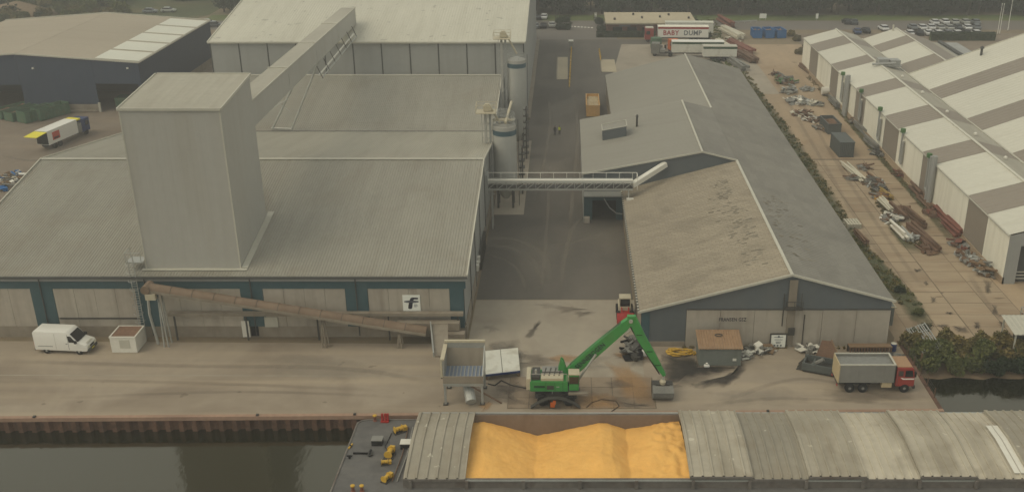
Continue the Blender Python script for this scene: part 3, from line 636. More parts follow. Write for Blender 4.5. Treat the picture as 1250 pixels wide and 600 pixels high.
MB().box(-90.6, -87.8, WY0 + 2, WY0 + 5, 0, 2.2).build('stored_skip', 'skip_green', nw)
MB().corr((WX1, WY0 + .02, 1.6), (WX1, WY1, 1.6), (WX1, WY1, WE - .1), (WX1, WY0 + .02, WE - .1), .5, .03).build('side_cladding', 'navy_clad', nw)
MB().box(WX1 - .3, WX1 + .05, WY0 + .3, WY1, 0, 1.59).build('plinth', 'conc_wall', nw)
MB().box(WX0, WX0 + .2, WY0 + .26, WY1, 0, WE - .2).build('side_cladding', 'navy_clad', nw)
MB().add([(WX0, WY1, 0), (WX1, WY1, 0), (WX1, WY1, WE - .1), (WXR, WY1, WR - .1), (WX0, WY1, WE - .1)], [(4, 3, 2, 1, 0)]).build('rear_cladding', 'navy_clad', nw)
for x in (-104.5, -86.0): MB().box(x - .15, x + .15, WY0 - .4, WY0, 8.6, 8.9).build('flood_lamp', 'white_paint', nw)

# ---- right-hand warehouse
GX0, GXR, GX1, GY0, GY1 = 8.2, 24.4, 35.7, 101.1, 210.7
GZ0, GZR, GZ1 = 4.4, 8.8, 5.7
gw = thing('right_warehouse', 'long grey roofed warehouse with dark gable facing the tipper truck', 'warehouse', (22, 155, 0))
MY0, MY1, MX0, MXR, MZ0, MZR = 140.4, 168.6, 2.4, 19.4, 6.8, 10.1
gf = MB().corr((GX0 - .2, GY0 - .25, GZ0), (GXR, GY0 - .25, GZR), (GXR, MY0, GZR), (GX0 - .2, MY0, GZ0), .45, .03) if 0 else MB().corr((GX0 - .2, MY0, GZ0 - .05), (GX0 - .2, GY0 - .25, GZ0 - .05), (GXR, GY0 - .25, GZR), (GXR, MY0, GZR), .55, .045)
gf = gf.build('roof_slope', 'r_roof_tan', gw)
MB().corr((GX0 - .2, GY1, GZ0 - .05), (GX0 - .2, MY1, GZ0 - .05), (GXR, MY1, GZR), (GXR, GY1, GZR), .55, .04).build('roof_slope', 'r_roof_new', gw)
gr = MB().corr((GX1 + .25, GY0 - .25, GZ1 - .06), (GX1 + .25, GY1, GZ1 - .06), (GXR, GY1, GZR), (GXR, GY0 - .25, GZR), .55, .04).build('roof_slope', 'r_roof_grey', gw)
MB().bar((GXR, GY0 - .3, GZR + .08), (GXR, MY0, GZR + .08), .35, .1).build('ridge_cap', 'trim', gr); MB().bar((GXR, MY1, GZR + .08), (GXR, GY1, GZR + .08), .3, .1).build('ridge_cap', 'trim', gr)
m = MB().bar((GX0 - .3, GY0 - .32, GZ0 - .05), (GXR, GY0 - .32, GZR + .05), .14, .26); m.bar((GXR, GY0 - .32, GZR + .05), (GX1 + .3, GY0 - .32, GZ1 - .02), .14, .26); m.build('verge_trim', 'trim', gr)
m = MB().bar((GXR, MY0, GZR), (GXR, MY1, GZR), .01, .01)
# raised middle part
GMZ = 8.7
mr_ = MB().corr((MX0 - .2, MY1, MZ0), (MX0 - .2, MY0 - .15, MZ0), (MXR, MY0 - .15, MZR), (MXR, MY1, MZR), .55, .04).build('raised_roof', 'r_roof_new', gw)
MB().quad((GXR + .0, MY0 - .1, GZR + .06), (GXR, MY1, GZR + .06), (MXR, MY1, MZR), (MXR, MY0 - .1, MZR)).build('raised_roof', 'r_roof_grey', gw)
MB().bar((MXR, MY0 - .2, MZR + .1), (MXR, MY1, MZR + .1), .3, .1).build('ridge_cap', 'trim', mr_)
m = MB().bar((MX0 - .25, MY0 - .2, MZ0 + .0), (MXR, MY0 - .2, MZR + .05), .12, .24); m.bar((MXR, MY0 - .2, MZR + .05), (GXR, MY0 - .2, GZR + .1), .12, .24); m.build('verge_trim', 'trim', mr_)
MB().add([(GX0, MY0, GZ0 - .4), (GXR, MY0, GZR - .1), (MXR, MY0, MZR - .06), (GX0, MY0, MZ0 + 1.05)], [(0, 1, 2, 3)]).build('raised_gable', 'clad_dark', gw)
MB().add([(GX0, MY1, 0), (GXR, MY1, GZR - .1), (MXR, MY1, MZR - .06), (MX0, MY1, MZ0 - .06), (MX0, MY1, 0)], [(4, 3, 2, 1, 0)]).build('raised_gable', 'clad_dark', gw)
MB().box(MX0, MX0 + .2, MY0 + .2, MY1 - .05, 0, MZ0 - .1).build('side_wall', 'clad_grey', gw)
# loading gate in the raised part
MB().box(MX0, GX0 - .05, MY0 - .0, MY0 + .18, 4.0, MZ0 - .1).build('gate_header', 'clad_dark', gw)
MB().add([(MX0, MY0 + .02, MZ0 - .1), (GX0, MY0 + .02, MZ0 - .1), (GX0, MY0 + .02, MZ0 + 1.0)], [(0, 1, 2)]).build('gate_gable', 'clad_dark', gw)
gate = MB().box(MX0 + .1, MX0 + 1.3, MY0 - .9, MY0 + .1, .0, 3.0); gate.box(GX0 - 1.0, GX0 - .1, MY0 - .9, MY0 + .1, .0, 3.0); gate.box(MX0 + .1, GX0 - .1, MY0 - .9, MY0 + .1, 3.01, 3.9); gate = gate.build('loading_gate', 'blue_paint', gw)
m = MB().box(MX0 - .1, GX0 + .1, MY0 - 2.0, MY0 - .02, 3.95, 4.1); m.build('canopy', 'steel_galv', gate)
m = MB().bar((MX0, MY0 - 1.95, 0), (MX0, MY0 - 1.95, 4.95), .09, .09); m.bar((GX0, MY0 - 1.95, 4.1), (GX0, MY0 - 1.95, 4.95), .09, .09); m.bar((MX0, MY0 - 1.95, 4.95), (GX0, MY0 - 1.95, 4.95), .07, .07); m.build('canopy_rail', 'steel_galv', gate)
MB().path([(5.4, MY0 - .95, 3.3), (6.2, MY0 - 1.1, 2.0), (7.2, MY0 - 1.3, 1.2), (8.1, MY0 - 1.4, 1.1)], .1, 6).build('hose', 'steel_galv', gate)
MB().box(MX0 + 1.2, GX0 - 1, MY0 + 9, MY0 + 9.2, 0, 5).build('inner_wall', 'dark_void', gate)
MB().box(MX0 + .1, MX0 + .9, MY0 - 2.3, MY0 - 1.5, 0, .8).build('stop_block', 'conc_panel', gate)
# rooftop vent housing and stack pipe
vb = MB(); zr = lambda x: MZ0 + (x - MX0) / (MXR - MX0) * (MZR - MZ0)
vb.prism([(5.6, 154.3, zr(5.6)), (9.3, 154.3, zr(9.3)), (9.3, 154.3, zr(9.3) + 1.7), (5.6, 154.3, zr(5.6) + 1.7)], (0, 3.2, 0)); vb = vb.build('vent_housing', 'clad_dark', gw)
m = MB()
for a, b_ in (((5.55, 154.25), (9.35, 154.25)), ((9.35, 154.25), (9.35, 157.55)), ((9.35, 157.55), (5.55, 157.55)), ((5.55, 157.55), (5.55, 154.25))): m.bar((*a, zr(a[0]) + 1.75), (*b_, zr(b_[0]) + 1.75), .14, .12)
m.build('housing_rim', 'trim', vb)
MB().slab((5.65, 154.4, zr(5.65) + 1.72), (9.25, 154.4, zr(9.25) + 1.72), (9.25, 157.45, zr(9.25) + 1.72), (5.65, 157.45, zr(5.65) + 1.72), .02).build('housing_top', 'r_roof_new', vb)
p = Vector((11.2, 158.5, zr(11.2))); m = MB().tube(p, p + Vector((0, 0, 1.7)), .16, 8); m.tube(p + Vector((0, 0, 1.7)), p + Vector((0, 0, 2.0)), .28, 8, .1); m.build('stack_pipe', 'steel_dark', gw)
# front gable: dark cladding over concrete
def gz(x): return (GZ0 + (x - GX0) / (GXR - GX0) * (GZR - GZ0) if x < GXR else GZR + (x - GXR) / (GX1 - GXR) * (GZ1 - GZR)) - .12
MB().add([(13.2, GY0, 4.55), (GX1, GY0, 4.55), (GX1, GY0, gz(GX1)), (GXR, GY0, gz(GXR)), (13.2, GY0, gz(13.2))], [(0, 1, 2, 3, 4)]).build('gable_cladding', 'clad_dark', gw)
MB().add([(GX0, GY0, 0), (13.19, GY0, 0), (13.19, GY0, gz(13.19)), (GX0, GY0, gz(GX0))], [(0, 1, 2, 3)]).build('gable_cladding', 'clad_dark', gw)
MB().box(GX0 + .05, GX0 + .95, GY0 - .08, GY0 - .02, 0, gz(GX0) - .05).build('blue_strip', 'blue_paint', gw)
nP = 6; w = (GX1 - 13.2) / nP
for i in range(nP): MB().box(13.2 + i * w + .02, 13.2 + (i + 1) * w - .02, GY0 - .1 + rnd.uniform(-.012, .012), GY0 - .01, 0, 4.54).build('wall_panel', 'conc_panel', gw)
MB().box(13.2, GX1, GY0 - .16, GY0 - .005, 4.545, 4.66).build('cladding_sill', 'trim_dark', gw)
MB().box(GX0 + 1, 13.15, GY0 - .1, GY0 - .01, 0, .6).build('plinth', 'conc_wall', gw)
# hoist frame and stained strip below the ridge
hx = P(967, 365, GY0).x
m = MB().box(hx - .45, hx + .45, GY0 - .22, GY0 - .17, .2, 8.2); m.build('stained_strip', 'conc_wall', gw)
m = MB().box(hx - .8, hx + 1.0, GY0 - 1.0, GY0 - .2, 4.9, 5.0)
for dx in (-.8, .1, 1.0): m.bar((hx + dx, GY0 - .95, 4.9), (hx + dx, GY0 - .95, 5.9), .06, .06)
m.bar((hx - .8, GY0 - .95, 5.9), (hx + 1, GY0 - .95, 5.9), .06, .06); m.bar((hx + .9, GY0 - .6, 5), (hx + .9, GY0 - .6, 6.8), .08, .08); m.build('landing', 'steel_dark', gw)
m = MB().tube((hx - .9, GY0 - .2, 2.6), (hx - .9, GY0 - .2, 6.5), .06, 6); m.tube((hx + 1.5, GY0 - .2, .3), (hx + 1.5, GY0 - .2, 4), .05, 6); m.build('conduit', 'steel_dark', gw)
MB().box(hx - .2, hx + .5, GY0 - .5, GY0 - .12, 1.6, 2.4).build('switch_box', 'steel_dark', gw)
# lettering strip
lb = P(894, 389, GY0)
MB().box(lb.x - 1.65, lb.x + 1.65, GY0 - .16, GY0 - .125, lb.z - .34, lb.z + .34).build('name_plate', 'conc_panel', gw)
text('FRANSEN GSZ', 'lettering', .62, 'ink', gw, (lb.x - 22, GY0 - .165 - 155, lb.z), (R(90), 0, 0), xs=.72)
# long side walls
MB().box(GX0, GX0 + .18, GY0 + .02, MY0 - .05, 0, GZ0 - .12).build('side_wall', 'conc_wall', gw)
MB().box(GX0, GX0 + .18, MY1 + .05, GY1, 0, GZ0 - .12).build('side_wall', 'conc_wall', gw)
MB().box(GX1 - .18, GX1, GY0 + .02, GY1, 0, GZ1 - .14).build('side_wall', 'conc_wall', gw)
MB().add([(GX0, GY1, 0), (GX1, GY1, 0), (GX1, GY1, gz(GX1)), (GXR, GY1, gz(GXR)), (GX0, GY1, gz(GX0))], [(4, 3, 2, 1, 0)]).build('rear_gable', 'clad_dark', gw)
m = MB().box(GX0 - .38, GX0 - .22, GY0 - .2, MY0 - .2, GZ0 - .24, GZ0 - .08); gt = m.build('gutter', 'trim', gw)
m = MB()
for k in range(52): m.box(GX0 - .42, GX0 - .20, GY0 + k * .74, GY0 + k * .74 + .28, GZ0 - .07, GZ0 - .02)
o = m.build('gutter_clips', 'steel_dark', gt); o['kind'] = 'stuff'
# cracked darker sheets on the front roof near the ridge
for (mat, n_, px0, px1, py0, py1, x0_) in (('r_roof_grey', 60, 0, 0, 0, 0, 0),):
    m = MB()
    for k in range(150):
        t = rnd.random() ** .8; y = 105 + 29 * t; x = GXR - 1.2 - abs(rnd.gauss(0, 1.4)) - (1 - t) * .6 + (t > .6) * -1.0
        z = GZ0 + (x - GX0) / (GXR - GX0) * (GZR - GZ0) + .055; s = rnd.uniform(.3, .75); d = rnd.uniform(.12, .3); sl_ = .272
        m.add([(x - s / 2, y, z - s / 2 * sl_), (x + s / 2, y + rnd.uniform(-.15, .15), z + s / 2 * sl_), (x + s / 2, y + d, z + s / 2 * sl_), (x - s / 2, y + d * .7, z - s / 2 * sl_)], [(0, 1, 2, 3)])
    o = m.build('lichen_patches', 'lichen', gf); o['kind'] = 'stuff'
    m = MB()
    for k in range(70):
        t = rnd.random(); y = 106 + 22 * t; x = GXR + 1.0 + abs(rnd.gauss(0, 1.8)); z = GZR - (x - GXR) * .274 + .055; s = rnd.uniform(.3, .7); d = rnd.uniform(.12, .3)
        m.add([(x - s / 2, y, z + s / 2 * .274), (x + s / 2, y, z - s / 2 * .274), (x + s / 2, y + d, z - s / 2 * .274), (x - s / 2, y + d, z + s / 2 * .274)], [(0, 1, 2, 3)])
    o = m.build('lichen_patches', 'lichen', gr); o['kind'] = 'stuff'
# lean-to sheds on its right side
for (px, py, w, d, h, lab) in ((1108, 397, 1.9, 4.2, 2.6, 'nearer flat roofed lean-to shed on the right side of the grey warehouse'), (1103, 376, 1.9, 3.8, 2.9, 'farther flat roofed lean-to shed behind the nearer lean-to')):
    p = G(px, py); x0 = GX1 + .25; t = thing('lean_to', lab, 'shed', (x0 + w / 2, p.y, 0), group='lean-to sheds')
    MB().box(x0, x0 + w, p.y, p.y + d, 0, h - .15).build('wall', 'shed_wall', t)
    r_ = MB().slab((x0 - .1, p.y - .2, h), (x0 + w + .2, p.y - .2, h - .2), (x0 + w + .2, p.y + d + .1, h - .2), (x0 - .1, p.y + d + .1, h), .08).build('roof', 'flat_roof', t)
    MB().box(x0 + .3, x0 + w - .3, p.y - .03, p.y - .005, .2, 1.9).build('door', 'trim_dark', t)

# ---- striped sheds on the right
S1 = [237.5, 230, 222.5, 210.5, 204.5, 190.5, 184, 171.3, 163.5, 151, 145, 131.5, 124.5, 117.4]
st = thing('striped_shed', 'cream and taupe striped shed facing the scrap yard', 'warehouse', (61, 178, 0))
EX, RX, VX, EZ, RZ, VZ = 55.0, 62.2, 67.2, 6.7, 8.7, 7.3
for i in range(13):
    y1, y0 = S1[i] - .04, S1[i + 1] + .04; wcol = i % 2 == 0
    MB().corr((EX - .15, y1, EZ), (EX - .15, y0, EZ), (RX, y0, RZ), (RX, y1, RZ), .9, .03).build('roof_panel', 'stripe_white' if wcol else 'stripe_taupe', st)
    MB().box(EX, EX + .15, y0, y1, .9, EZ - .06).build('wall_panel', 'stripe_wall' if wcol else 'stripe_taupe', st)
    MB().quad((RX, y1, RZ), (RX, y0, RZ), (VX, y0, VZ), (VX, y1, VZ)).build('rear_roof_panel', 'stripe_taupe' if not wcol else 'hall_roof_pale', st)  # white bays greyed here: shade of this slope put into the colour
MB().box(EX - .12, EX + .2, 117.4, 237.5, 0, .89).build('plinth', 'yard', st)
MB().bar((RX, 117.2, RZ + .08), (RX, 237.6, RZ + .08), .4, .12).build('ridge_cap', 'stripe_white', st)
MB().bar((EX - .2, 117.2, EZ - .1), (EX - .2, 237.6, EZ - .1), .12, .14).build('gutter', 'trim', st)
MB().add([(EX, 117.4, 0), (EX + 1.6, 117.4, 0), (EX + 1.6, 117.4, EZ + .3), (EX, 117.4, EZ - .1)], [(0, 1, 2, 3)]).build('front_gable', 'clad_grey', st)
MB().add([(EX + 1.6, 117.4, 5.2), (VX, 117.4, 5.2), (VX, 117.4, VZ - .1), (RX, 117.4, RZ - .1), (EX + 1.6, 117.4, EZ + .3)], [(0, 1, 2, 3, 4)]).build('front_gable', 'clad_grey', st)
MB().box(EX + 1.7, VX, 118.2, 118.4, 0, 5.3).build('gate_shutter', 'trim_dark', st)
m = MB()
for z in (.7, 1.15, 1.6): m.bar((EX + 1.7, 117.6, z), (EX + 9, 117.6, z), .08, .1)
m.build('gate_rail', 'trim', st)
MB().add([(EX, 237.5, 0), (VX, 237.5, 0), (VX, 237.5, VZ - .1), (RX, 237.5, RZ - .1), (EX, 237.5, EZ - .1)], [(4, 3, 2, 1, 0)]).build('rear_gable', 'stripe_wall', st)
for y in (205.0, 190, 178, 165, 152, 140, 127): MB().lathe([(.28, 0), (.28, .25), (.1, .4)], 8, (RX + 2.0, y + 3, RZ - .45)).build('roof_vent', 'white_paint', st)
for k, y in enumerate((199.8, 186.2, 173.7, 160.5, 147.4)):
    d = MB().path([(EX - .35, y, EZ + .3), (EX - .35, y, 2.2), (EX - .35, y - .9, 1.9), (EX - .35, y - .9, EZ - 1)], .17, 8).build('fume_duct', 'clad_grey', st)
    MB().tube((EX - .35, y, EZ + .3), (EX - .35, y, EZ + .9), .42, 10).build('duct_fan', 'scrap_green', d)
    MB().box(EX - .3, EX - .02, y - .75, y - .2, 2.4, EZ - .9).build('duct_panel', 'white_paint', d)
for y in (195.0, 144.6):
    MB().tube((EX - .5, y, 0), (EX - .5, y, EZ + 1.4), .38, 10).build('fume_stack', 'clad_grey', st); MB().tube((EX - .5, y + 1.1, 0), (EX - .5, y + 1.1, EZ + 1.0), .34, 10).build('fume_stack', 'clad_grey', st)
q = Vector((63, 203, 8.6)); m = MB().box(61.5, 66.5, 201, 204, 8.3, 8.55); m.box(62, 64, 201.5, 203.5, 8.56, 9.7); m.box(64.3, 66.3, 201.4, 203.6, 8.56, 9.5); m.tube((65, 200.4, 9.2), (60.5, 200.8, 8.9), .25, 8); m.build('roof_plant', 'clad_grey', st)
# second striped shed, far part and big part
s2 = thing('striped_shed', 'smaller cream and taupe striped shed by the car park', 'warehouse', (75, 216, 0))
SB = [233, 225, 218.8, 206.5, 199.2]
for i in range(4):
    y1, y0 = SB[i] - .04, SB[i + 1] + .04; wc = i % 2 == 0
    MB().corr((VX + .05, y1, VZ + .02), (VX + .05, y0, VZ + .02), (74.6, y0, 9.8), (74.6, y1, 9.8), .9, .03).build('roof_panel', 'stripe_white' if wc else 'stripe_taupe', s2)
MB().quad((74.6, 233, 9.8), (74.6, 199.2, 9.8), (82, 199.2, 7.3), (82, 233, 7.3)).build('rear_roof', 'stripe_taupe', s2)
MB().bar((74.6, 199.2, 9.88), (74.6, 233, 9.88), .35, .1).build('ridge_cap', 'stripe_white', s2)
MB().bar((VX, 117, VZ + .1), (VX, 233, VZ + .1), .25, .16).build('valley_flashing', 'trim', s2)
MB().add([(VX + .1, 233, 0), (82, 233, 0), (82, 233, 7.2), (74.6, 233, 9.7), (VX + .1, 233, 7.2)], [(4, 3, 2, 1, 0)]).build('rear_gable', 'stripe_wall', s2)
MB().box(81.8, 82, 199.3, 233, 0, 7.2).build('side_wall', 'clad_grey', s2)
m = MB().box(73.4, 73.7, 231.4, 231.7, 9.5, 10.8); m.build('roof_vent', 'trim', s2)
s3 = thing('striped_shed', 'largest cream and taupe striped shed rising at the right edge', 'warehouse', (85, 158, 0))
SBB = [199, 186.7, 180.2, 167.2, 160.4, 148.2, 142, 129.5, 122.8, 117.4]
BRX, BRZ = 94.0, 7.32 + .37 * (94 - 67.3)
for i in range(9):
    y1, y0 = SBB[i] - .04, SBB[i + 1] + .04; wc = i % 2 == 0
    MB().corr((VX + .1, y1, VZ + .03), (VX + .1, y0, VZ + .03), (BRX, y0, BRZ), (BRX, y1, BRZ), 1.1, .03).build('roof_panel', 'stripe_white' if wc else 'stripe_taupe', s3)
MB().quad((BRX, 199, BRZ), (BRX, 117.4, BRZ), (121, 117.4, 7.3), (121, 199, 7.3)).build('rear_roof', 'stripe_taupe', s3)
MB().add([(VX + .1, 198.9, 0), (121, 198.9, 0), (121, 198.9, 7.2), (BRX, 198.9, BRZ - .1), (VX + .1, 198.9, 7.2)], [(4, 3, 2, 1, 0)]).build('rear_gable', 'stripe_wall', s3)
MB().add([(VX + .1, 117.5, 0), (121, 117.5, 0), (121, 117.5, 7.2), (BRX, 117.5, BRZ - .1), (VX + .1, 117.5, 7.2)], [(0, 1, 2, 3, 4)]).build('front_gable', 'clad_grey', s3)
m = MB().tube((79.6, 195.5, 11.6), (79.6, 195.5, 13.2), .25, 8); m.lathe([(.45, 0), (.3, .3), (.05, .5)], 8, (79.6, 195.5, 13.2)); m.build('roof_vent', 'trim_dark', s3)
m = MB().box(74, 76.5, 149.5, 150.6, 9.9, 10.5); m.build('roof_vent', 'trim_dark', s3)
MB().bar((VX + .1, 199, VZ + .08), (BRX, 199, BRZ + .05), .14, .2).build('verge_trim', 'stripe_white', s3)
# low sheds behind them
for (x0, x1, y0, y1, z, lab) in ((83, 90, 202, 236, 6.2, 'long low grey shed roof behind the smaller striped shed'),):
    t = thing('low_shed', lab, 'shed', ((x0 + x1) / 2, y0, 0)); MB().box(x0, x1, y0, y1, 0, z - .3).build('wall', 'clad_grey', t)
    MB().slab((x0 - .3, y0 - .3, z), (x1 + .3, y0 - .3, z - .9), (x1 + .3, y1, z - .9), (x0 - .3, y1, z), .15).build('roof', 'hall_roof_pale', t)
    MB().bar((x0 + 3, y0 - .3, z - .1), (x0 + 3, y1, z - .1), .9, .5).build('roof_monitor', 'trim_dark', t)
ob = G(1160, 62); t = thing('brick_outhouse', 'red brown tiled roof house beyond the striped sheds', 'house', (98, 222, 0))
MB().box(94, 104, 217, 228, 0, 4).build('wall', 'conc_wall', t)
m = MB().slab((93.6, 216.6, 4), (104.4, 216.6, 4), (104.4, 222.5, 7), (93.6, 222.5, 7), .15); m.slab((104.4, 228.4, 4), (93.6, 228.4, 4), (93.6, 222.5, 7), (104.4, 222.5, 7), .15); m.build('roof', 'pipe_red', t)
MB().box(96, 97, 222, 223, 6, 8).build('chimney', 'pipe_red', t)
# low brown office at the gate
a, b_ = G(741, 43), G(848, 43)
of = thing('brown_office', 'low brown brick office with flat beige roof behind the lorries', 'office', ((a.x + b_.x) / 2, a.y, 0))
x0, x1, y0 = a.x, b_.x, a.y; y1 = y0 + 15
MB().box(x0, x1, y0, y1, 0, 2.9).build('wall', 'brick_brown', of)
MB().box(x0 - .4, x1 + .4, y0 - .4, y1 + .4, 2.9, 3.3).build('roof', 'flat_roof', of)
for k in range(6): MB().box(x0 + 1.5 + k * 3.9, x0 + 4 + k * 3.9, y0 - .06, y0 + .05, 1.0, 2.2).build('window', 'glass', of)
MB().box(x0 + 3.2, x0 + 6.2, y0 - .1, y0 - .07, 2.3, 2.6).build('sign_strip', 'ink_soft', of)
for k in range(6): MB().lathe([(.3, 0), (.3, .5), (.15, .6)], 8, (x0 + 3 + k * 3.8 + rnd.uniform(-1, 1), y0 + rnd.uniform(3, 12), 3.3)).build('roof_vent', 'steel_dark', of)
# ================================================================== PLANT IN THE ALLEY
def rail_ring(m, x, y, z, r, n=10, h=1.0):
    for zz in (z + h * .5, z + h): m.path([(x + r * math.cos(2 * math.pi * i / n), y + r * math.sin(2 * math.pi * i / n), zz) for i in range(n + 1)], .035, 5)
    for i in range(n): a = 2 * math.pi * i / n; m.tube((x + r * math.cos(a), y + r * math.sin(a), z), (x + r * math.cos(a), y + r * math.sin(a), z + h), .035, 5)
def silo(x, y, r, z0, z1, lab, name='silo'):
    t = thing(name, lab, 'silo', (x, y, 0), group='silos beside the alley')
    s_ = MB().lathe([(.4, z0 - 1.8), (r, z0), (r, z1 - 1.3)], 28, (x, y, 0)).build('shell', 'silo', t, smooth=True)
    MB().lathe([(r + .012, 0), (r + .012, .75)], 28, (x, y, z1 - 1.3)).build('blue_band', 'silo_band', t, smooth=True)
    MB().lathe([(r, 0), (r, .55), (r * .3, .95)], 28, (x, y, z1 - .55)).build('lid', 'clad_pale', t, smooth=True)
    for i in range(4):
        a = math.pi / 4 + i * math.pi / 2; MB().bar((x + r * .9 * math.cos(a), y + r * .9 * math.sin(a), 0), (x + r * .9 * math.cos(a), y + r * .9 * math.sin(a), z0 + .6), .3, .3).build('leg', 'steel_dark', t)
    m = MB(); rail_ring(m, x, y, z1 - .1, r - .1); m.build('guard_rail', 'steel_galv', t)
    m = MB(); lx = x + r + .25
    for k in range(int(z1 / .45)): m.tube((lx, y - .22, .4 + k * .45), (lx, y + .22, .4 + k * .45), .025, 5)
    for s in (-.22, .22): m.tube((lx, y + s, 0), (lx, y + s, z1 + .8), .035, 5)
    m.build('ladder', 'steel_dark', t)
    return t
silo(-9.2, 145.5, 1.75, 3.0, 12.6, 'nearer pale silo with blue band beside the alley footbridge')
silo(-8.7, 175.0, 1.6, 3.0, 15.7, 'farther pale silo with blue band below the tall elevator head')
def elevator(x, y, z, lab, px=1.0):
    t = thing('bucket_elevator', lab, 'elevator', (x, y, 0), group='bucket elevators at the silos')
    MB().box(x - .18, x + .18, y - .18, y + .18, 0, z).build('leg_casing', 'clad_pale', t)
    MB().box(x + .5, x + .82, y - .18, y + .18, 0, z).build('return_casing', 'clad_grey', t)
    h = MB().prism([(x - .25, y - .3, z - .3), (x + .9, y - .3, z - .3), (x + .9, y - .3, z + .4), (x + .6, y - .3, z + .75), (x + .05, y - .3, z + .75), (x - .25, y - .3, z + .4)], (0, .6, 0)).build('head', 'cream', t)
    MB().box(x - 1.3, x + 1.6, y - 1.2, y + 1.2, z - .5, z - .4).build('platform', 'cream', t)
    m = MB()
    for dx, dy in ((-1.3, -1.2), (1.6, -1.2), (-1.3, 1.2), (1.6, 1.2), (.1, -1.2)): m.bar((x + dx, y + dy, z - .4), (x + dx, y + dy, z + .7), .06, .06)
    for zz in (z + .2, z + .7): m.bar((x - 1.3, y - 1.2, zz), (x + 1.6, y - 1.2, zz), .05, .05); m.bar((x - 1.3, y + 1.2, zz), (x + 1.6, y + 1.2, zz), .05, .05); m.bar((x - 1.3, y - 1.2, zz), (x - 1.3, y + 1.2, zz), .05, .05); m.bar((x + 1.6, y - 1.2, zz), (x + 1.6, y + 1.2, zz), .05, .05)
    m.build('guard_rail', 'cream', t)
    MB().tube((x + .8, y, z + .2), (x + 2.6 * px, y + .3, z - 3.2), .16, 8).build('spout', 'cream', t)
    m = MB()
    for k in range(int(z / 2.2)): m.bar((x - .2, y - .2, 1 + k * 2.2), (x + .82, y - .2, 2.6 + k * 2.2), .07, .07); m.bar((x - .5, y, 2 + k * 2.2), (x + 1.1, y, 2 + k * 2.2), .08, .08)
    m.build('bracing', 'steel_galv', t); MB().tube((x - .55, y, 0), (x - .55, y, z - .4), .05, 6).build('riser_pipe', 'steel_galv', t)
    return t
elevator(-11.15, 174.0, 20.0, 'taller bucket elevator rising above the farther silo')
elevator(-11.9, 145.0, 15.2, 'shorter bucket elevator leaning over the nearer silo')
# crossed pipework and catwalk on top of the nearer silo
t = thing('silo_catwalk', 'cream pipe catwalk with looped guard rails on the nearer silo', 'catwalk', (-9.2, 145.5, 12.8))
MB().box(-10.8, -7.7, 145.0, 146.2, 13.3, 13.45).build('deck', 'cream', t)
MB().tube((-8.9, 143.6, 13.5), (-8.3, 149.5, 15.0), .2, 8).build('screw_casing', 'cream', t)
for k in range(6): MB().path([(-9.9 + 2.2 * math.cos(a), 144.0 + k * .8, 13.4 + 1.0 * abs(math.sin(a))) for a in [i * math.pi / 6 for i in range(7)]], .05, 5).build('rail_hoop', 'steel_galv', t)
# vertical pipe racks on the alley side
for (y, h, lab) in ((150.5, 7.5, 'dark stepped pipe rack on the alley side of the nearer silo'), (168.0, 9.0, 'dark pipe rack standing between the two silos')):
    t = thing('pipe_rack', lab, 'pipe rack', (-6.9, y, 0), group='pipe racks in the alley')
    for dy in (0, 1.2): MB().bar((-6.9, y + dy, 0), (-6.9, y + dy, h), .18, .18).build('post', 'steel_dark', t)
    for k in range(int(h / 1.1)): MB().box(-7.4, -6.5, y - .1, y + 1.3, .9 + k * 1.1, 1.0 + k * 1.1).build('step_bracket', 'steel_dark', t)
    MB().tube((-7.2, y + .5, 0), (-7.2, y + .5, h), .12, 8).build('riser_pipe', 'steel_galv', t)
flat('silo_base', [(-11.0, 141.5), (-6.4, 141.5), (-6.4, 178.5), (-11.0, 178.5)], 'pad', .030)
# footbridge with conveyor
BYc = 136.6
t = thing('conveyor_bridge', 'galvanised conveyor footbridge spanning the alley between the halls', 'bridge', (-1, BYc, 6))
xa, xb = -11.2, 9.3
for dy in (-.75, .75):
    m = MB().bar((xa, BYc + dy, 6.0), (xb, BYc + dy, 6.0), .16, .22); m.bar((xa, BYc + dy, 7.1), (xb, BYc + dy, 7.1), .12, .14); n = 15
    for i in range(n):
        x = xa + (xb - xa) * i / n; m.bar((x, BYc + dy, 6.0), (x + (xb - xa) / n, BYc + dy, 7.1), .08, .08); m.bar((x, BYc + dy, 6.0), (x, BYc + dy, 7.1), .07, .07)
    m.build('truss', 'steel_galv', t)
MB().box(xa, xb, BYc - .7, BYc + .7, 6.12, 6.2).build('deck', 'steel_dark', t)
MB().box(xa - .3, xb, BYc - .28, BYc + .28, 6.75, 7.25).build('conveyor_casing', 'white_paint', t)
m = MB().bar((xa, BYc + .78, 8.0), (xb + .6, BYc + .78, 8.0), .07, .07)
for i in range(12): x = xa + (xb - xa) * i / 11; m.bar((x, BYc + .78, 7.1), (x, BYc + .78, 8.0), .06, .06)
m.bar((xb + .6, BYc + .78, 8), (xb + .6, BYc - .78, 8), .07, .07); m.bar((xb + .6, BYc - .78, 8), (xb + .6, BYc - .78, 6), .07, .07); m.bar((xb + .6, BYc + .78, 8), (xb + .6, BYc + .78, 6), .07, .07); m.build('handrail', 'white_paint', t)
m = MB().bar((8.7, BYc - .7, 0), (8.7, BYc - .7, 6), .16, .16); m.bar((-10.6, BYc - .7, 0), (-10.6, BYc - .7, 6), .16, .16); m.bar((-10.6, BYc + .7, 0), (-10.6, BYc + .7, 6), .16, .16); m.build('support_post', 'steel_galv', t)
MB().bar((9.2, BYc, 6.4), (14.2, MY0 - .1, 8.3), .75, .7).build('inclined_chute', 'white_paint', t)
MB().box(xa - .6, xa + .1, BYc - 1.2, BYc + 1.2, 5.2, 8.2).build('bridge_head', 'clad_grey', t)
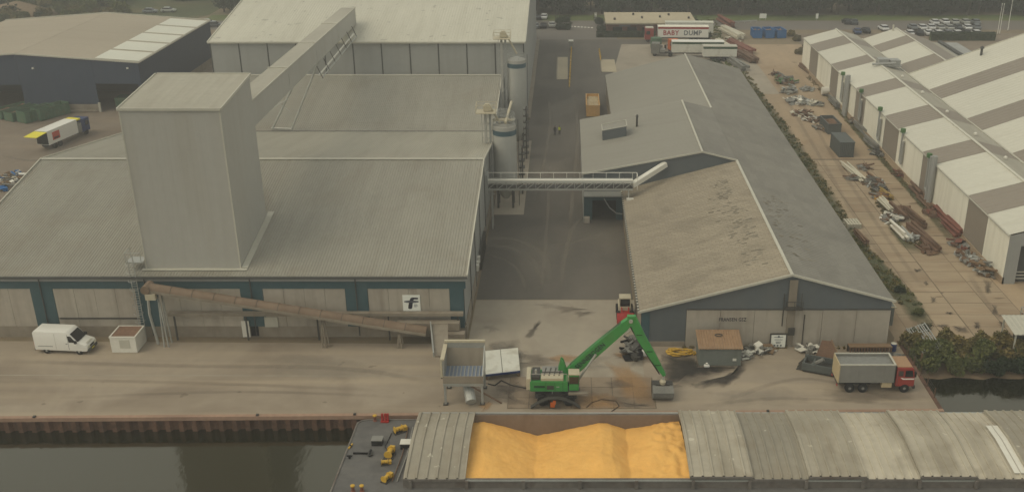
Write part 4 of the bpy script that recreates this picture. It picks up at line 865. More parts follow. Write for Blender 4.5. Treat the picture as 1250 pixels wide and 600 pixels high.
MB().box(8.4, 9.4, BYc - 1.3, BYc - .8, 3.6, 4.8).build('motor_box', 'white_paint', t)
# ---- conveyors on the quay front
cb = thing('inclined_conveyor', 'long brown covered belt conveyor rising along the quay front', 'conveyor', (-30, 101.2, 0))
c0, c1 = Vector((-45.6, 101.4, 7.0)), Vector((-15.6, 101.0, 1.9))
m = MB(); d = (c1 - c0).normalized(); sd = d.cross(Vector((0, 0, 1))).normalized(); up = sd.cross(d)
ring = [sd * (.62 * math.cos(a)) + up * (.54 * math.sin(a)) for a in [i * math.pi / 9 for i in range(10)]]
m.add([c0 + q for q in ring] + [c1 + q for q in ring], [(i, i + 1, 11 + i, 10 + i) for i in range(9)] + [tuple(range(9, -1, -1)), tuple(range(10, 20))])
cov = m.build('belt_cover', 'belt_cover', cb, smooth=True)
m = MB()
for s in (-.60, .60): m.bar(c0 + sd * s - up * .14, c1 + sd * s - up * .14, .12, .3)
m.build('side_beam', 'conc_wall', cb)
m = MB()
for k in range(1, 13):
    q = c0.lerp(c1, k / 13); m.path([q + r_ * 1.02 for r_ in ring], .025, 5)
m.build('cover_strap', 'steel_dark', cov)
MB().tube(c0 - sd * .8 + d * -.3, c0 + sd * .8 + d * -.3, .5, 12).build('head_drum', 'belt_cover', cb)
for f, w in ((.03, .5), (.62, .5), (.9, .4)):
    q = c0.lerp(c1, f); m = MB()
    for s in (-.6, .6): m.bar((q.x + s * .4, q.y - .5, 0), (q.x, q.y - .5, q.z - .3), .14, .14); m.bar((q.x + s * .4, q.y + .5, 0), (q.x, q.y + .5, q.z - .3), .14, .14)
    m.build('trestle', 'steel_galv' if f < .1 else 'conc_wall', cb)
q = c0 + Vector((-.2, -.3, -1.1)); MB().box(q.x - .2, q.x + .9, q.y - .5, q.y + .5, q.z, q.z + .7).build('drive_motor', 'cream', cb)
m = MB().path([c0 + Vector((-.3, -.2, -.6)), c0 + Vector((-.5, -.2, -3)), c0 + Vector((-.1, -.2, -6.8))], .16, 6); m.build('discharge_pipe', 'steel_galv', cb)
wc = thing('wall_conveyor', 'level grey conveyor duct along the quay front below the brown one', 'conveyor', (-29, 102.5, 3))
MB().box(-44.6, -11.6, 102.3, 102.9, 3.1, 3.45).build('duct', 'conc_wall', wc)
MB().box(-19.0, -12.0, 101.7, 102.7, 1.6, 2.5).build('end_housing', 'conc_wall', wc)
MB().box(-14.6, -11.4, 101.0, 102.0, .6, 1.5).build('end_housing', 'conc_wall', wc)
for x in (-44, -36, -28, -20, -12.2): MB().bar((x, 102.5, 0), (x, 102.5, 3.05), .16, .16).build('post', 'steel_dark', wc)
# link chute to the hopper
t = thing('link_chute', 'flat steel chute leaning from conveyor foot towards the hopper', 'chute', (-13, 97, 0))
MB().slab((-14.9, 100.4, 2.9), (-13.1, 100.4, 2.9), (-12.2, 92.6, 3.3), (-13.6, 92.6, 3.3), .2).build('belt_pan', 'conc_wall', t)
MB().bar((-15.0, 100.4, 3.2), (-13.7, 92.6, 3.6), .14, .5).build('side_plate', 'steel_galv', t)
for x, y, h in ((-14.2, 99.5, 2.7), (-13.2, 94, 3.0)): MB().bar((x, y, 0), (x, y, h), .15, .15).build('leg', 'steel_dark', t)
# ---- hopper
h = thing('grain_hopper', 'open steel loading hopper on four legs beside the crane', 'hopper', (-10.3, 90.3, 0))
hx0, hx1, hy0, hy1, hz = -12.35, -8.35, 88.7, 92.2, 2.5
MB().box(hx0, hx1, hy1 - .1, hy1, hz, 5.3).build('rear_wall', 'steel_galv', h); MB().box(hx0 + .01, hx0 + .11, hy0 + .12, hy1 - .11, hz, 5.0).build('side_wall', 'steel_galv', h)
m = MB().prism([(hx1 - .1, hy0 + .12, hz), (hx1 - .1, hy1 - .11, hz), (hx1 - .1, hy1 - .11, 5.0), (hx1 - .1, hy0 + .12, 3.3)], (.1, 0, 0)); m.build('side_wall', 'steel_galv', h)
MB().box(hx0, hx1, hy0, hy0 + .1, hz, 3.3).build('front_wall', 'conc_wall', h)
MB().box(hx0 - .12, hx1 + .02, hy1 - .16, hy1 + .16, 5.3, 5.52).build('rim_plank', 'cream', h); MB().box(hx0 - .2, hx0 + .2, hy0 + .1, hy1 - .2, 5.01, 5.2).build('rim_plank', 'cream', h)
MB().box(hx0 - .22, hx0 - .02, hy0 + .1, hy0 + .9, 3.1, 5.0).build('corner_plank', 'cream', h)
# sloping plates inside with ribbed feed plate
m = MB().slab((hx0 + .12, hy0 + .11, 2.62), (hx1 - .12, hy0 + .11, 2.62), (hx1 - .12, hy1 - .8, 3.0), (hx0 + .12, hy1 - .8, 3.0), .05); pl = m.build('feed_plate', 'grate', h)
for k in range(9):
    x = hx0 + .5 + k * .38; MB().bar((x, hy0 + .3, 2.70), (x, hy1 - .9, 3.02), .1, .08).build('feed_rib', 'steel_galv', pl)
MB().slab((hx0 + .12, hy1 - .8, 3.0), (hx1 - .12, hy1 - .8, 3.0), (hx1 - .12, hy1 - .12, 4.7), (hx0 + .12, hy1 - .12, 4.7), .04).build('back_slope', 'conc_wall', h)
for x, y in ((hx0 + .15, hy0 + .15), (hx1 - .15, hy0 + .15), (hx0 + .15, hy1 - .15), (hx1 - .15, hy1 - .15)):
    l_ = MB().bar((x, y, .06), (x, y, hz), .22, .22).build('leg', 'steel_galv', h); MB().box(x - .25, x + .25, y - .25, y + .25, .045, .1).build('foot_plate', 'steel_dark', l_)
MB().box(hx0, hx1, hy0 - .02, hy0 + .3, hz - .3, hz - .02).build('sill_beam', 'steel_galv', h)
m = MB().tube((-10.4, 91.5, 2.4), (-9.6, 88.4, .55), .55, 12); m.build('feed_screw', 'steel_galv', h)
MB().bar((hx1 - 1.6, hy0 + .1, hz - .1), (-6.6, 89.0, .06), .12, .12).build('prop', 'steel_rust', h)
# white plates beside the hopper
t = thing('steel_plate', 'pair of white steel plates with blue front edge beside the hopper', 'steel plate', (-6.7, 96.6, 0))
z = .7
pa = [G(592, 457, z), G(635, 452, z), G(632, 424, z), G(591, 428, z)]
mid0, mid1 = pa[0].lerp(pa[1], .5), pa[3].lerp(pa[2], .48)
MB().slab(pa[0], mid0 + Vector((-.03, 0, 0)), mid1 + Vector((-.03, 0, 0)), pa[3], .1).build('plate', 'plate_white', t); MB().slab(mid0 + Vector((.03, 0, .02)), pa[1], pa[2], mid1 + Vector((.03, 0, .02)), .1).build('plate', 'plate_white', t)
MB().bar(pa[0] + Vector((0, -.05, -.08)), pa[1] + Vector((0, -.05, -.08)), .08, .24).build('edge_beam', 'navy_paint', t)
for q in pa: c_ = sum(pa, Vector()) / 4; q = q.lerp(c_, .08); MB().box(q.x - .15, q.x + .15, q.y - .15, q.y + .15, .02, z - .1).build('support_block', 'wood', t)

# ---- green crane
def wheel(par, x, y, r, w, hub='steel_dark', ax='y'):
    o = MB().lathe([(r * .62, -w / 2), (r * .92, -w / 2), (r, -w * .3), (r, w * .3), (r * .92, w / 2), (r * .62, w / 2)], 18, (x, y, r), axis='y').build('wheel', 'rubber', par, local=True)
    MB().lathe([(r * .2, -w / 2 - .01), (r * .6, -w * .42), (r * .6, w * .42), (r * .2, w / 2 + .01)], 14, (x, y, r), axis='y').build('rim', hub, o, local=True)
    return o
k0 = G(680, 492)
cr = thing('material_handler', 'green material handler crane with raised boom on the quay', 'crane', (-1.1, 89.9, 0))
def L_(p): return Vector(p)
for x in (-1.3, 1.3):
    for y in (-1.15, 1.15): wheel(cr, x, y, .58, .55)
MB().box(-2.1, 2.1, -.85, .85, .55, 1.05).build('undercarriage', 'steel_dark', cr, local=True)
# curved outrigger guards front and rear
for s in (-1, 1):
    m = MB(); pts = [(-2.5, .12), (-2.2, .35), (-1.5, .8), (-.8, 1.12), (.2, 1.18), (1.0, 1.0), (1.7, .62), (2.4, .14)]
    for (xa_, za_), (xb_, zb_) in zip(pts[:-1], pts[1:]): m.bar((xa_, s * 1.75, za_), (xb_, s * 1.75, zb_), .5, .1)
    m.build('outrigger_arm', 'steel_dark', cr, local=True)
MB().box(-.55, -.1, -2.02, -1.85, .25, .75).build('orange_marker', 'orange', cr, local=True)
MB().box(-.3, -.0, -2.05, -1.9, .62, .98).build('orange_marker', 'orange', cr, local=True)
MB().lathe([(.85, 0), (.85, .5)], 20, (0, 0, 1.06)).build('slew_ring', 'steel_dark', cr, local=True)
MB().tube((-.35, -.7, .9), (-.35, -.7, 1.7), .08, 6).build('hydraulic_post', 'steel_galv', cr, local=True)
up_ = MB().box(-2.6, 1.2, -1.25, 1.25, 1.6, 2.75).build('upper_body', 'green_paint', cr, local=True, bevel=.07)
MB().box(-2.95, -2.5, -1.22, 1.22, 1.75, 3.05).build('counterweight', 'cream', cr, local=True, bevel=.08)
MB().box(-1.5, .75, -1.15, -.1, 2.78, 3.05).build('engine_deck', 'cream', up_, local=True); MB().box(-2.4, -1.6, -1.0, 1.0, 2.78, 3.15).build('radiator', 'steel_dark', up_, local=True, bevel=.05)
MB().box(-1.4, .7, .05, 1.1, 2.78, 3.2).build('engine_cover', 'tip_grey', up_, local=True, bevel=.05)
MB().tube((-2.0, -.5, 3.1), (-2.0, -.5, 3.7), .12, 8).build('exhaust', 'steel_galv', up_, local=True)
MB().box(-2.2, -1.1, -1.285, -1.25, 2.05, 2.3).build('name_mark', 'green_dark', up_, local=True)
m = MB().bar((-2.5, -1.2, 2.75), (-2.5, -1.2, 3.6), .05, .05); m.bar((1.1, -1.2, 2.75), (1.1, -1.2, 3.6), .05, .05); m.bar((-2.5, -1.2, 3.6), (1.1, -1.2, 3.6), .05, .05); m.build('handrail', 'steel_galv', up_, local=True)
m = MB().prism([(.1, .2, 2.75), (1.2, .2, 2.75), (.75, .2, 4.2), (.5, .2, 4.4)], (0, .18, 0)); m.prism([(.1, .75, 2.75), (1.2, .75, 2.75), (.75, .75, 4.2), (.5, .75, 4.4)], (0, .18, 0)); m.build('boom_bracket', 'green_paint', cr, local=True)
for x in (-1.0, -.1, .7): MB().box(x - .015, x + .015, -1.268, -1.252, 1.7, 2.68).build('panel_seam', 'green_dark', up_, local=True)
MB().box(-.9, -.2, -1.275, -1.252, 1.85, 2.3).build('vent_grille', 'steel_dark', up_, local=True); MB().box(.05, .35, -1.275, -1.252, 2.1, 2.2).build('latch', 'steel_galv', up_, local=True)
for k in range(4): MB().tube((-1.2 + k * .5, -.6, 3.05), (-1.0 + k * .5, .6, 3.28), .05, 6).build('engine_pipe', 'steel_dark', up_, local=True)
# cab at the front left, glazed
MB().box(1.3, 2.3, -1.25, -.2, 1.7, 3.5).build('cab', 'green_paint', cr, local=True, bevel=.08)
MB().box(1.34, 2.26, -1.29, -1.24, 2.5, 3.3).build('cab_window', 'glass', cr, local=True); MB().box(2.28, 2.34, -1.15, -.3, 2.2, 3.35).build('cab_window', 'glass', cr, local=True)
MB().box(1.25, 2.35, -1.3, -.15, 3.5, 3.6).build('cab_roof', 'cream', cr, local=True)
MB().box(1.25, 3.2, -1.5, -1.0, 1.35, 1.5).build('step', 'conc_wall', cr, local=True)
b0 = Vector((1.2, .45, 2.7)); b1 = P(770, 391, 90.2) - Vector((-1.1, 89.9, 0)); b1.y = .45
def beam(pts, wid, name, mat, par):
    m = MB()
    d = [(pts[0][0], pts[0][1])]
    top = [(Vector(p), h_) for p, h_ in pts]
    vs = []
    for i, (p, h_) in enumerate(top):
        q = top[min(i + 1, len(top) - 1)][0] - top[max(i - 1, 0)][0]; q.normalize(); u = Vector((-q.z, 0, q.x)); u = u if u.z > 0 or abs(u.z) < .2 else -u
        vs += [p + u * h_ / 2 - Vector((0, wid / 2, 0)), p + u * h_ / 2 + Vector((0, wid / 2, 0)), p - u * h_ / 2 + Vector((0, wid / 2, 0)), p - u * h_ / 2 - Vector((0, wid / 2, 0))]
    fs = [(3, 2, 1, 0)]; n = len(top)
    for i in range(n - 1):
        for j in range(4): a, c = i * 4 + j, i * 4 + (j + 1) % 4; fs.append((a, c, c + 4, a + 4))
    fs.append((4 * n - 4, 4 * n - 3, 4 * n - 2, 4 * n - 1)); m.add(vs, fs)
    return m.build(name, mat, par, local=True, bevel=.03)
bm_ = beam([(b0, .85), (b0.lerp(b1, .12), 1.2), (b0.lerp(b1, .55), 1.15), (b0.lerp(b1, .9), .95), (b1, .75)], .6, 'boom', 'green_paint', cr)
dv = (b1 - b0).normalized(); un = Vector((-dv.z, 0, dv.x))
m = MB().tube(b0.lerp(b1, .1) + un * .58 + Vector((0, -.15, 0)), b0.lerp(b1, .9) + un * .48 + Vector((0, -.15, 0)), .06, 6); m.tube(b0.lerp(b1, .1) + un * .58 + Vector((0, .12, 0)), b0.lerp(b1, .9) + un * .48 + Vector((0, .12, 0)), .06, 6); m.build('hydraulic_line', 'steel_dark', bm_, local=True)
text('SENNEBOGEN', 'lettering', .72, 'ink', bm_, b0.lerp(b1, .36) + Vector((0, -.33, 0)), Matrix(((dv.x, un.x, 0), (0, 0, -1), (dv.z, un.z, 0))).to_euler(), xs=.8)
s1_ = P(811, 458, 90.2) - Vector((-1.1, 89.9, 0)); s1_.y = .45
sk = beam([(b1 + Vector((-.35, 0, .25)), .5), (b1 + Vector((.15, 0, .25)), .85), (b1.lerp(s1_, .3), .9), (b1.lerp(s1_, .7), .68), (s1_, .34)], .5, 'stick', 'green_paint', cr)
m = MB().path([b1.lerp(s1_, u) + Vector((-.38 - .1 * math.sin(u * 3.1), -.12, -.05)) for u in (0, .2, .4, .6, .8, .97)], .05, 6); m.path([b1.lerp(s1_, u) + Vector((-.36 - .12 * math.sin(u * 3.1), .12, -.05)) for u in (0, .2, .4, .6, .8, .97)], .05, 6); m.build('hose', 'black', sk, local=True)
for u in (.25, .55, .8): MB().box(*(b1.lerp(s1_, u).x + q for q in (-.3, .3)), .18, .72, *(b1.lerp(s1_, u).z + q for q in (-.05, .05))).build('hose_clamp', 'green_dark', sk, local=True)
m = MB().tube(b1 + Vector((0, -.4, 0)), b1 + Vector((0, .4, 0)), .2, 10); m.build('joint_pin', 'steel_galv', cr, local=True)
m = MB().tube(b0.lerp(b1, .62) - un * .55, b1.lerp(s1_, .12) + Vector((-.5, 0, -.35)), .11, 8); m.build('ram', 'white_paint', cr, local=True)
m = MB().tube(b0 + Vector((1.0, -.42, -.6)), b0.lerp(b1, .45) + Vector((0, -.42, -.3)), .12, 8); m.build('ram', 'steel_galv', cr, local=True)
# clamshell bucket hanging from the stick
sw = s1_ + Vector((-.12, 0, -.75)); MB().tube(s1_, sw, .1, 8).build('grab_link', 'steel_galv', cr, local=True)
gb = MB().lathe([(.28, 0), (.34, .3), (.18, .5)], 12, (sw.x, sw.y, sw.z - .3)).build('rotator', 'cream', cr, local=True)
zb_ = .07; cx_ = sw.x; cy_ = sw.y; w_ = 1.05
pr_ = [(-1.3, 1.1), (-1.2, .5), (-.8, .1), (-.05, .0), (-.05, 1.3), (-.55, 1.4)]
MB().prism([(cx_ - w_, cy_ + a, zb_ + c) for a, c in pr_], (2 * w_, 0, 0)).build('grab_shell', 'scrap_grey', cr, local=True)
MB().prism([(cx_ - w_, cy_ - a, zb_ + c) for a, c in pr_], (2 * w_, 0, 0)).build('grab_shell', 'steel_dark', cr, local=True)
m = MB().box(cx_ - .7, cx_ + .7, cy_ - .2, cy_ + .2, zb_ + 1.3, sw.z - .25); m.build('grab_frame', 'steel_dark', cr, local=True)
# supply cable from crane to hopper
t = MB().path([G(645, 474, .05), G(625, 470, .05), G(612, 464, .05), G(604, 470, .05), G(596, 468, .05)], .07, 6).build('power_cable', 'black'); tag(t, 'black power cable snaking from the crane to the hopper', 'cable')
t = MB().path([G(716, 497, .06), G(722, 491, .06), G(734, 487, .06), G(752, 489, .06), G(756, 495, .06), G(746, 502, .06)], .04, 6).build('loose_cable', 'black'); tag(t, 'thin loose cable curled on the slabs right of the crane', 'cable')

# ================================================================== VEHICLES
def prof_body(m, prof, y0, y1): return m.prism([(x, y0, z) for x, z in prof], (0, y1 - y0, 0))
# panel van
v0 = G(77, 432)
vn = thing('panel_van', 'white high roof panel van parked against the quay front', 'van', (v0.x, v0.y + 1.0, 0), R(-4))
prof = [(-3.0, .45), (2.75, .4), (2.98, .55), (3.0, .95), (2.85, 1.2), (1.95, 1.5), (1.2, 2.45), (.85, 2.68), (-2.85, 2.72), (-3.0, 2.5)]
bd = prof_body(MB(), prof, -1.0, 1.0).build('body', 'white_clean', vn, local=True, bevel=.09, smooth=True)
for s in (-1, 1):
    MB().prism([(1.0, s * 1.005, 1.5), (1.85, s * 1.005, 1.5), (1.3, s * 1.005, 2.25), (.95, s * 1.005, 2.25)], (0, s * .012, 0)).build('side_window', 'glass', vn, local=True)
    MB().box(.9, .93, s * 1.0 - .01, s * 1.0 + .01, .6, 2.4).build('door_seam', 'trim_dark', vn, local=True)
    MB().box(1.7, 1.95, s * 1.02, s * 1.22, 1.45, 1.75).build('mirror', 'black', vn, local=True)
    MB().box(-2.6, -.9, s * 1.0 - .01, s * 1.0 + .012, .92, .97).build('side_moulding', 'trim_dark', vn, local=True)
    MB().box(2.8, 3.02, s * .62 - .2, s * .62 + .2, .78, 1.05).build('headlight', 'skylight', vn, local=True)
    for x in (-1.75, 1.95): wheel(vn, x, s * .86, .36, .26, 'steel_galv')
MB().slab((1.22, -.84, 2.44), (1.97, -.88, 1.54), (1.97, .88, 1.54), (1.22, .84, 2.44), -.03).build('windscreen', 'glass', vn, local=True)
MB().box(2.9, 3.08, -.95, .95, .38, .68).build('bumper', 'trim_dark', vn, local=True); MB().box(-3.08, -2.95, -.95, .95, .4, .58).build('bumper', 'trim_dark', vn, local=True)
MB().box(2.96, 3.03, -.4, .4, .78, .98).build('grille', 'black', vn, local=True)
for s in (-1, 1): MB().box(-3.03, -2.98, s * .88 - .07, s * .88 + .07, .95, 1.45).build('tail_lamp', 'red_paint', vn, local=True); MB().box(.62, .82, s * 1.0 - .02, s * 1.0 + .02, 1.28, 1.34).build('door_handle', 'trim_dark', vn, local=True); MB().box(-.55, -.52, s * 1.0 - .008, s * 1.0 + .01, .6, 2.5).build('door_seam', 'trim', vn, local=True)
MB().box(3.06, 3.1, -.26, .26, .46, .58).build('number_plate', 'yellow_bright', vn, local=True); MB().box(2.0, 2.85, -.55, .55, 1.24, 1.27).build('bonnet_vent', 'trim', vn, local=True)
# tipper truck
t0 = G(1067, 479)
tk = thing('tipper_truck', 'red cab tipper truck with high grey body parked on the quay', 'truck', (t0.x, t0.y + 1.25, 0))
MB().box(-3.7, 3.6, -.45, .45, .6, .95).build('chassis', 'steel_dark', tk, local=True)
bx = MB().box(-3.75, 1.85, -1.25, -1.17, 1.2, 3.2); bx.box(-3.75, 1.85, 1.17, 1.25, 1.2, 3.2); bx.box(1.75, 1.86, -1.169, 1.169, 1.2, 3.2); bx.box(-3.7, 1.74, -1.169, 1.169, 1.2, 1.35)
bx = bx.build('tipper_body', 'tip_grey', tk, local=True)
m = MB().box(-3.8, 1.9, -1.3, -1.14, 3.2, 3.3); m.box(-3.8, 1.9, 1.14, 1.3, 3.2, 3.3); m.box(1.74, 1.92, -1.139, 1.139, 3.2, 3.3); m.build('top_rail', 'trim', bx, local=True)
MB().box(-3.86, -3.76, -1.25, 1.25, 1.15, 3.25).build('tailgate', 'tip_cream', tk, local=True)
MB().box(-3.74, 1.74, -1.16, 1.16, 1.36, 2.95).build('load', 'tip_load', bx, local=True)
cab = prof_body(MB(), [(2.1, .75), (3.95, .75), (4.0, 1.0), (3.98, 1.75), (3.8, 2.75), (3.6, 2.9), (2.1, 2.9)], -1.22, 1.22).build('cab', 'cab_red', tk, local=True, bevel=.06)
MB().box(2.1, 3.6, -1.12, 1.12, 2.9, 2.98).build('cab_roof', 'cab_roof', cab, local=True)
for s in (-1, 1):
    MB().prism([(2.95, s * 1.222, 1.85), (3.8, s * 1.222, 1.85), (3.66, s * 1.222, 2.6), (2.95, s * 1.222, 2.6)], (0, s * .012, 0)).build('side_window', 'glass', cab, local=True)
    MB().prism([(2.3, s * 1.222, 1.95), (2.75, s * 1.222, 1.95), (2.75, s * 1.222, 2.55), (2.3, s * 1.222, 2.55)], (0, s * .012, 0)).build('side_window', 'steel_dark', cab, local=True)
    MB().prism([(2.5, s * 1.224, 1.78), (2.75, s * 1.224, 1.55), (3.9, s * 1.224, 1.55), (3.95, s * 1.224, 1.7), (2.9, s * 1.224, 1.68)], (0, s * .012, 0)).build('white_flash', 'white_clean', cab, local=True)
    MB().box(3.9, 4.05, s * 1.25 - .12, s * 1.25 + .12, 1.9, 2.5).build('mirror', 'black', cab, local=True)
    for x in (-2.55, -1.2, 3.05): wheel(tk, x, s * 1.08, .5, .32, 'tip_grey')
    MB().box(.7, 1.75, s * .85 - .3, s * .85 + .3, .55, 1.1).build('fuel_tank', 'tip_cream', tk, local=True, bevel=.04)
    MB().box(-3.2, -.5, s * 1.1 - .16, s * 1.1 + .16, 1.03, 1.1).build('mudguard', 'black', tk, local=True)
MB().slab((3.99, -1.1, 1.8), (3.99, 1.1, 1.8), (3.83, 1.1, 2.65), (3.83, -1.1, 2.65), -.02).build('windscreen', 'glass', cab, local=True)
for s in (-1, 1): MB().box(4.1, 4.14, s * .9 - .2, s * .9 + .2, .55, .72).build('headlight', 'skylight', tk, local=True); MB().box(-3.9, -3.84, s * 1.0 - .15, s * 1.0 + .15, .75, .9).build('tail_lamp', 'red_paint', tk, local=True); MB().box(2.2, 2.24, s * 1.215 - .01, s * 1.215 + .015, .9, 2.8).build('door_seam', 'trim_dark', cab, local=True)
for k in range(7): 
    for s in (-1, 1): MB().box(-3.6 + k * .87, -3.5 + k * .87, s * 1.25 - .03, s * 1.25 + .03, 1.22, 3.18).build('body_rib', 'tip_grey', bx, local=True)
MB().box(3.9, 4.12, -1.2, 1.2, .45, .8).build('bumper', 'steel_dark', tk, local=True); MB().box(1.9, 2.08, -1.0, 1.0, 1.0, 2.9).build('headboard', 'steel_dark', tk, local=True)
# dark box trailer implement behind the truck
g0 = G(1003, 452)
t = thing('grab_bucket', 'rusty dark green spare grab lying open beside the tipper truck', 'grab bucket', (g0.x, g0.y, 0), R(-22))
MB().slab((-1.9, -1.0, .2), (1.6, -1.0, .2), (1.6, .9, .45), (-1.9, .9, .45), .12).build('floor_plate', 'steel_dark', t, local=True)
for y in (-1.0, 1.0): MB().bar((-2.0, y, .7), (1.7, y, .7), .18, .8).build('side_beam', 'skip_grey', t, local=True)
for x in (-1.9, -.9, 1.6): MB().bar((x, -1.0, .75), (x, 1.0, .75), .2, .25).build('cross_beam', 'skip_grey', t, local=True)
for y in (-.8, -.2, .5): MB().prism([(-2.0, y, .1), (-2.6, y, .0), (-2.0, y, .8)], (0, .3, 0)).build('tooth', 'steel_dark', t, local=True)
MB().tube((-1.0, 0, .5), (.1, .2, 1.3), .25, 8).build('pivot', 'scrap_grey', t, local=True)
t = thing('leaning_plate', 'brown triangular steel chute plate behind the spare grab', 'steel plate', (g0.x + 1.0, g0.y + 2.0, 0), R(-10))
MB().slab((-1.4, -.6, .35), (1.6, -1.2, .2), (.5, 1.2, 1.9), (-.6, 1.2, 1.9), .08).build('plate', 'steel_rust', t, local=True)
m = MB().bar((1.6, -1.2, .3), (.4, 1.3, 2.0), .12, .12); m.bar((.45, 1.2, 0), (.45, 1.2, 1.9), .12, .12); m.bar((-.55, 1.2, 0), (-.55, 1.2, 1.9), .12, .12); m.build('frame', 'wood', t, local=True)
# red loader in the passage
l0 = G(763, 391)
t = thing('wheel_loader', 'small cream wheel loader with red bucket beside the right warehouse', 'loader', (l0.x, l0.y + 1.2, 0), R(-90))
MB().box(-1.6, .6, -.75, .75, .7, 1.5).build('body', 'cream', t, local=True, bevel=.08)
MB().box(-.5, .5, -.6, .6, 1.5, 2.5).build('cab', 'glass', t, local=True); MB().box(-.6, .6, -.68, .68, 2.5, 2.62).build('cab_roof', 'cream', t, local=True)
for y in (-.62, .62):
    for x in (-.52, .52): MB().bar((x, y, 1.5), (x, y, 2.5), .1, .1).build('cab_post', 'cream', t, local=True)
for x in (-1.0, .9):
    for y in (-.8, .8): wheel(t, x, y, .55, .4)
MB().box(.6, 1.6, -.5, .5, .6, 1.0).build('front_frame', 'red_paint', t, local=True); MB().prism([(1.6, -1.0, .15), (2.4, -1.0, .12), (2.3, -1.0, .6), (1.7, -1.0, 1.25)], (0, 2.0, 0)).build('bucket', 'red_paint', t, local=True)
for y in (-.4, .4): MB().bar((.5, y, 1.4), (1.7, y, .8), .14, .2).build('lift_arm', 'red_paint', t, local=True)
# lorry with yellow tail lift in the left yard
w0 = G(83, 180)
t = thing('box_lorry', 'white box lorry with navy cab and raised yellow tail lift', 'lorry', (-91.5, 175.5, 0), R(40))
r0, r1 = G(62, 184), G(112, 162); ang = math.atan2(r1.y - r0.y, r1.x - r0.x); c_ = (r0 + r1) / 2; nrm_ = Vector((-math.sin(ang), math.cos(ang), 0)); c_ += nrm_ * 1.25; t.location = (c_.x, c_.y, 0); t.rotation_euler = (0, 0, ang)
LL = (r1 - r0).length
lx0 = -LL / 2; lx1 = LL / 2; bl = lx1 - 3.4
MB().box(lx0 + .2, lx1 - .4, -.5, .5, .6, 1.0).build('chassis', 'steel_dark', t, local=True)
MB().box(lx0, bl, -1.25, 1.25, 1.0, 3.5).build('box_body', 'white_clean', t, local=True, bevel=.04)
MB().box(lx0 - .06, lx0 - .005, -1.15, 1.15, 1.1, 3.4).build('rear_opening', 'dark_void', t, local=True)
MB().slab((lx0 - .1, -1.25, 3.4), (lx0 - .1, 1.25, 3.4), (lx0 - 2.8, 1.25, 3.2), (lx0 - 2.8, -1.25, 3.2), .1).build('tail_lift', 'yellow_bright', t, local=True)
MB().box(lx0 + 1.1, lx0 + 3.0, -1.275, -1.252, 1.6, 3.0).build('side_decal', 'decal_red', t, local=True); MB().box(lx0 + 1.4, lx0 + 2.7, -1.29, -1.276, 1.75, 2.05).build('decal_bar', 'ink', t, local=True)
MB().box(bl + .1, bl + 1.1, -1.2, 1.2, .9, 2.6).build('rear_frame', 'tip_grey', t, local=True); MB().box(bl + .1, bl + 1.1, -1.22, 1.22, 3.2, 3.45).build('wind_deflector', 'yellow_bright', t, local=True)
MB().box(lx1 - 2.2, lx1, -1.2, 1.2, .7, 3.1).build('cab', 'navy_paint', t, local=True, bevel=.12); MB().box(lx1 - .02, lx1 + .02, -1.05, 1.05, 1.8, 2.8).build('windscreen', 'glass', t, local=True)
MB().box(lx1 - 1.2, lx1 - .3, -1.22, -1.19, 1.8, 2.6).build('side_window', 'glass', t, local=True)
for x in (lx0 + 1.6, lx0 + 2.9, lx1 - 1.1):
    for y in (-1.05, 1.05): wheel(t, x, y, .5, .3)

# ---- open skips
def skip(name, loc, rz, l, w, h, mat, lab, group, load='rusty_load', cat='skip'):
    t = thing(name, lab, cat, loc, rz, group); tt = .08
    m = MB().box(-l / 2, l / 2, -w / 2, -w / 2 + tt, .15, h); m.box(-l / 2, l / 2, w / 2 - tt, w / 2, .15, h); m.box(-l / 2, -l / 2 + tt, -w / 2 + tt, w / 2 - tt, .15, h); m.box(l / 2 - tt, l / 2, -w / 2 + tt, w / 2 - tt, .15, h); m.box(-l / 2, l / 2, -w / 2, w / 2, .1, .149); m.build('shell', mat, t, local=True)
    m = MB()
    n = int(l / .8)
    for i in range(n + 1):
        x = -l / 2 + .08 + i * (l - .16) / n
        for s in (-1, 1): m.box(x - .06, x + .06, s * w / 2 - (.07 if s < 0 else 0), s * w / 2 + (.07 if s > 0 else 0), .15, h - .1)
    for s in (-1, 1): m.box(-l / 2 - .02, l / 2 + .02, s * w / 2 - .09, s * w / 2 + .09, h - .09, h + .04)
    m.box(l / 2 - .05, l / 2 + .08, -w / 2 + .1, w / 2 - .1, h - .09, h + .04); m.box(-l / 2 - .08, -l / 2 + .05, -w / 2 + .1, w / 2 - .1, h - .09, h + .04); m.build('ribs', mat, t, local=True)
    if load:
        m = MB(); nx, ny = 8, 4
        pt = [[(-l / 2 + tt + (l - 2 * tt) * i / nx, -w / 2 + tt + (w - 2 * tt) * j / ny, h * (.55 + .3 * rnd.random())) for j in range(ny + 1)] for i in range(nx + 1)]
        for i in range(nx):
            for j in range(ny): m.quad(pt[i][j], pt[i + 1][j], pt[i + 1][j + 1], pt[i][j + 1])
        m.build('load', load, t, local=True)
    for s in (-1, 1): MB().tube((-l / 2 + .5, s * w * .35, .08), (-l / 2 + .9, s * w * .35, .08), .08, 8).build('roller', 'steel_dark', t, local=True)
    return t
for k, ((px, py), lab) in enumerate((((44, 148), 'right-hand green open skip in front of the navy warehouse'), ((26, 151), 'middle green open skip in front of the navy warehouse'), ((10, 149), 'rusty filled green skip left of the middle skip'), ((-4, 146), 'leftmost green skip cut by the left picture edge'))):
    p = G(px, py); skip('green_skip', (p.x + 1.6, p.y + 3.2, 0), R(62), 6.6, 2.5, 2.3 if k < 2 else 1.8, 'skip_green', lab, 'green skips in the left yard')
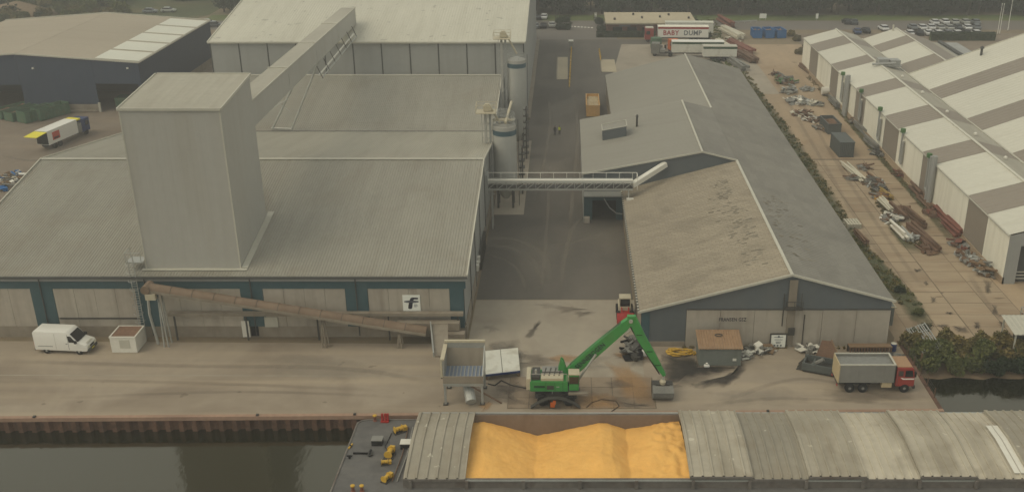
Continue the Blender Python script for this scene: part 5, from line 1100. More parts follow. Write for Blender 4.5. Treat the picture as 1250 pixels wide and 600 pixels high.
for k, (px, lab) in enumerate(((924.5, 'leftmost blue skip beyond the scrap yard'), (939, 'middle blue skip beyond the scrap yard'), (952.5, 'rightmost blue skip beyond the scrap yard'))):
    p = G(px, 47); skip('blue_skip', (p.x, p.y + 2, 0), R(90 + 4 * k), 4.5, 2.3, 2.2, 'skip_blue', lab, 'blue skips')
p = G(724, 143); skip('open_container', (p.x, p.y + 4.6, 0), R(90), 9.0, 2.5, 2.3, 'box_orange', 'orange beige open top trailer body parked in the alley', None, 'tip_cream', 'trailer')
p = G(1018, 165); skip('open_skip', (p.x, p.y + 3.3, 0), R(92), 5.8, 2.4, 2.0, 'skip_grey', 'dark open skip of rubble behind the grey container', None, 'scrap_brown')
# grey container in the yard
p = G(1033, 192)
t = thing('grey_container', 'dark grey steel container standing in the scrap yard', 'container', (p.x, p.y, 0), R(2))
MB().corr((-1.25, 0, .1), (1.25, 0, .1), (1.25, 0, 2.6), (-1.25, 0, 2.6), .3, .04).build('end_wall', 'skip_grey', t, local=True)
MB().corr((-1.25, 6, .1), (-1.25, 0, .1), (-1.25, 0, 2.6), (-1.25, 6, 2.6), .3, .04).build('side_wall', 'skip_grey', t, local=True); MB().corr((1.25, 0, .1), (1.25, 6, .1), (1.25, 6, 2.6), (1.25, 0, 2.6), .3, .04).build('side_wall', 'skip_grey', t, local=True)
MB().quad((1.25, 6, .1), (-1.25, 6, .1), (-1.25, 6, 2.6), (1.25, 6, 2.6)).build('end_wall', 'skip_grey', t, local=True)
MB().box(-1.32, 1.32, -.07, 6.07, 2.6, 2.7).build('roof', 'skip_grey', t, local=True); MB().box(-1.3, 1.3, -.05, 6.05, 0, .1).build('base_frame', 'steel_dark', t, local=True)
# white site box by the van
t = thing('site_box', 'low white steel box with rusty brown top beside the van', 'site box', (-48.8, 100.9, 0))
MB().box(-50.2, -47.4, 99.5, 102.2, .05, 1.9).build('shell', 'white_paint', t)
MB().box(-50.1, -47.5, 99.6, 102.1, 1.9, 1.95).build('top', 'rusty_load', t)
m = MB().box(-50.25, -47.35, 99.45, 99.62, 1.86, 2.0); m.box(-50.25, -47.35, 102.1, 102.25, 1.86, 2.0); m.box(-50.25, -50.1, 99.62, 102.1, 1.86, 2.0); m.box(-47.5, -47.35, 99.62, 102.1, 1.86, 2.0); m.build('rim', 'white_paint', t)
MB().box(-49.2, -48.1, 99.46, 99.5, .6, 1.6).build('hatch', 'trim', t)
# shed with brown roof
s0_, s1_2 = G(853, 446), G(904, 446)
t = thing('tool_shed', 'small grey shed with rusty brown roof before the dark gable', 'shed', ((s0_.x + s1_2.x) / 2, s0_.y, 0))
x0, x1, y0 = s0_.x, s1_2.x, s0_.y
MB().box(x0, x1, y0, y0 + 2.9, 0, 2.2).build('wall', 'shed_wall', t)
sr = MB().corr((x0 - .15, y0 - .2, 2.15), (x1 + .15, y0 - .2, 2.15), (x1 + .15, y0 + 3.1, 2.75), (x0 - .15, y0 + 3.1, 2.75), .3, .05).build('roof', 'shed_roof', t)
MB().prism([(x0 + .02, y0 + 1.2, 2.2), (x0 + .02, y0 + 2.9, 2.2), (x0 + .02, y0 + 2.9, 2.6)], (x1 - x0 - .04, 0, 0)).build('wall_head', 'shed_wall', t)
MB().box(x0 + 1.2, x0 + 2.0, y0 - .04, y0 - .005, .1, 1.9).build('door', 'shed_wall', t); MB().box(x1 - .9, x1 - .5, y0 - .03, y0 - .005, .6, .9).build('label_plate', 'white_paint', t)
MB().path([((x0 + x1) / 2 + .4 * math.cos(a), y0 + 2.0 + .25 * math.sin(a), 2.68) for a in [i * math.pi / 5 for i in range(11)]], .05, 5).build('roof_ring', 'steel_dark', sr)
# notice board
p = P(950, 416, GY0 - .5)
t = thing('notice_board', 'white notice board on a dark frame before the gable wall', 'sign', (p.x, GY0 - .5, 0))
MB().box(p.x - .95, p.x + .95, GY0 - .52, GY0 - .44, p.z - .95, p.z + .95).build('frame', 'steel_dark', t); MB().box(p.x - .8, p.x + .8, GY0 - .56, GY0 - .525, p.z - .72, p.z + .78).build('panel', 'sign_white', t)
for s in (-.8, .8): MB().bar((p.x + s, GY0 - .4, 0), (p.x + s, GY0 - .4, p.z), .1, .1).build('post', 'steel_dark', t)
for dz, w_2 in ((.55, .5), (.22, .45), (-.05, .3), (-.2, .25)): MB().box(p.x - w_2, p.x + w_2, GY0 - .575, GY0 - .562, p.z + dz - .03, p.z + dz + .03).build('text_line', 'ink_soft', t)
for dx in (-.4, -.05, .3): MB().box(p.x + dx - .1, p.x + dx + .1, GY0 - .575, GY0 - .562, p.z - .6, p.z - .4).build('pictogram', 'ink_soft', t)
MB().box(p.x - .1, p.x + .1, GY0 - .575, GY0 - .562, p.z + .48, p.z + .7).build('emblem', 'ink_soft', t)
# yellow hose
m = MB(); c_ = G(829, 432); pts = []
for k in range(60):
    a = k * .52; r_ = .95 + .3 * math.sin(k * 1.7); pts.append((c_.x + 1.25 * r_ * math.cos(a), c_.y + .62 * r_ * math.sin(a), .12 + .006 * k))
pts += [(c_.x + 1.6, c_.y + .3, .2), (c_.x + 2.0, c_.y + .1, .15), (c_.x + 1.5, c_.y - .35, .15)]
t = m.path(pts, .075, 6).build('coiled_hose', 'yellow'); tag(t, 'coiled yellow hose lying on wet ground beside the shed', 'hose')
# ================================================================== BARGE
bg_ = thing('cargo_barge', 'moored dark barge with open hold of yellow grain along the quay', 'barge', (12, 80, WZ))
BYB, BYF, CZ = 85.75, 75.3, .8
m = MB(); xl = G(437, 512, -.15).x
hull = [(-20.5, 85.6), (-20.1, 86.0), (-19.5, 86.15), (70, 86.15), (70, 72.6), (-19.6, 72.6), (-20.6, 73.6), (-20.8, 74.6)]
m = MB()
for a, b_ in zip(hull, hull[1:] + hull[:1]): m.quad((*a, WZ - 1), (*b_, WZ - 1), (*b_, -.13), (*a, -.13))
m.build('hull', 'barge_black', bg_)
dkl = [(x, y) for x, y in hull if x < 0]
m = MB().add([(x, y, -.128) for x, y in dkl[:3]] + [(-14.45, 86.15, -.128), (-14.45, 72.6, -.128)] + [(x, y, -.128) for x, y in dkl[3:]], [tuple(range(len(dkl) + 2))])
m.quad((-14.45, 72.6, -.128), (70, 72.6, -.128), (70, BYF - .05, -.128), (-14.45, BYF - .05, -.128)); m.quad((-14.45, BYB, -.128), (70, BYB, -.128), (70, 86.15, -.128), (-14.45, 86.15, -.128)); m.build('deck', 'barge_deck', bg_)
MB().quad((-14.4, BYF, -2.4), (70, BYF, -2.4), (70, BYB, -2.4), (-14.4, BYB, -2.4)).build('hold_floor', 'hold_wall', bg_)
m = MB()
for a, b_ in zip(hull, hull[1:] + hull[:1]): m.bar((*a, -.1), (*b_, -.1), .14, .12)
m.build('gunwale', 'coaming', bg_)
# hold
hxl, hxr = -14.4, 70
m = MB().box(hxl, hxr, BYB - .05, BYB + .1, -2.4, CZ); m.box(hxl, hxr, BYF - .1, BYF + .05, -2.4, CZ); m.box(hxl - .12, hxl, BYF - .1, BYB + .1, -.12, CZ); m.build('coaming', 'coaming', bg_)
MB().box(-9.4, 11.2, BYB - .12, BYB - .055, -2.39, CZ - .02).build('hold_wall', 'hold_wall', bg_)
m = MB().box(hxl, hxr, BYF - .2, BYF - .11, CZ - .22, CZ - .05); m.box(hxl, hxr, BYB + .105, BYB + .3, CZ - .2, CZ + .05); m.build('coaming_rail', 'steel_galv', bg_)
for k in range(12): MB().box(-14 + k * 5, -13.7 + k * 5, BYF - .35, BYF - .205, -.1, CZ - .06).build('coaming_bracket', 'coaming', bg_)
# hatch covers: faceted arch with ribs, alternate ones higher
arch = [(BYB + .12, .86), (85.55, .98), (82.6, 1.42), (80.2, 1.48), (75.6, 1.0), (BYF - .15, .84)]
def cover(x0, x1, dz, name='hatch_cover'):
    m = MB(); n = 6; w = (x1 - x0) / n; us = []
    for i in range(n):
        a = x0 + i * w; us += [(a, .0), (a + w * .10, .0), (a + w * .16, .12), (a + w * .30, .12), (a + w * .36, .0)]
    us += [(x1, .0)]
    for (u0, h0), (u1, h1) in zip(us[:-1], us[1:]):
        for (ya, za), (yb, zb) in zip(arch[:-1], arch[1:]):
            m.quad((u0, ya, za + dz + h0), (u1, ya, za + dz + h1), (u1, yb, zb + dz + h1), (u0, yb, zb + dz + h0))
    o = m.build(name, 'hatch', bg_)
    for xe in (x0 + .06, x1 - .06):
        e_ = MB()
        for (ya, za), (yb, zb) in zip(arch[:-1], arch[1:]): e_.bar((xe, ya, za + dz - .02), (xe, yb, zb + dz - .02), .14, .22)
        e_.build('end_frame', 'hatch', o)
    MB().box(x0, x1, BYF - .26, BYF - .16, .62 + dz, .86 + dz).build('skirt', 'coaming', o)
    return o
xs_ = [P(px, 505, BYB).x for px in (512, 580)]
cover(xs_[0], xs_[1], .0)
ex = [P(px, 505, BYB).x for px in (828, 896, 958.7, 1021.6, 1082, 1143, 1201.5, 1262)]; 
while ex[-1] < 66: ex.append(ex[-1] + 4.9)
for i in range(len(ex) - 1): cover(ex[i] - .05, ex[i + 1] + (.05 if i % 2 == 0 else -.05), .26 if i % 2 == 0 else .0)
# bright repair sheet on one cover
pa = P(1225, 575, 77.5); xx = P(1218, 545, 79.5).x
m = MB()
for k in range(3): m.quad((xx + k * .62, 79.8, 1.98), (xx + .5 + k * .62, 79.8, 1.98), (xx + .5 + k * .62, 75.4, 1.02), (xx + k * .62, 75.4, 1.02))
m = MB()
for k in range(3):
    x_ = xx + k * .6
    for (ya, za), (yb, zb) in zip(arch[2:-2], arch[3:-1]): m.quad((x_, ya, za + .14), (x_ + .52, ya, za + .14), (x_ + .52, yb, zb + .14), (x_, yb, zb + .14))
m.build('repair_sheet', 'hatch_patch', bg_)
# grain: three poured heaps
gx0, gx1, gy0, gy1 = -9.2, 11.0, BYF + .06, BYB - .13
import mathutils
def plin(pr, x):
    if x <= pr[0][0]: return pr[0][1]
    for (xa, za), (xb, zb) in zip(pr[:-1], pr[1:]):
        if x <= xb: return za + (zb - za) * (x - xa) / (xb - xa)
    return pr[-1][1]
GB = [(-9.3, -.05), (-8.2, .1), (-3.0, -1.6), (3.2, -.15), (3.9, -.15), (5.7, -.85), (9.5, .0), (11.2, .1)]
GM = [(-9.3, .35), (-7.6, .62), (-2.9, -1.0), (3.3, .8), (4.2, .7), (5.7, -.35), (8.8, .45), (11.2, .6)]
GF = [(-9.3, .42), (-6.6, .40), (-2.8, -.3), (3.9, .6), (4.8, .6), (5.8, .0), (7.2, .2), (11.2, .55)]
nz = mathutils.noise.noise
def grain(x, y):
    t = (BYB - .13 - y) / (BYB - BYF - .2); xw = x + .35 * nz(Vector((x * .3, y * .45, 7)))
    b_, m_2, f_ = plin(GB, xw), plin(GM, xw), plin(GF, xw)
    z = b_ * (1 - t) * (1 - 2 * t) + m_2 * 4 * t * (1 - t) + f_ * t * (2 * t - 1)
    z += .09 * nz(Vector((x * .7, y * .6, 1.3))) + .045 * nz(Vector((x * 2.1, y * 1.7, 4))) + .018 * nz(Vector((x * 6, y * 5, 2)))
    if -2 < x < 5: z += .13 * max(0, nz(Vector((x * .55 + y * 1.1, (y - x) * .12, 2)))) * (1 - abs(x - 1.5) / 3.6)      # slides on the middle heap
    if x > 7.5: z += .20 * nz(Vector((x * 1.5, y * 1.2, 9))) * min(1, (x - 7.5) / 1.5)      # rougher, bitten edge on the right
    return min(z, .85)
NX, NY = 260, 130; m = MB(); vs = []; fs = []
for i in range(NX + 1):
    for j in range(NY + 1):
        x = gx0 + (gx1 - gx0) * i / NX; y = gy0 + (gy1 - gy0) * j / NY; vs.append((x, y, grain(x, y)))
for i in range(NX):
    for j in range(NY): a = i * (NY + 1) + j; fs.append((a, a + NY + 1, a + NY + 2, a + 1))
m.add(vs, fs); o = m.build('grain_heap', 'corn', smooth=False)
for p_ in o.data.polygons: p_.use_smooth = True
o['kind'] = 'stuff'; o['label'] = 'golden yellow grain poured in three heaps inside the open barge hold'; o['category'] = 'grain'
# deck gear
def dthing(name, lab, cat, px, py, rz=0, group=None):
    p = G(px, py, -.128); return thing(name, lab, cat, p, rz, group)
def bollard(px, py, mat, lab):
    t = dthing('bollard', lab, 'bollard', px, py, 0, 'bollards on the barge deck')
    MB().lathe([(.22, 0), (.22, .06), (.14, .1), (.14, .5)], 14).build('post', 'pipe_red' if mat == 'yellow' else mat, t, local=True, smooth=True); MB().lathe([(.15, .5), (.2, .54), (.2, .64), (.1, .7)], 14).build('cap', mat, t, local=True, smooth=True)
bollard(431, 599, 'yellow', 'left yellow capped bollard at the barge deck front edge'); bollard(442, 599, 'yellow', 'right yellow capped bollard at the barge deck front edge'); bollard(458, 513, 'yellow', 'yellow topped bollard by the quay edge of the barge deck')
def winch(px, py, lab, rz, s=1.0, name='winch'):
    t = dthing(name, lab, 'winch', px, py, rz, 'yellow winches on the barge deck'); t.scale = (s, s, s)
    MB().box(-.7, .7, -.5, .5, 0, .12).build('base', 'steel_dark', t, local=True); MB().tube((-.5, 0, .5), (.45, 0, .5), .3, 14).build('drum', 'yellow', t, local=True)
    for x in (-.55, .5): MB().lathe([(.46, -.04), (.46, .04)], 16, (0, 0, 0), axis='y').build('flange', 'yellow', t, local=True)
    for o, x in zip([c for c in t.children if c.name.startswith('flange')], (-.55, .5)): o.location = (x, 0, .5); o.rotation_euler = (0, 0, R(90))
    MB().box(.6, 1.1, -.3, .3, .1, .7).build('motor', 'yellow', t, local=True, bevel=.04); MB().tube((-.1, -.45, .2), (-.1, -.45, .9), .04, 6).build('lever', 'steel_dark', t, local=True)
winch(487, 527, 'yellow winch with spoked flange nearest the quay on the deck', R(30), .75)
winch(476, 556, 'stocky yellow winch in the middle of the barge deck', R(80), .85); winch(470, 566, 'smaller yellow winch drum just before the middle winch', R(10), .55)
winch(472, 586, 'round yellow winch wheel near the front of the deck', R(60), .7)
t = dthing('deck_box', 'dark deck locker with pale lid beside the middle winch', 'locker', 461, 541); MB().box(-.5, .5, -.4, .4, 0, .55).build('shell', 'barge_black', t, local=True); MB().box(-.53, .53, -.43, .43, .55, .62).build('lid', 'tip_grey', t, local=True)
t = dthing('deck_box', 'dark deck locker with white lid against the hatch end', 'locker', 496, 545); MB().box(-.5, .5, -.4, .4, 0, .55).build('shell', 'barge_black', t, local=True); MB().box(-.53, .53, -.43, .43, .55, .62).build('lid', 'white_paint', t, local=True)
t = dthing('rope_guide', 'red roller rope guide at the quay corner of the deck', 'rope guide', 470, 514); MB().box(-.4, .4, -.25, .25, 0, .15).build('base', 'red_paint', t, local=True)
for x in (-.25, .05, .3): MB().tube((x, 0, .15), (x, .1, .85), .12, 8).build('roller', 'red_paint', t, local=True)
t = dthing('anchor', 'black anchor lying on the barge deck left of the winch', 'anchor', 443, 554); m = MB().bar((-.9, .05, .12), (.7, 0, .12), .14, .14); m.build('shank', 'black', t, local=True); MB().bar((.7, -.45, .12), (.7, .45, .2), .16, .2).build('stock', 'black', t, local=True); MB().prism([(.55, -.5, .1), (1.0, -.35, .1), (.75, .4, .1), (.5, .3, .1)], (0, 0, .12)).build('fluke', 'steel_dark', t, local=True)
t = dthing('fender_post', 'short yellow fender bar at the left deck edge', 'fender', 428, 545); MB().bar((-.1, -.4, .1), (.1, .4, .1), .12, .12).build('bar', 'yellow', t, local=True); MB().lathe([(.1, 0), (.1, .2)], 8).build('foot', 'black', t, local=True)
t = dthing('cleat', 'small black cleat at the left edge of the barge deck', 'cleat', 427, 559); m = MB().bar((-.25, 0, .28), (.25, 0, .28), .12, .12); m.build('horn', 'black', t, local=True); MB().box(-.1, .1, -.1, .1, 0, .24).build('base', 'black', t, local=True)
t = MB().path([G(478, 528, -.05), G(470, 545, -.05), G(476, 552, -.05)], .035, 5).build('deck_rope', 'black'); tag(t, 'dark rope running between winches on the barge deck', 'rope')
for k, x in enumerate((-15.4, -14.95)): 
    t = MB().path([(x, BYB - 1, .0), (x + .1, 80, .0), (x - .2, 76, .0)], .05, 5).build('deck_pipe', 'steel_galv' if k else 'steel_rust'); tag(t, ('galvanised' if k else 'rusty') + ' pipe along the deck beside the first hatch cover', 'pipe')

# ================================================================== YARD CLUTTER
def pipes(px, py, n, length, r, ang, mat, lab, group='pipe and beam stacks in the scrap yard', layers=2, beam=False, name=None, jitter=.06):
    p = G(px, py); t = thing(name or ('beam_stack' if beam else 'pipe_stack'), lab, 'beams' if beam else 'pipes', (p.x, p.y, 0), R(ang), group)
    pm = MB().bar((0, -length / 2, 0), (0, length / 2, 0), r * 2, r * 2) if beam else MB().tube((0, -length / 2, 0), (0, length / 2, 0), r, 8)
    first = None; per = max(1, n // layers)
    for k in range(n):
        lay = k // per; i = k % per
        x = (i - per / 2 + .5 * (lay % 2)) * r * 2.25; z = r + .16 + lay * r * 1.9
        if first is None: first = pm.build('beam' if beam else 'pipe', mat, t, local=True); o = first
        else: o = inst('beam' if beam else 'pipe', first, t, (0, 0, 0))
        o.location = (x + rnd.uniform(-jitter, jitter), rnd.uniform(-.5, .5), z); o.rotation_euler = (0, 0, rnd.uniform(-jitter, jitter))
    for y in (-length * .3, length * .3): MB().box(-per * r * 1.2 - .1, per * r * 1.2 + .1, y - .1, y + .1, .02, .16).build('bearer', 'wood', t, local=True)
    return t
pipes(1042, 212, 6, 8.5, .16, 8, 'pipe_pale', 'long pale pipe stack beside the grey container', layers=2)
pipes(1068, 222, 5, 5, .14, 8, 'scrap_brown', 'rusty thin pipe bundle just below the pale pipes', beam=True)
pipes(1080, 238, 4, 4.5, .14, 8, 'beam_ochre', 'weathered yellow beam bundle in the scrap row', beam=True)
pipes(1082, 252, 6, 5, .15, 6, 'pipe_pale', 'pale pipe bundle below the yellow beams')
pipes(1096, 262, 3, 6, .18, 6, 'steel_rust', 'dark rusty beams right of the pale pipe bundle', beam=True)
pipes(1098, 287, 3, 5, .2, 6, 'white_paint', 'three white posts lying at the end of the scrap row')
pipes(1107, 290, 4, 4.6, .16, 6, 'steel_galv', 'galvanised tube bundle beside the white posts')
pipes(1127, 292, 4, 9.5, .2, 7, 'steel_rust', 'long rusty girder pair at the near end of the scrap row', beam=True)
pipes(1118, 270, 3, 6, .2, 7, 'scrap_brown', 'brown girder behind the long rusty girders', beam=True)
pipes(1162, 283, 8, 5.5, .2, 2, 'pipe_red', 'red oxide pipe stack against the striped shed', layers=3)
pipes(1152, 268, 6, 5.0, .2, 2, 'pipe_red', 'dull red pipe stack behind the red oxide stack', layers=3)
pipes(1132, 250, 6, 5, .2, 1, 'scrap_brown', 'brown pipe stack midway along the striped shed')
pipes(1120, 236, 5, 5, .22, 1, 'steel_rust', 'rust coloured pipes by the striped shed foot')
pipes(1065, 178, 5, 6.5, .2, 4, 'scrap_grey', 'grey tube rack along the striped shed wall', beam=True)
pipes(1052, 160, 5, 6.5, .2, 4, 'scrap_grey', 'farther grey tube rack along the striped shed wall', beam=True)
pipes(1020, 128, 5, 6, .2, 4, 'scrap_grey', 'grey beam rack behind the small white tank', beam=True)
pipes(985, 86, 6, 8, .2, 3, 'scrap_brown', 'brown beams at the far corner of the striped shed', beam=True)
pipes(893, 42, 6, 13, .3, 14, 'pipe_pale', 'long pale girders at the far end of the yard', beam=True)
pipes(886, 60, 4, 13, .35, 10, 'pipe_pale', 'thick pale poles along the hedge by the lorries')
pipes(904, 60, 6, 14, .3, 14, 'pipe_red', 'red brown girder row at the far end of the yard', beam=True)
pipes(912, 72, 6, 10, .3, 14, 'steel_rust', 'rusty girder row nearer than the red brown girders', beam=True)
pipes(899, 80, 4, 12, .3, 12, 'scrap_grey', 'grey beams beside the green roofed trailer', beam=True)
pipes(886, 30, 6, 12, .3, 12, 'pipe_red', 'reddish pipe stack nearest the far road', layers=3)
def heap(px, py, w, d, h, mats, lab, n=36, cat='scrap heap', name='scrap_heap', group='scrap heaps in the side yard', lng=1.6):
    p = G(px, py); t = thing(name, lab, cat, (p.x, p.y, 0), 0, group)
    shapes = []
    for mt in mats:
        a = MB().bar((-lng / 2, 0, 0), (lng / 2, 0, 0), .18, .16).build('beam', mt, t, local=True); b2 = MB().box(-.5, .5, -.35, .35, -.03, .03).build('sheet', mt, t, local=True); c2 = MB().box(-.3, .3, -.25, .25, -.2, .2).build('block', mt, t, local=True)
        shapes += [a, b2, c2]
    for i in range(n):
        s = shapes[i] if i < len(shapes) else inst(shapes[i % len(shapes)].name.split('.')[0], shapes[i % len(shapes)], t, (0, 0, 0))
        a = rnd.uniform(0, 6.28); r_ = math.sqrt(rnd.random()); x, y = r_ * math.cos(a) * w / 2, r_ * math.sin(a) * d / 2
        s.location = (x, y, .15 + rnd.random() * h * (1 - r_ * .8)); s.rotation_euler = (rnd.uniform(-.4, .4), rnd.uniform(-.4, .4), rnd.uniform(0, 3.14)); q = rnd.uniform(.7, 1.5); s.scale = (q, q, q)
    return t
heap(958, 100, 4.5, 7, 1.6, ('scrap_green', 'scrap_grey', 'scrap_brown'), 'far scrap heap with green painted pieces', 44)
heap(964, 113, 4, 4.5, 1.4, ('scrap_grey', 'steel_galv'), 'small grey scrap heap next to the green one', 30)
heap(974, 125, 5.5, 6, 1.2, ('steel_galv', 'scrap_grey', 'white_paint'), 'wide heap of galvanised grey scrap', 50)
heap(979, 140, 4.5, 3.5, 1.1, ('scrap_brown', 'pipe_pale', 'steel_rust'), 'low brown scrap heap with pale pipes', 36)
heap(991, 147, 3.5, 3.5, 1.1, ('scrap_brown', 'white_paint', 'steel_dark'), 'dark and white scrap heap near the open skip', 30)
heap(1040, 218, 2, 2, .7, ('scrap_grey', 'scrap_brown'), 'small scrap heap left of the pale pipe stack', 14)
heap(1066, 224, 3.0, 3.2, 1.2, ('scrap_grey', 'steel_galv', 'scrap_brown'), 'grey fittings heap in the middle of the scrap row', 30)
heap(1076, 242, 2.6, 3, .8, ('scrap_brown', 'scrap_yellow', 'scrap_grey'), 'brown and yellow scrap heap in the scrap row', 26)
heap(1090, 268, 3, 4, .9, ('scrap_grey', 'white_paint', 'scrap_brown'), 'mixed pale scrap heap towards the near end', 28)
heap(1130, 306, 1.6, 3, .7, ('steel_rust', 'scrap_brown'), 'rusty scrap heap at the tip of the scrap row', 16)
heap(1002, 100, 2, 7, .8, ('scrap_brown', 'scrap_grey'), 'brown litter heap along the far striped wall', 24)
heap(1087, 186, 2, 4.5, .8, ('scrap_grey', 'steel_dark'), 'dark scrap heap by the striped shed drain', 20)
heap(1100, 214, 1.8, 4, .9, ('steel_rust', 'pipe_red'), 'rust red scrap heap by the striped shed', 20)
heap(1181, 316, 2.4, 4.5, 1.2, ('steel_galv', 'scrap_grey', 'scrap_brown'), 'galvanised frames heap before the near striped bay', 34)
heap(1202, 332, 2.4, 3.2, 1.8, ('steel_galv', 'scrap_grey', 'wood'), 'upright grey frames heap at the shed corner', 34, lng=2.6)
heap(18, 222, 7, 9, 1.6, ('white_paint', 'scrap_grey', 'wood', 'skip_blue', 'cream'), 'mixed rubbish heap at the left edge behind the front hall', 70, cat='rubbish heap', name='rubbish_heap', group=None)
heap(772, 428, 2.2, 4.5, 1.5, ('steel_dark', 'scrap_grey', 'black'), 'dark heap of machine parts at the corner under the boom', 34, cat='parts heap', name='parts_heap', group=None)
heap(928, 428, 2.6, 1.2, .9, ('wood', 'scrap_grey', 'steel_dark', 'white_paint'), 'pallets and crates heap between shed and notice board', 26, cat='crate heap', name='crate_heap', group=None, lng=1.1)
heap(912, 436, 1.4, 1.6, .5, ('scrap_grey', 'plate_white'), 'pale broken slabs right of the tool shed', 12, cat='slab heap', name='slab_heap', group=None, lng=.9)
heap(990, 427, 3.4, 1.2, .8, ('steel_dark', 'scrap_grey', 'white_paint'), 'dark oddments heap against the gable right of the notice board', 26, cat='parts heap', name='parts_heap', group=None, lng=1.0)
for k, (px, py, w, d, h_, mt, lab) in enumerate(((948, 92, 2.5, 3, .8, ('scrap_brown', 'scrap_grey'), 'brown scrap patch left of the green scrap heap'), (986, 110, 2.5, 3, 1.0, ('steel_galv', 'scrap_grey'), 'grey sheet heap right of the green scrap heap'), (996, 128, 3, 3.5, .7, ('scrap_grey', 'pipe_pale'), 'pale flat scrap right of the galvanised heap'), (1003, 158, 2, 2.5, .7, ('wood', 'scrap_grey'), 'timber scrap just before the open skip'), (1055, 206, 1.6, 3, .6, ('scrap_brown', 'scrap_grey'), 'brown fittings beside the pale pipe stack'), (1074, 232, 2.2, 2.4, .9, ('steel_dark', 'scrap_grey'), 'black fittings heap left of the yellow beams'),
    (1103, 258, 2.0, 3, .5, ('steel_rust', 'scrap_brown'), 'flat rusty plates beside the rusty beams'), (1112, 292, 2, 2.2, .7, ('steel_galv', 'scrap_grey'), 'grey clamps heap by the galvanised tubes'), (1140, 262, 1.6, 3, .9, ('steel_rust', 'pipe_red'), 'rusty coil heap between brown and red pipes'), (1172, 300, 2, 3, .9, ('pipe_red', 'scrap_grey', 'steel_rust'), 'red and grey heap before the red oxide pipes'), (1192, 322, 2.2, 3, 1.0, ('steel_galv', 'scrap_brown'), 'frame scrap heap left of the shed corner'), (1042, 150, 1.6, 4, .8, ('scrap_grey', 'scrap_brown'), 'grey scrap heap at the foot of the second fume duct'), (1072, 188, 1.6, 3, .7, ('scrap_grey', 'steel_dark'), 'dark scrap heap beyond the container along the shed'), (905, 68, 4, 10, .8, ('pipe_red', 'scrap_brown', 'steel_rust'), 'long reddish scrap heap among the far girders'), (895, 50, 4, 8, .8, ('scrap_brown', 'pipe_pale'), 'pale brown scrap heap among the far girders'))):
    heap(px, py, w, d, h_, mt, lab, 22, lng=1.9)
# small white tank, white bags
p = G(1011, 118); t = thing('storage_tank', 'small white storage tank beside the striped shed', 'tank', (p.x, p.y + 1, 0)); MB().tube((-1.2, 0, 1.0), (1.2, 0, 1.0), .8, 14).build('shell', 'white_paint', t, local=True); MB().box(-1, 1, -.6, .6, 0, .3).build('cradle', 'scrap_grey', t, local=True)
p = G(787, 433); t = thing('bulk_bag', 'white bulk bag below the crane stick', 'bag', (p.x, p.y, 0)); MB().box(-.35, .35, -.35, .35, 0, .6).build('sack', 'white_clean', t, local=True, bevel=.15, smooth=True); MB().path([(-.2, -.2, .6), (0, 0, .95), (.2, .2, .6)], .03, 5).build('strap', 'white_paint', t, local=True)
p = G(862, 445); t = thing('crumpled_bag', 'crumpled white bag before the tool shed', 'bag', (p.x, p.y - .4, 0)); MB().box(-.3, .3, -.2, .2, 0, .25).build('sack', 'white_clean', t, local=True, bevel=.09, smooth=True); MB().lathe([(.08, 0), (.14, .2)], 8, (0, 0, .25)).build('neck', 'white_clean', t, local=True)
# brown rack behind the truck, barrel
a, b_ = G(1036, 433), G(1088, 433); t = thing('slatted_rack', 'brown slatted rack standing behind the tipper truck', 'rack', (a.x, a.y, 0)); Lr = b_.x - a.x
m = MB().bar((0, 0, 1.0), (Lr, 0, 1.0), .14, .12); m.bar((0, 0, .25), (Lr, 0, .25), .14, .12); m.build('rail', 'wood', t, local=True)
s0 = None
for i in range(15):
    if s0 is None: s0 = MB().box(-.08, .08, -.06, .06, .0, 1.05).build('slat', 'steel_rust', t, local=True); o = s0
    else: o = inst('slat', s0, t, (0, 0, 0))
    o.location = (.1 + i * (Lr - .2) / 14, 0, 0)
MB().box(0, Lr, .1, .9, .9, .98).build('shelf', 'wood', t, local=True); MB().box(0, Lr, .85, .95, 0, .9).build('back_board', 'steel_dark', t, local=True)
p = G(1088, 430); t = thing('blue_barrel', 'dark blue barrel at the right corner of the gable', 'barrel', (p.x + .3, p.y + .4, 0)); MB().lathe([(.3, 0), (.33, .1), (.33, .85), (.3, .92)], 14).build('drum', 'navy_paint', t, local=True); MB().lathe([(.31, 0), (.31, .03)], 14, (0, 0, .92)).build('lid', 'trim', t, local=True)
heap(1094, 440, 1.4, 1.2, .6, ('steel_dark', 'scrap_grey'), 'dark ironwork heap right of the slatted rack', 14, cat='parts heap', name='parts_heap', group=None, lng=1.2)
# galvanised gate frames lying beside the bank
gp = [G(1106, 402, .9), G(1128, 395, 1.1), G(1148, 424, 1.1), G(1126, 430, .9)]
t = thing('frame_stack', 'stack of galvanised gate frames lying beside the bank', 'gate frames', ((gp[0].x + gp[2].x) / 2, (gp[0].y + gp[2].y) / 2, 0))
for k in range(9): q0, q1 = gp[0].lerp(gp[1], k / 8), gp[3].lerp(gp[2], k / 8); MB().bar(q0 + Vector((0, 0, rnd.uniform(0, .2))), q1 + Vector((0, 0, rnd.uniform(0, .2))), .1, .1).build('bar', 'steel_galv', t)
for k in range(5): q0, q1 = gp[0].lerp(gp[3], k / 4), gp[1].lerp(gp[2], k / 4); MB().bar(q0, q1, .09, .09).build('cross_bar', 'steel_galv', t)
for q in gp: MB().box(q.x - .1, q.x + .1, q.y - .1, q.y + .1, -.1, .85).build('prop', 'wood', t)
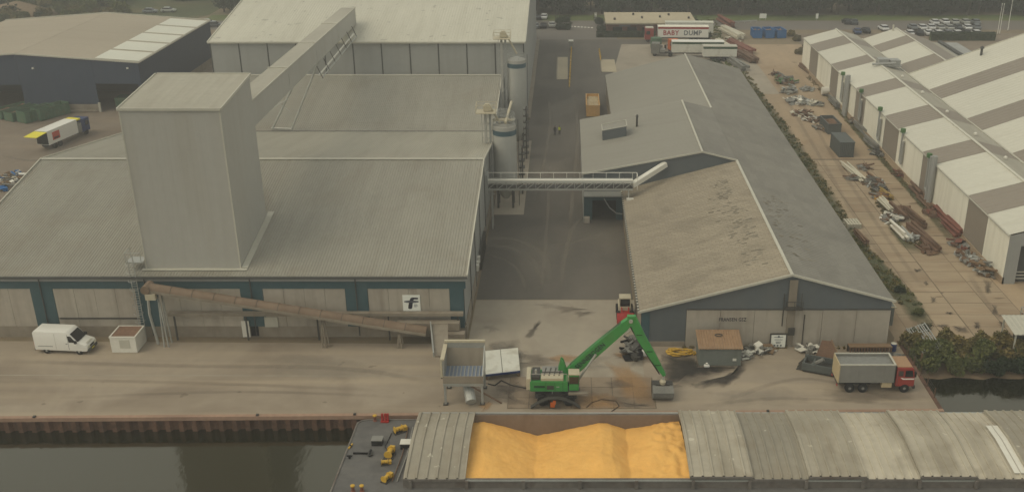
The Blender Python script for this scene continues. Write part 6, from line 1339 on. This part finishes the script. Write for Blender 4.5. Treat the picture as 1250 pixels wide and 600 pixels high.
# wire fence along quay end
t = thing('wire_fence', 'low rusty post and wire fence at the quay end', 'fence', (QX, 98, 0))
for k in range(6): y = 90 + k * 2.2; MB().bar((QX - .2, y, .06), (QX - .2, y, 1.2), .08, .08).build('post', 'steel_rust', t)
m = MB()
for z in (.5, .85, 1.15): m.tube((QX - .2, 90, z), (QX - .2, 101, z), .015, 4)
m.build('wire', 'steel_dark', t)
# pallet rack and planks on verge right of warehouse
p = G(1040, 276); t = thing('pallet_stack', 'pale pallet stack beside the grey warehouse verge', 'pallets', (p.x, p.y, 0), R(3))
for k in range(4):
    m = MB()
    for i in range(5): m.box(-1 + i * .42, -.7 + i * .42, -1.2, 1.2, .1 + k * .2, .14 + k * .2)
    for y in (-1.1, 0, 1): m.box(-1, 1, y, y + .12, k * .2, .098 + k * .2)
    m.build('pallet', 'pipe_pale', t, local=True)
pipes(1051, 292, 4, 4.5, .14, 4, 'scrap_brown', 'planks lying on the verge below the pallets', beam=True, group=None)
# small awning shed at the right edge
p = G(1243, 432); t = thing('awning', 'small pale roofed lean-to at the right edge above the bank', 'shed', (p.x + 2, p.y, 0))
MB().corr((p.x - .8, p.y, 2.4), (p.x + 5, p.y, 2.4), (p.x + 5, p.y + 4, 2.8), (p.x - .8, p.y + 4, 2.8), .5, .05).build('roof', 'trim', t)
for x in (p.x - .5, p.x + 4.6):
    for y in (p.y + .3, p.y + 3.7): MB().bar((x, y, 0), (x, y, 2.4), .14, .14).build('post', 'trim', t)
MB().box(p.x + .5, p.x + 4, p.y + 2, p.y + 3, 0, 1.2).build('counter', 'steel_dark', t)
p = G(1248, 392); t = thing('wire_cage', 'dark wire cage bin behind the awning', 'cage', (p.x + .6, p.y, 0)); m = MB()
for x in (-.7, .7):
    for y in (-.6, .6): m.bar((x, y, 0), (x, y, 1.6), .08, .08)
for z in (.1, .6, 1.1, 1.6):
    m.bar((-.7, -.6, z), (.7, -.6, z), .06, .06); m.bar((-.7, .6, z), (.7, .6, z), .06, .06); m.bar((-.7, -.6, z), (-.7, .6, z), .06, .06); m.bar((.7, -.6, z), (.7, .6, z), .06, .06)
m.build('mesh_frame', 'steel_galv', t, local=True); MB().box(-.6, .6, -.5, .5, .05, .9).build('contents', 'rusty_load', t, local=True)

# ================================================================== GATE AREA
# weighbridges with yellow guard posts
for (px0, py0, px1, py1, lab) in ((680, 97, 693, 70, 'left pale weighbridge plate beside the yellow posts'), (735, 88, 750, 73, 'right pale weighbridge plate at the warehouse corner')):
    a, b_ = G(px0, py0), G(px1, py1); t = thing('weighbridge', lab, 'weighbridge', ((a.x + b_.x) / 2, (a.y + b_.y) / 2, 0), group='weighbridges')
    MB().box(min(a.x, b_.x), max(a.x, b_.x), a.y, b_.y, .0, .06).build('plate', 'flat_roof', t); MB().box(min(a.x, b_.x) - .25, min(a.x, b_.x) - .02, a.y, b_.y, 0, .12).build('side_kerb', 'conc_wall', t)
t = thing('guard_posts', 'row of yellow guard posts along the left weighbridge', 'guard rail', (G(697, 80).x, G(697, 80).y, 0))
for k in range(11): p = G(697.5 - k * .25, 62 + k * 4.4); MB().tube((p.x, p.y, 0), (p.x, p.y, 1.0), .16, 8).build('post', 'yellow', t)
m = MB().bar(G(697, 68, .6), G(694.7, 106, .6), .12, .16); m.build('rail', 'yellow', t)
t = thing('guard_posts', 'short yellow guard rail at the right weighbridge', 'guard rail', (G(732, 70).x, G(732, 70).y, 0))
for k in range(4): p = G(731.5 + k * .5, 64 + k * 3); MB().tube((p.x, p.y, 0), (p.x, p.y, 1.0), .16, 8).build('post', 'yellow', t)
MB().bar(G(731.5, 64, .7), G(733, 73, .7), .12, .2).build('rail', 'yellow', t)
p = G(697, 60); t = thing('ticket_kiosk', 'grey and white ticket kiosk at the head of the yellow posts', 'kiosk', (p.x, p.y, 0)); MB().box(-.5, .5, -.6, .6, 0, 2.0).build('cabinet', 'tip_grey', t, local=True); MB().box(-.6, .6, -.7, .9, 2.0, 2.2).build('roof', 'white_paint', t, local=True)
# people in the alley
def person(px, py, lab, top, vest):
    p = G(px, py); t = thing('person', lab, 'person', (p.x, p.y, 0), rnd.uniform(-.5, .5), 'people in the alley')
    me = bpy.data.meshes.new('body')
    J = [(0, 0, .98), (0, 0, 1.2), (0, 0, 1.42), (0, 0, 1.54), (0, 0, 1.68), (.11, 0, .9), (.12, -.03, .5), (.13, .03, .08), (.13, -.12, .04), (-.11, 0, .9), (-.12, .05, .5), (-.13, .12, .08), (-.13, -.02, .04), (.2, 0, 1.4), (.26, .04, 1.12), (.27, -.06, .86), (-.2, 0, 1.4), (-.26, .04, 1.12), (-.27, -.06, .86)]
    E_ = [(0, 1), (1, 2), (2, 3), (3, 4), (0, 5), (5, 6), (6, 7), (7, 8), (0, 9), (9, 10), (10, 11), (11, 12), (2, 13), (13, 14), (14, 15), (2, 16), (16, 17), (17, 18)]
    rr_ = [.16, .15, .17, .07, .11, .1, .075, .055, .05, .1, .075, .055, .05, .08, .055, .04, .08, .055, .04]
    me.from_pydata(J, E_, []); o = bpy.data.objects.new('body', me); COL.objects.link(o); o.parent = t
    md = o.modifiers.new('skin', 'SKIN'); o.modifiers.new('sub', 'SUBSURF').levels = 1
    for i, r_ in enumerate(rr_): me.skin_vertices[0].data[i].radius = (r_, r_ * .8); me.skin_vertices[0].data[i].use_root = i == 0
    me.materials.append(MATS[top])
    MB().lathe([(.03, 0), (.09, .06), (.1, .14), (.06, .22), (.01, .24)], 12, (0, 0, 1.53)).build('head', 'skin', t, local=True, smooth=True); MB().lathe([(.105, 0), (.1, .08), (.04, .13)], 12, (0, .01, 1.66)).build('hair', 'cloth_dark', t, local=True, smooth=True)
    if vest: MB().lathe([(.2, 0), (.23, .25), (.2, .48), (.12, .52)], 14, (0, 0, .95)).build('vest', 'hi_vis', t, local=True, smooth=True)
person(677.5, 165, 'person in dark clothes walking in the alley', 'cloth_dark', False)
person(683, 164.5, 'person in yellow high visibility vest walking in the alley', 'cloth_dark', True)
# lorries beyond the right warehouse
def lorry_trailer(px, py, l, mat, lab, roofmat, band=None, txt=None, cab=None, h=3.9, w=2.55, name='semi_trailer'):
    p = G(px, py); t = thing(name, lab, 'lorry' if cab else 'trailer', (p.x, p.y + w / 2, 0), R(-1.5), 'lorries in the truck park')
    MB().box(0, l, -w / 2, w / 2, 1.25, h).build('box_body', mat, t, local=True); MB().box(-.05, l + .05, -w / 2 - .05, w / 2 + .05, h, h + .1).build('roof', roofmat, t, local=True)
    MB().box(.5, l - .5, -.5, .5, .8, 1.2).build('chassis', 'steel_dark', t, local=True)
    for x in (l - 4.2, l - 2.9, l - 1.6):
        for y in (-1.05, 1.05): wheel(t, x, y, .5, .34)
    for y in (-.7, .7): MB().bar((3, y, 0), (3, y, 1.2), .15, .15).build('landing_leg', 'steel_dark', t, local=True)
    if band: MB().box(.0, l, -w / 2 - .03, -w / 2 - .002, h - .5, h - .05).build('red_band', band, t, local=True)
    if txt:
        for s, x, mt in txt: text(s, 'lettering', 1.7, mt, t, (x, -w / 2 - .02, 2.35), (R(90), 0, 0), 'LEFT', xs=.95)
    if cab:
        c = MB().box(-3.4, -1.1, -1.25, 1.25, .6, 3.5).build('cab', cab, t, local=True, bevel=.1); MB().box(-3.2, -1.2, -1.15, 1.15, 3.5, 3.65).build('cab_roof', 'trim', c, local=True)
        MB().box(-3.44, -3.38, -1.1, 1.1, 1.8, 2.9).build('windscreen', 'glass', c, local=True); MB().box(-3.0, -2.0, -1.27, -1.24, 1.9, 2.8).build('side_window', 'glass', c, local=True); MB().box(-1.05, -.1, -1.1, 1.1, .8, 1.1).build('catwalk', 'steel_dark', t, local=True)
        for y in (-1.05, 1.05): wheel(t, -2.6, y, .5, .34)
    return t
lorry_trailer(803, 51.5, 13, 'white_clean', 'white lettered trailer with red band and red cab', 'stripe_wall', 'red_paint', (('BABY', 1.3, 'ink_red'), ('DUMP', 6.6, 'ink_soft')), 'cab_red')
lorry_trailer(812, 46, 12.6, 'plate_white', 'pale green white trailer behind the lettered trailer', 'skylight')
lorry_trailer(820, 70.5, 12.5, 'plate_white', 'long white topped trailer just behind the warehouse ridge', 'white_clean', 'green_dark', h=3.8)
lorry_trailer(858, 75.5, 8.0, 'plate_white', 'white trailer with green band at the warehouse back corner', 'trim', 'green_dark', h=3.6)
def machine(px, py, mat, lab, rz):
    p = G(px, py); t = thing('tractor_unit', lab, 'tractor unit', (p.x, p.y, 0), rz, 'machines in the truck park')
    MB().box(-2.6, 1.0, -.5, .5, .6, 1.0).build('chassis', 'steel_dark', t, local=True); MB().box(1.0, 3.0, -1.2, 1.2, .6, 3.1).build('cab', mat, t, local=True, bevel=.1); MB().box(2.98, 3.05, -1.05, 1.05, 1.7, 2.7).build('windscreen', 'glass', t, local=True); MB().box(-.3, .8, -1.1, 1.1, 1.0, 1.6).build('tank', 'tip_grey', t, local=True)
    for x in (-1.7, 2.1):
        for y in (-1, 1): wheel(t, x, y, .5, .34)
machine(803, 63, 'skip_green', 'green tractor unit parked below the red cab', R(100)); machine(819, 61, 'orange', 'orange tractor unit parked below the lettered trailer', R(-80)); machine(810, 68, 'scrap_grey', 'grey tractor unit nearest the warehouse ridge', R(170))
# cars
CARP = [((30, 30, 32), 'black'), ((214, 214, 210), 'white'), ((120, 124, 126), 'silver'), ((46, 66, 104), 'blue'), ((120, 34, 32), 'red'), ((70, 74, 76), 'grey'), ((168, 168, 160), 'pale silver')]
for c_, nme in CARP: M('car_' + nme, c_, .3, .02, 1, spec=.5)
def car_base():
    t = thing('parked_car', '', 'car', (0, 0, -50), 0, 'parked cars')
    prof = [(-2.1, .35), (2.05, .35), (2.15, .6), (2.0, .85), (1.1, .98), (-1.9, 1.0), (-2.15, .85)]
    b2 = prof_body(MB(), prof, -.86, .86).build('body', 'car_black', t, local=True, bevel=.08, smooth=True)
    b2.data.materials.clear(); b2.data.materials.append(MATS['car_black'])
    prof_body(MB(), [(-1.8, .98), (1.15, .96), (.45, 1.4), (-1.35, 1.42)], -.74, .74).build('glasshouse', 'glass', t, local=True, bevel=.05)
    r2 = prof_body(MB(), [(-1.3, 1.4), (.42, 1.39), (.3, 1.47), (-1.2, 1.49)], -.72, .72).build('roof', 'car_black', t, local=True, bevel=.03)
    for x in (-1.3, 1.3):
        for y in (-.78, .78): wheel(t, x, y, .32, .22, 'steel_galv')
    for y in (-.6, .6): MB().box(2.02, 2.12, y - .2, y + .2, .62, .8).build('headlight', 'skylight', t, local=True)
    return t
CB = car_base(); used_car = [False]
def car(px, py, ci, lab, rz):
    p = G(px, py); o = CB if not used_car[0] else copy_tree(CB); used_car[0] = True
    o.location = (p.x, p.y, .014); o.rotation_euler = (0, 0, rz); o['label'] = lab
    for ch in o.children:
        if ch.name.split('.')[0] in ('body', 'roof'): ch.material_slots[0].link = 'OBJECT'; ch.material_slots[0].material = MATS['car_' + CARP[ci][1]]
    return o
for k, (px, py, ci, lab) in enumerate(((657, 24, 0, 'black car in the back row left of the gateway'), (664.5, 23, 1, 'white car in the back row left of the gateway'), (654, 34, 2, 'silver car by the tall hall corner in the front row'), (663.5, 34, 0, 'black car in the middle of the front row by the gateway'), (673.5, 33, 6, 'pale silver car in the front row nearest the gateway'),
    (1046, 41, 3, 'blue car parked alone beyond the striped sheds'), (1056, 40, 0, 'black car beside the lone blue car'), (1033, 29, 0, 'dark car near the road beyond the scrap yard'), (1042, 29.5, 5, 'grey car near the road beyond the scrap yard'), (1078, 37, 1, 'white car between the two striped shed ridges'),
    (254, 30, 1, 'white car behind the navy warehouse corner'), (262, 33, 5, 'grey car tucked behind the tall hall'), (184, 16, 2, 'silver car on the road beyond the navy roof'), (206, 15, 6, 'pale silver car beyond the navy roof'), (278, 9, 1, 'white car on the far road by the tall hall'))):
    car(px, py, ci, lab, R(90) + rnd.uniform(-.1, .1) if px > 300 else R(5))
names = {}
for r_, (y0, x0_, x1_, n) in enumerate(((36.0, 1108, 1196, 8), (43.0, 1104, 1196, 8), (29.5, 1134, 1196, 5))):
    for k in range(n):
        ci = rnd.choice([0, 1, 1, 2, 3, 5, 6, 1]); px = x0_ + (x1_ - x0_) * (k + .5) / n
        rowname = ('middle', 'nearest', 'farthest')[r_]; nm = CARP[ci][1]; names[(r_, nm)] = names.get((r_, nm), 0) + 1
        ordn = ('first', 'second', 'third', 'fourth', 'fifth', 'sixth', 'seventh', 'eighth')[names[(r_, nm)] - 1]
        car(px, y0 + rnd.uniform(-.4, .4), ci, f'{ordn} {nm} car from the left in the {rowname} car park row', R(90) + rnd.uniform(-.12, .12))
# hedges, lamp posts, flag poles, white van box near road
for (pxa, pya, pxb, pyb, h, w, lab) in ((728, 46, 800, 46, 1.4, 1.6, 'low clipped hedge before the brown office'), (1136, 50, 1215, 50, 2.0, 1.6, 'clipped green hedge on the near side of the car park')):
    a, b_ = G(pxa, pya), G(pxb, pyb); m = MB(); n = 900; d = b_ - a
    t = thing('hedge', lab, 'hedge', (a.x, a.y, 0)); mm = MB(); mm.box(a.x, b_.x, min(a.y, b_.y) + .15, max(a.y, b_.y) + w - .15, 0, h - .2); mm.build('core', 'scrub', t)
    for k in range(2200):
        p = a + d * rnd.random() + Vector((0, rnd.uniform(0, w), 0)); f = rnd.random(); p.z = h * (1 if f < .5 else rnd.random()); p.y = p.y if f < .5 else a.y + rnd.choice((0, w)); s = .16
        u = Vector((rnd.gauss(0, 1), rnd.gauss(0, 1), rnd.gauss(0, 1))).normalized() * s; v_ = u.orthogonal().normalized() * s; m.quad(p - u, p - v_, p + u, p + v_)
    o = m.build('foliage', 'leaf_dark', t); at = o.data.attributes.new('tone', 'FLOAT', 'POINT'); at.data.foreach_set('value', [x for k in range(2200) for x in [rnd.random()] * 4])
for k, (px, py, lab) in enumerate(((1217.5, 42, 'leftmost white flag pole behind the big striped shed'), (1220, 42, 'middle white flag pole behind the big striped shed'), (1230, 38, 'rightmost white flag pole behind the big striped shed'))):
    p = G(px, py); t = thing('flag_pole', lab, 'flag pole', p, group='white flag poles'); MB().tube((0, 0, 0), (0, 0, 8), .1, 8, .06).build('pole', 'white_clean', t, local=True); MB().lathe([(.12, 0), (.14, .1), (.05, .2)], 8, (0, 0, 8)).build('finial', 'white_clean', t, local=True); MB().box(-.3, .3, -.3, .3, 0, .2).build('footing', 'conc_wall', t, local=True)
p = G(931, 25); t = thing('road_sign', 'white rectangular board beside the far road', 'sign', p); MB().box(-1.0, 1.0, -.05, .05, .6, 1.9).build('panel', 'sign_white', t, local=True)
for x in (-.8, .8): MB().bar((x, .1, 0), (x, .1, 1.5), .1, .1).build('post', 'steel_galv', t, local=True)
p = G(997, 25); t = thing('road_sign', 'white upright post board by the far road', 'sign', p); MB().box(-.35, .35, -.05, .05, .5, 1.9).build('panel', 'sign_white', t, local=True); MB().bar((0, .1, 0), (0, .1, 1.2), .1, .1).build('post', 'steel_galv', t, local=True)
t = thing('guard_rail', 'pale roadside barrier beyond the scrap yard', 'barrier', G(905, 27)); a, b_ = G(886, 27, .6), G(924, 25, .6); MB().bar(a, b_, .1, .35).build('beam', 'steel_galv', t)
for k in range(6): q = a.lerp(b_, k / 5); MB().bar((q.x, q.y, 0), (q.x, q.y, .6), .12, .12).build('post', 'steel_galv', t)
p = G(727, 24); t = thing('gate_post', 'white gate post right of the crossing', 'gate post', p); MB().box(-.3, .3, -.3, .3, 0, 1.8).build('pillar', 'white_clean', t, local=True); MB().box(-.36, .36, -.36, .36, 1.8, 1.92).build('cap', 'trim', t, local=True)
for px, py, lab in ((1000, 21, 'thin street lamp beside the far road wood'), (678, 22, 'street lamp at the planted bed left of the gateway'), (699, 10, 'dark post in the grass verge beyond the crossing')):
    p = G(px, py); t = thing('street_lamp', lab, 'street lamp', p); MB().tube((0, 0, 0), (0, 0, 7), .09, 8, .06).build('pole', 'steel_dark', t, local=True); MB().bar((0, 0, 7), (1.0, 0, 7.15), .1, .08).build('arm', 'steel_dark', t, local=True); MB().box(.8, 1.5, -.12, .12, 7.1, 7.22).build('lantern', 'tip_grey', t, local=True)
# earth mound, top left
m = MB(); c_ = G(20, 18); n = 20
for ring_ in range(1): pass
vs = []; fs = []
for i in range(24):
    for j in range(16):
        u, v_ = i / 23 * 2 - 1, j / 15 * 2 - 1; r_ = math.hypot(u, v_); z = max(0, 1 - r_) ** .8 * 5 + mathutils.noise.noise(Vector((u * 3, v_ * 3, 0))) * .7 * max(0, 1 - r_)
        vs.append((c_.x + u * 12, c_.y + v_ * 9, z * .8 - .02))
for i in range(23):
    for j in range(15): a = i * 16 + j; fs.append((a, a + 16, a + 17, a + 1))
struct('earth_mound', m.add(vs, fs), 'earth')
flat('rough_ground', [(-260, 243), (-132, 243), (-126, 262), (-113, 281), (-105, 303), (-105, 345), (-260, 345)], 'scrub', .013)

# ================================================================== VEGETATION
def leaves(n, blobs, size, name, mat, parent, flatten=1.0, up=.0):
    m = MB(); tone = []
    for k in range(n):
        (cx, cy, cz, r_) = blobs[k % len(blobs)]
        d = Vector((rnd.gauss(0, 1), rnd.gauss(0, 1), rnd.gauss(0, 1))).normalized() * (r_ * (rnd.random() ** .4))
        p = Vector((cx + d.x, cy + d.y, cz + d.z * flatten))
        if p.z < .05: p.z = rnd.uniform(.05, .3)
        s = size * rnd.uniform(.6, 1.4); nn = Vector((rnd.gauss(0, 1), rnd.gauss(0, 1), rnd.gauss(0, 1) + up)).normalized(); u = nn.orthogonal().normalized(); u = Matrix.Rotation(rnd.uniform(0, 6.28), 3, nn) @ u; v_ = nn.cross(u)
        m.quad(p - u * s, p - v_ * s * .6, p + u * s, p + v_ * s * .6); tone.append((hash((k % len(blobs)) * 7919) % 100) / 100 * .6 + rnd.random() * .4)
    o = m.build(name, mat, parent, local=True); at = o.data.attributes.new('tone', 'FLOAT', 'POINT'); at.data.foreach_set('value', [x for q in tone for x in [q] * 4]); return o
def tree_proto(h, w, mat, n=2300, size=.40):
    t = thing('tree', '', 'tree', (0, 0, 0))
    m = MB().tube((0, 0, -.1), (0, 0, h * .45), .32, 8, .2); 
    blobs = []
    for k in range(9):
        a = k * 2.4; r_ = w * .3 * rnd.uniform(.6, 1.1); z = h * rnd.uniform(.22, .85); q = (r_ * math.cos(a) * (1.15 - z / h * .5), r_ * math.sin(a) * (1.15 - z / h * .5), z); blobs.append((*q, w * rnd.uniform(.22, .32))); m.tube((0, 0, h * rnd.uniform(.2, .42)), q, .12, 5, .04)
    blobs.append((0, 0, h * .85, w * .24))
    m.build('trunk', 'bark', t, local=True); leaves(n, blobs, size, 'crown', mat, t); return t
protos = [tree_proto(10, 8, 'leaf_dark'), tree_proto(12, 9, 'leaf_dark'), tree_proto(9, 8, 'leaf_mid'), tree_proto(11, 7.5, 'leaf_dark', 2000)]
usedp = [False] * 4
def tree(x, y, k, s, lab, group):
    o = protos[k] if not usedp[k] else copy_tree(protos[k]); usedp[k] = True
    o.location = (x, y, 0); o.rotation_euler = (0, 0, rnd.uniform(0, 6.28)); o.scale = (s, s, s * rnd.uniform(.9, 1.1)); o['label'] = lab; o['group'] = group
for row, (y, st_) in enumerate(((303.5, 5.4), (309, 5.6), (316, 6))):
    x = -18 + row * 2
    while x < 165:
        tree(x + rnd.uniform(-1.5, 1.5), y + rnd.uniform(-2, 2), rnd.choice((0, 1, 1, 3)), rnd.uniform(.9, 1.35), 'dark green tree in the dense wood beyond the far road', 'trees of the wood beyond the far road'); x += st_
for row, (y, st_) in enumerate(((307, 8), (315, 8))):
    x = -102 + row * 4
    while x < -40:
        tree(x + rnd.uniform(-2, 2), y + rnd.uniform(-2, 2), rnd.choice((0, 1, 3)), rnd.uniform(.8, 1.2), 'dark green tree beyond the road at the top left', 'trees beyond the road at the top left'); x += st_
for px, py, s, lab in ((778, 17, .55, 'left pale bushy tree behind the brown office'), (799, 16, .55, 'right pale bushy tree behind the brown office')):
    p = G(px, py); tree(p.x, p.y, 2, s, lab, 'pale trees behind the office')
for px, py, s, lab in ((120, 8, .8, 'bushy tree at the back corner of the navy roof'), (142, 5, .8, 'tree right of the bushy tree behind the navy roof'), (75, 5, .8, 'tree above the earth mound at the top left')):
    p = G(px, py); tree(p.x, p.y, 1, s, lab, 'trees behind the navy warehouse')
# dense wood mass behind the front rows
m_ = leaves(26000, [(-190 + i * 8.4 + rnd.uniform(-3, 3), 326 + rnd.uniform(0, 16), rnd.uniform(3, 10), rnd.uniform(4, 7)) for i in range(46)] , .8, 'far_wood', 'leaf_dark', None); m_['kind'] = 'stuff'
# bushes
def bush_proto(mat, w, h, n=1500, size=.17):
    t = thing('bush', '', 'bush', (0, 0, 0)); bl = [(rnd.uniform(-w, w) * .6, rnd.uniform(-w, w) * .5, h * rnd.uniform(.25, .7), h * rnd.uniform(.28, .45)) for k in range(9)]
    m = MB()
    for b2 in bl[:6]: m.tube((0, 0, -.3), b2[:3], .05, 5, .02)
    m.build('stems', 'bark', t, local=True); leaves(n, bl, size, 'foliage', mat, t); return t
bp_ = [bush_proto('leaf_mid', 1.6, 2.2), bush_proto('leaf_dark', 1.7, 2.4), bush_proto('leaf_dry', 1.5, 1.7)]; ub = [False] * 3
def bush(x, y, z, k, s, lab, group):
    o = bp_[k] if not ub[k] else copy_tree(bp_[k]); ub[k] = True; o.location = (x, y, z); o.rotation_euler = (0, 0, rnd.uniform(0, 6.28)); o.scale = (s, s, s * rnd.uniform(.8, 1.1)); o['label'] = lab; o['group'] = group
for row, (y, z, ks) in enumerate(((101.0, -.1, (2, 2, 2)), (99.2, -.5, (0, 2, 0)), (97.4, -1.1, (1, 0, 0)))):
    x = QX + 1.0 + row * .5
    while x < 66: bush(x + rnd.uniform(-.5, .5), y + rnd.uniform(-.5, .5), z, rnd.choice(ks), rnd.uniform(.75, 1.15), ('dry brown bush along the top of the canal bank', 'green bush on the middle of the canal bank', 'dark green bush overhanging the canal water')[row], ('bushes along the bank top', 'bushes mid bank', 'bushes at the water')[row]); x += 2.1
for k, (px, py) in enumerate(((1120, 384), (1128, 402), (1098, 356), (1118, 412))): p = G(px, py); bush(p.x, p.y, 0, (0, 1, 1, 0)[k], .5, ('bush right of the lean-to sheds', 'bush between lean-to and gate frames', 'bush behind the farther lean-to', 'bush under the gate frames')[k], 'bushes by the lean-to sheds')
for k, (px, py) in enumerate(((1000, 60), (985, 62), (975, 66), (972, 50), (965, 44))): p = G(px, py); bush(p.x, p.y, 0, 2, .9, 'dry bush between blue skips and the striped shed', 'bushes by the blue skips')
for k, (px, py) in enumerate(((683, 28), (690, 27), (684, 36), (691, 36), (732, 30), (734, 38), (848, 30), (856, 36), (862, 48), (868, 60), (872, 72), (876, 84))):
    p = G(px, py); bush(p.x, p.y, 0, 1, .95, 'shrub in the planted bed beside the gateway' if k < 6 else 'shrub along the boundary between lorries and girders', 'gateway shrubs' if k < 6 else 'boundary shrubs')
for k in range(70):
    p = G(rnd.uniform(-15, 150), rnd.uniform(-4, 36))
    if p.y < 248 or (p.x > -126 and p.y < 300): continue
    bush(p.x, p.y, 0, rnd.choice((0, 0, 1, 2)), rnd.uniform(1.1, 2.2), 'scrub bush on rough ground behind the navy warehouse', 'scrub behind the navy warehouse')
# weeds: strip along the right warehouse, along scrap rows
def weeds(name, pts, n, spread, lab, mat='leaf_mid', size=.13):
    bl = []
    for a, b_ in zip(pts[:-1], pts[1:]):
        k = max(2, int((b_ - a).length / .16))
        for i in range(k): p = a.lerp(b_, i / k); bl.append((p.x + rnd.uniform(-spread, spread), p.y, .06, rnd.uniform(.1, .45)))
    bl = [b2 for b2 in bl if rnd.random() < .5 + .5 * math.sin(b2[1] * .9) * math.sin(b2[1] * .37)]
    o = leaves(n, bl, size, name, mat, None, flatten=.3); o['kind'] = 'stuff'; o['label'] = lab; o['category'] = 'weeds'; return o
wl = [(1112, 372), (1092, 348), (1062, 316), (1036, 285), (1012, 243), (986, 200), (962, 165), (930, 122), (902, 84)]
track([(x - 4, y) for x, y in wl], 1.9, 'weedy', .052); track([(1130, 400)] + wl[:4], 1.5, 'weedy', .055); track([(1068, 222), (1082, 250), (1098, 285), (1122, 312)], 1.3, 'weedy', .056); track([(990, 92), (1050, 165), (1110, 232), (1175, 310)], .7, 'weedy', .057)
weeds('weeds', [G(x - 3, y) for x, y in wl], 16000, 1.5, 'weed strip along the right side of the grey warehouse', 'leaf_mid', .11)
weeds('weeds', [G(x, y) for x, y in wl], 9000, 1.2, 'dry weeds among the strip beside the grey warehouse', 'leaf_dry', .11)
weeds('weeds', [G(1060, 220), G(1085, 262), G(1098, 285), G(1128, 305)], 3000, .9, 'weeds growing through the scrap row', 'leaf_dry')
weeds('weeds', [G(985, 92), G(1050, 165), G(1110, 232), G(1160, 285)], 2600, .5, 'weeds along the foot of the striped shed', 'leaf_dry', .1)
weeds('weeds', [G(870, 25), G(880, 62), G(905, 95)], 4500, 1.4, 'overgrown strip beside the girders at the far end', 'leaf_mid', .22)
weeds('weeds', [Vector((13, 100.6, 0)), Vector((24, 100.6, 0)), Vector((35, 100.4, 0))], 1200, .3, 'weeds at the foot of the gable wall', 'leaf_dry', .08)

# ================================================================== HAZE
hz = MB().box(-720, 720, -720, 720, -5, 70).build('haze', 'black'); hz['kind'] = 'stuff'
hm = bpy.data.materials.new('haze'); hm.use_nodes = True; N = hm.node_tree.nodes; N.remove(N['Principled BSDF'])
pv = N.new('ShaderNodeVolumePrincipled'); pv.inputs['Color'].default_value = (.95, .93, .88, 1); pv.inputs['Density'].default_value = .0010; pv.inputs['Anisotropy'].default_value = .3
hm.node_tree.links.new(pv.outputs[0], N['Material Output'].inputs['Volume']); hz.data.materials.clear(); hz.data.materials.append(hm)
for o in bpy.data.objects:
    if '_o' in o: del o['_o']
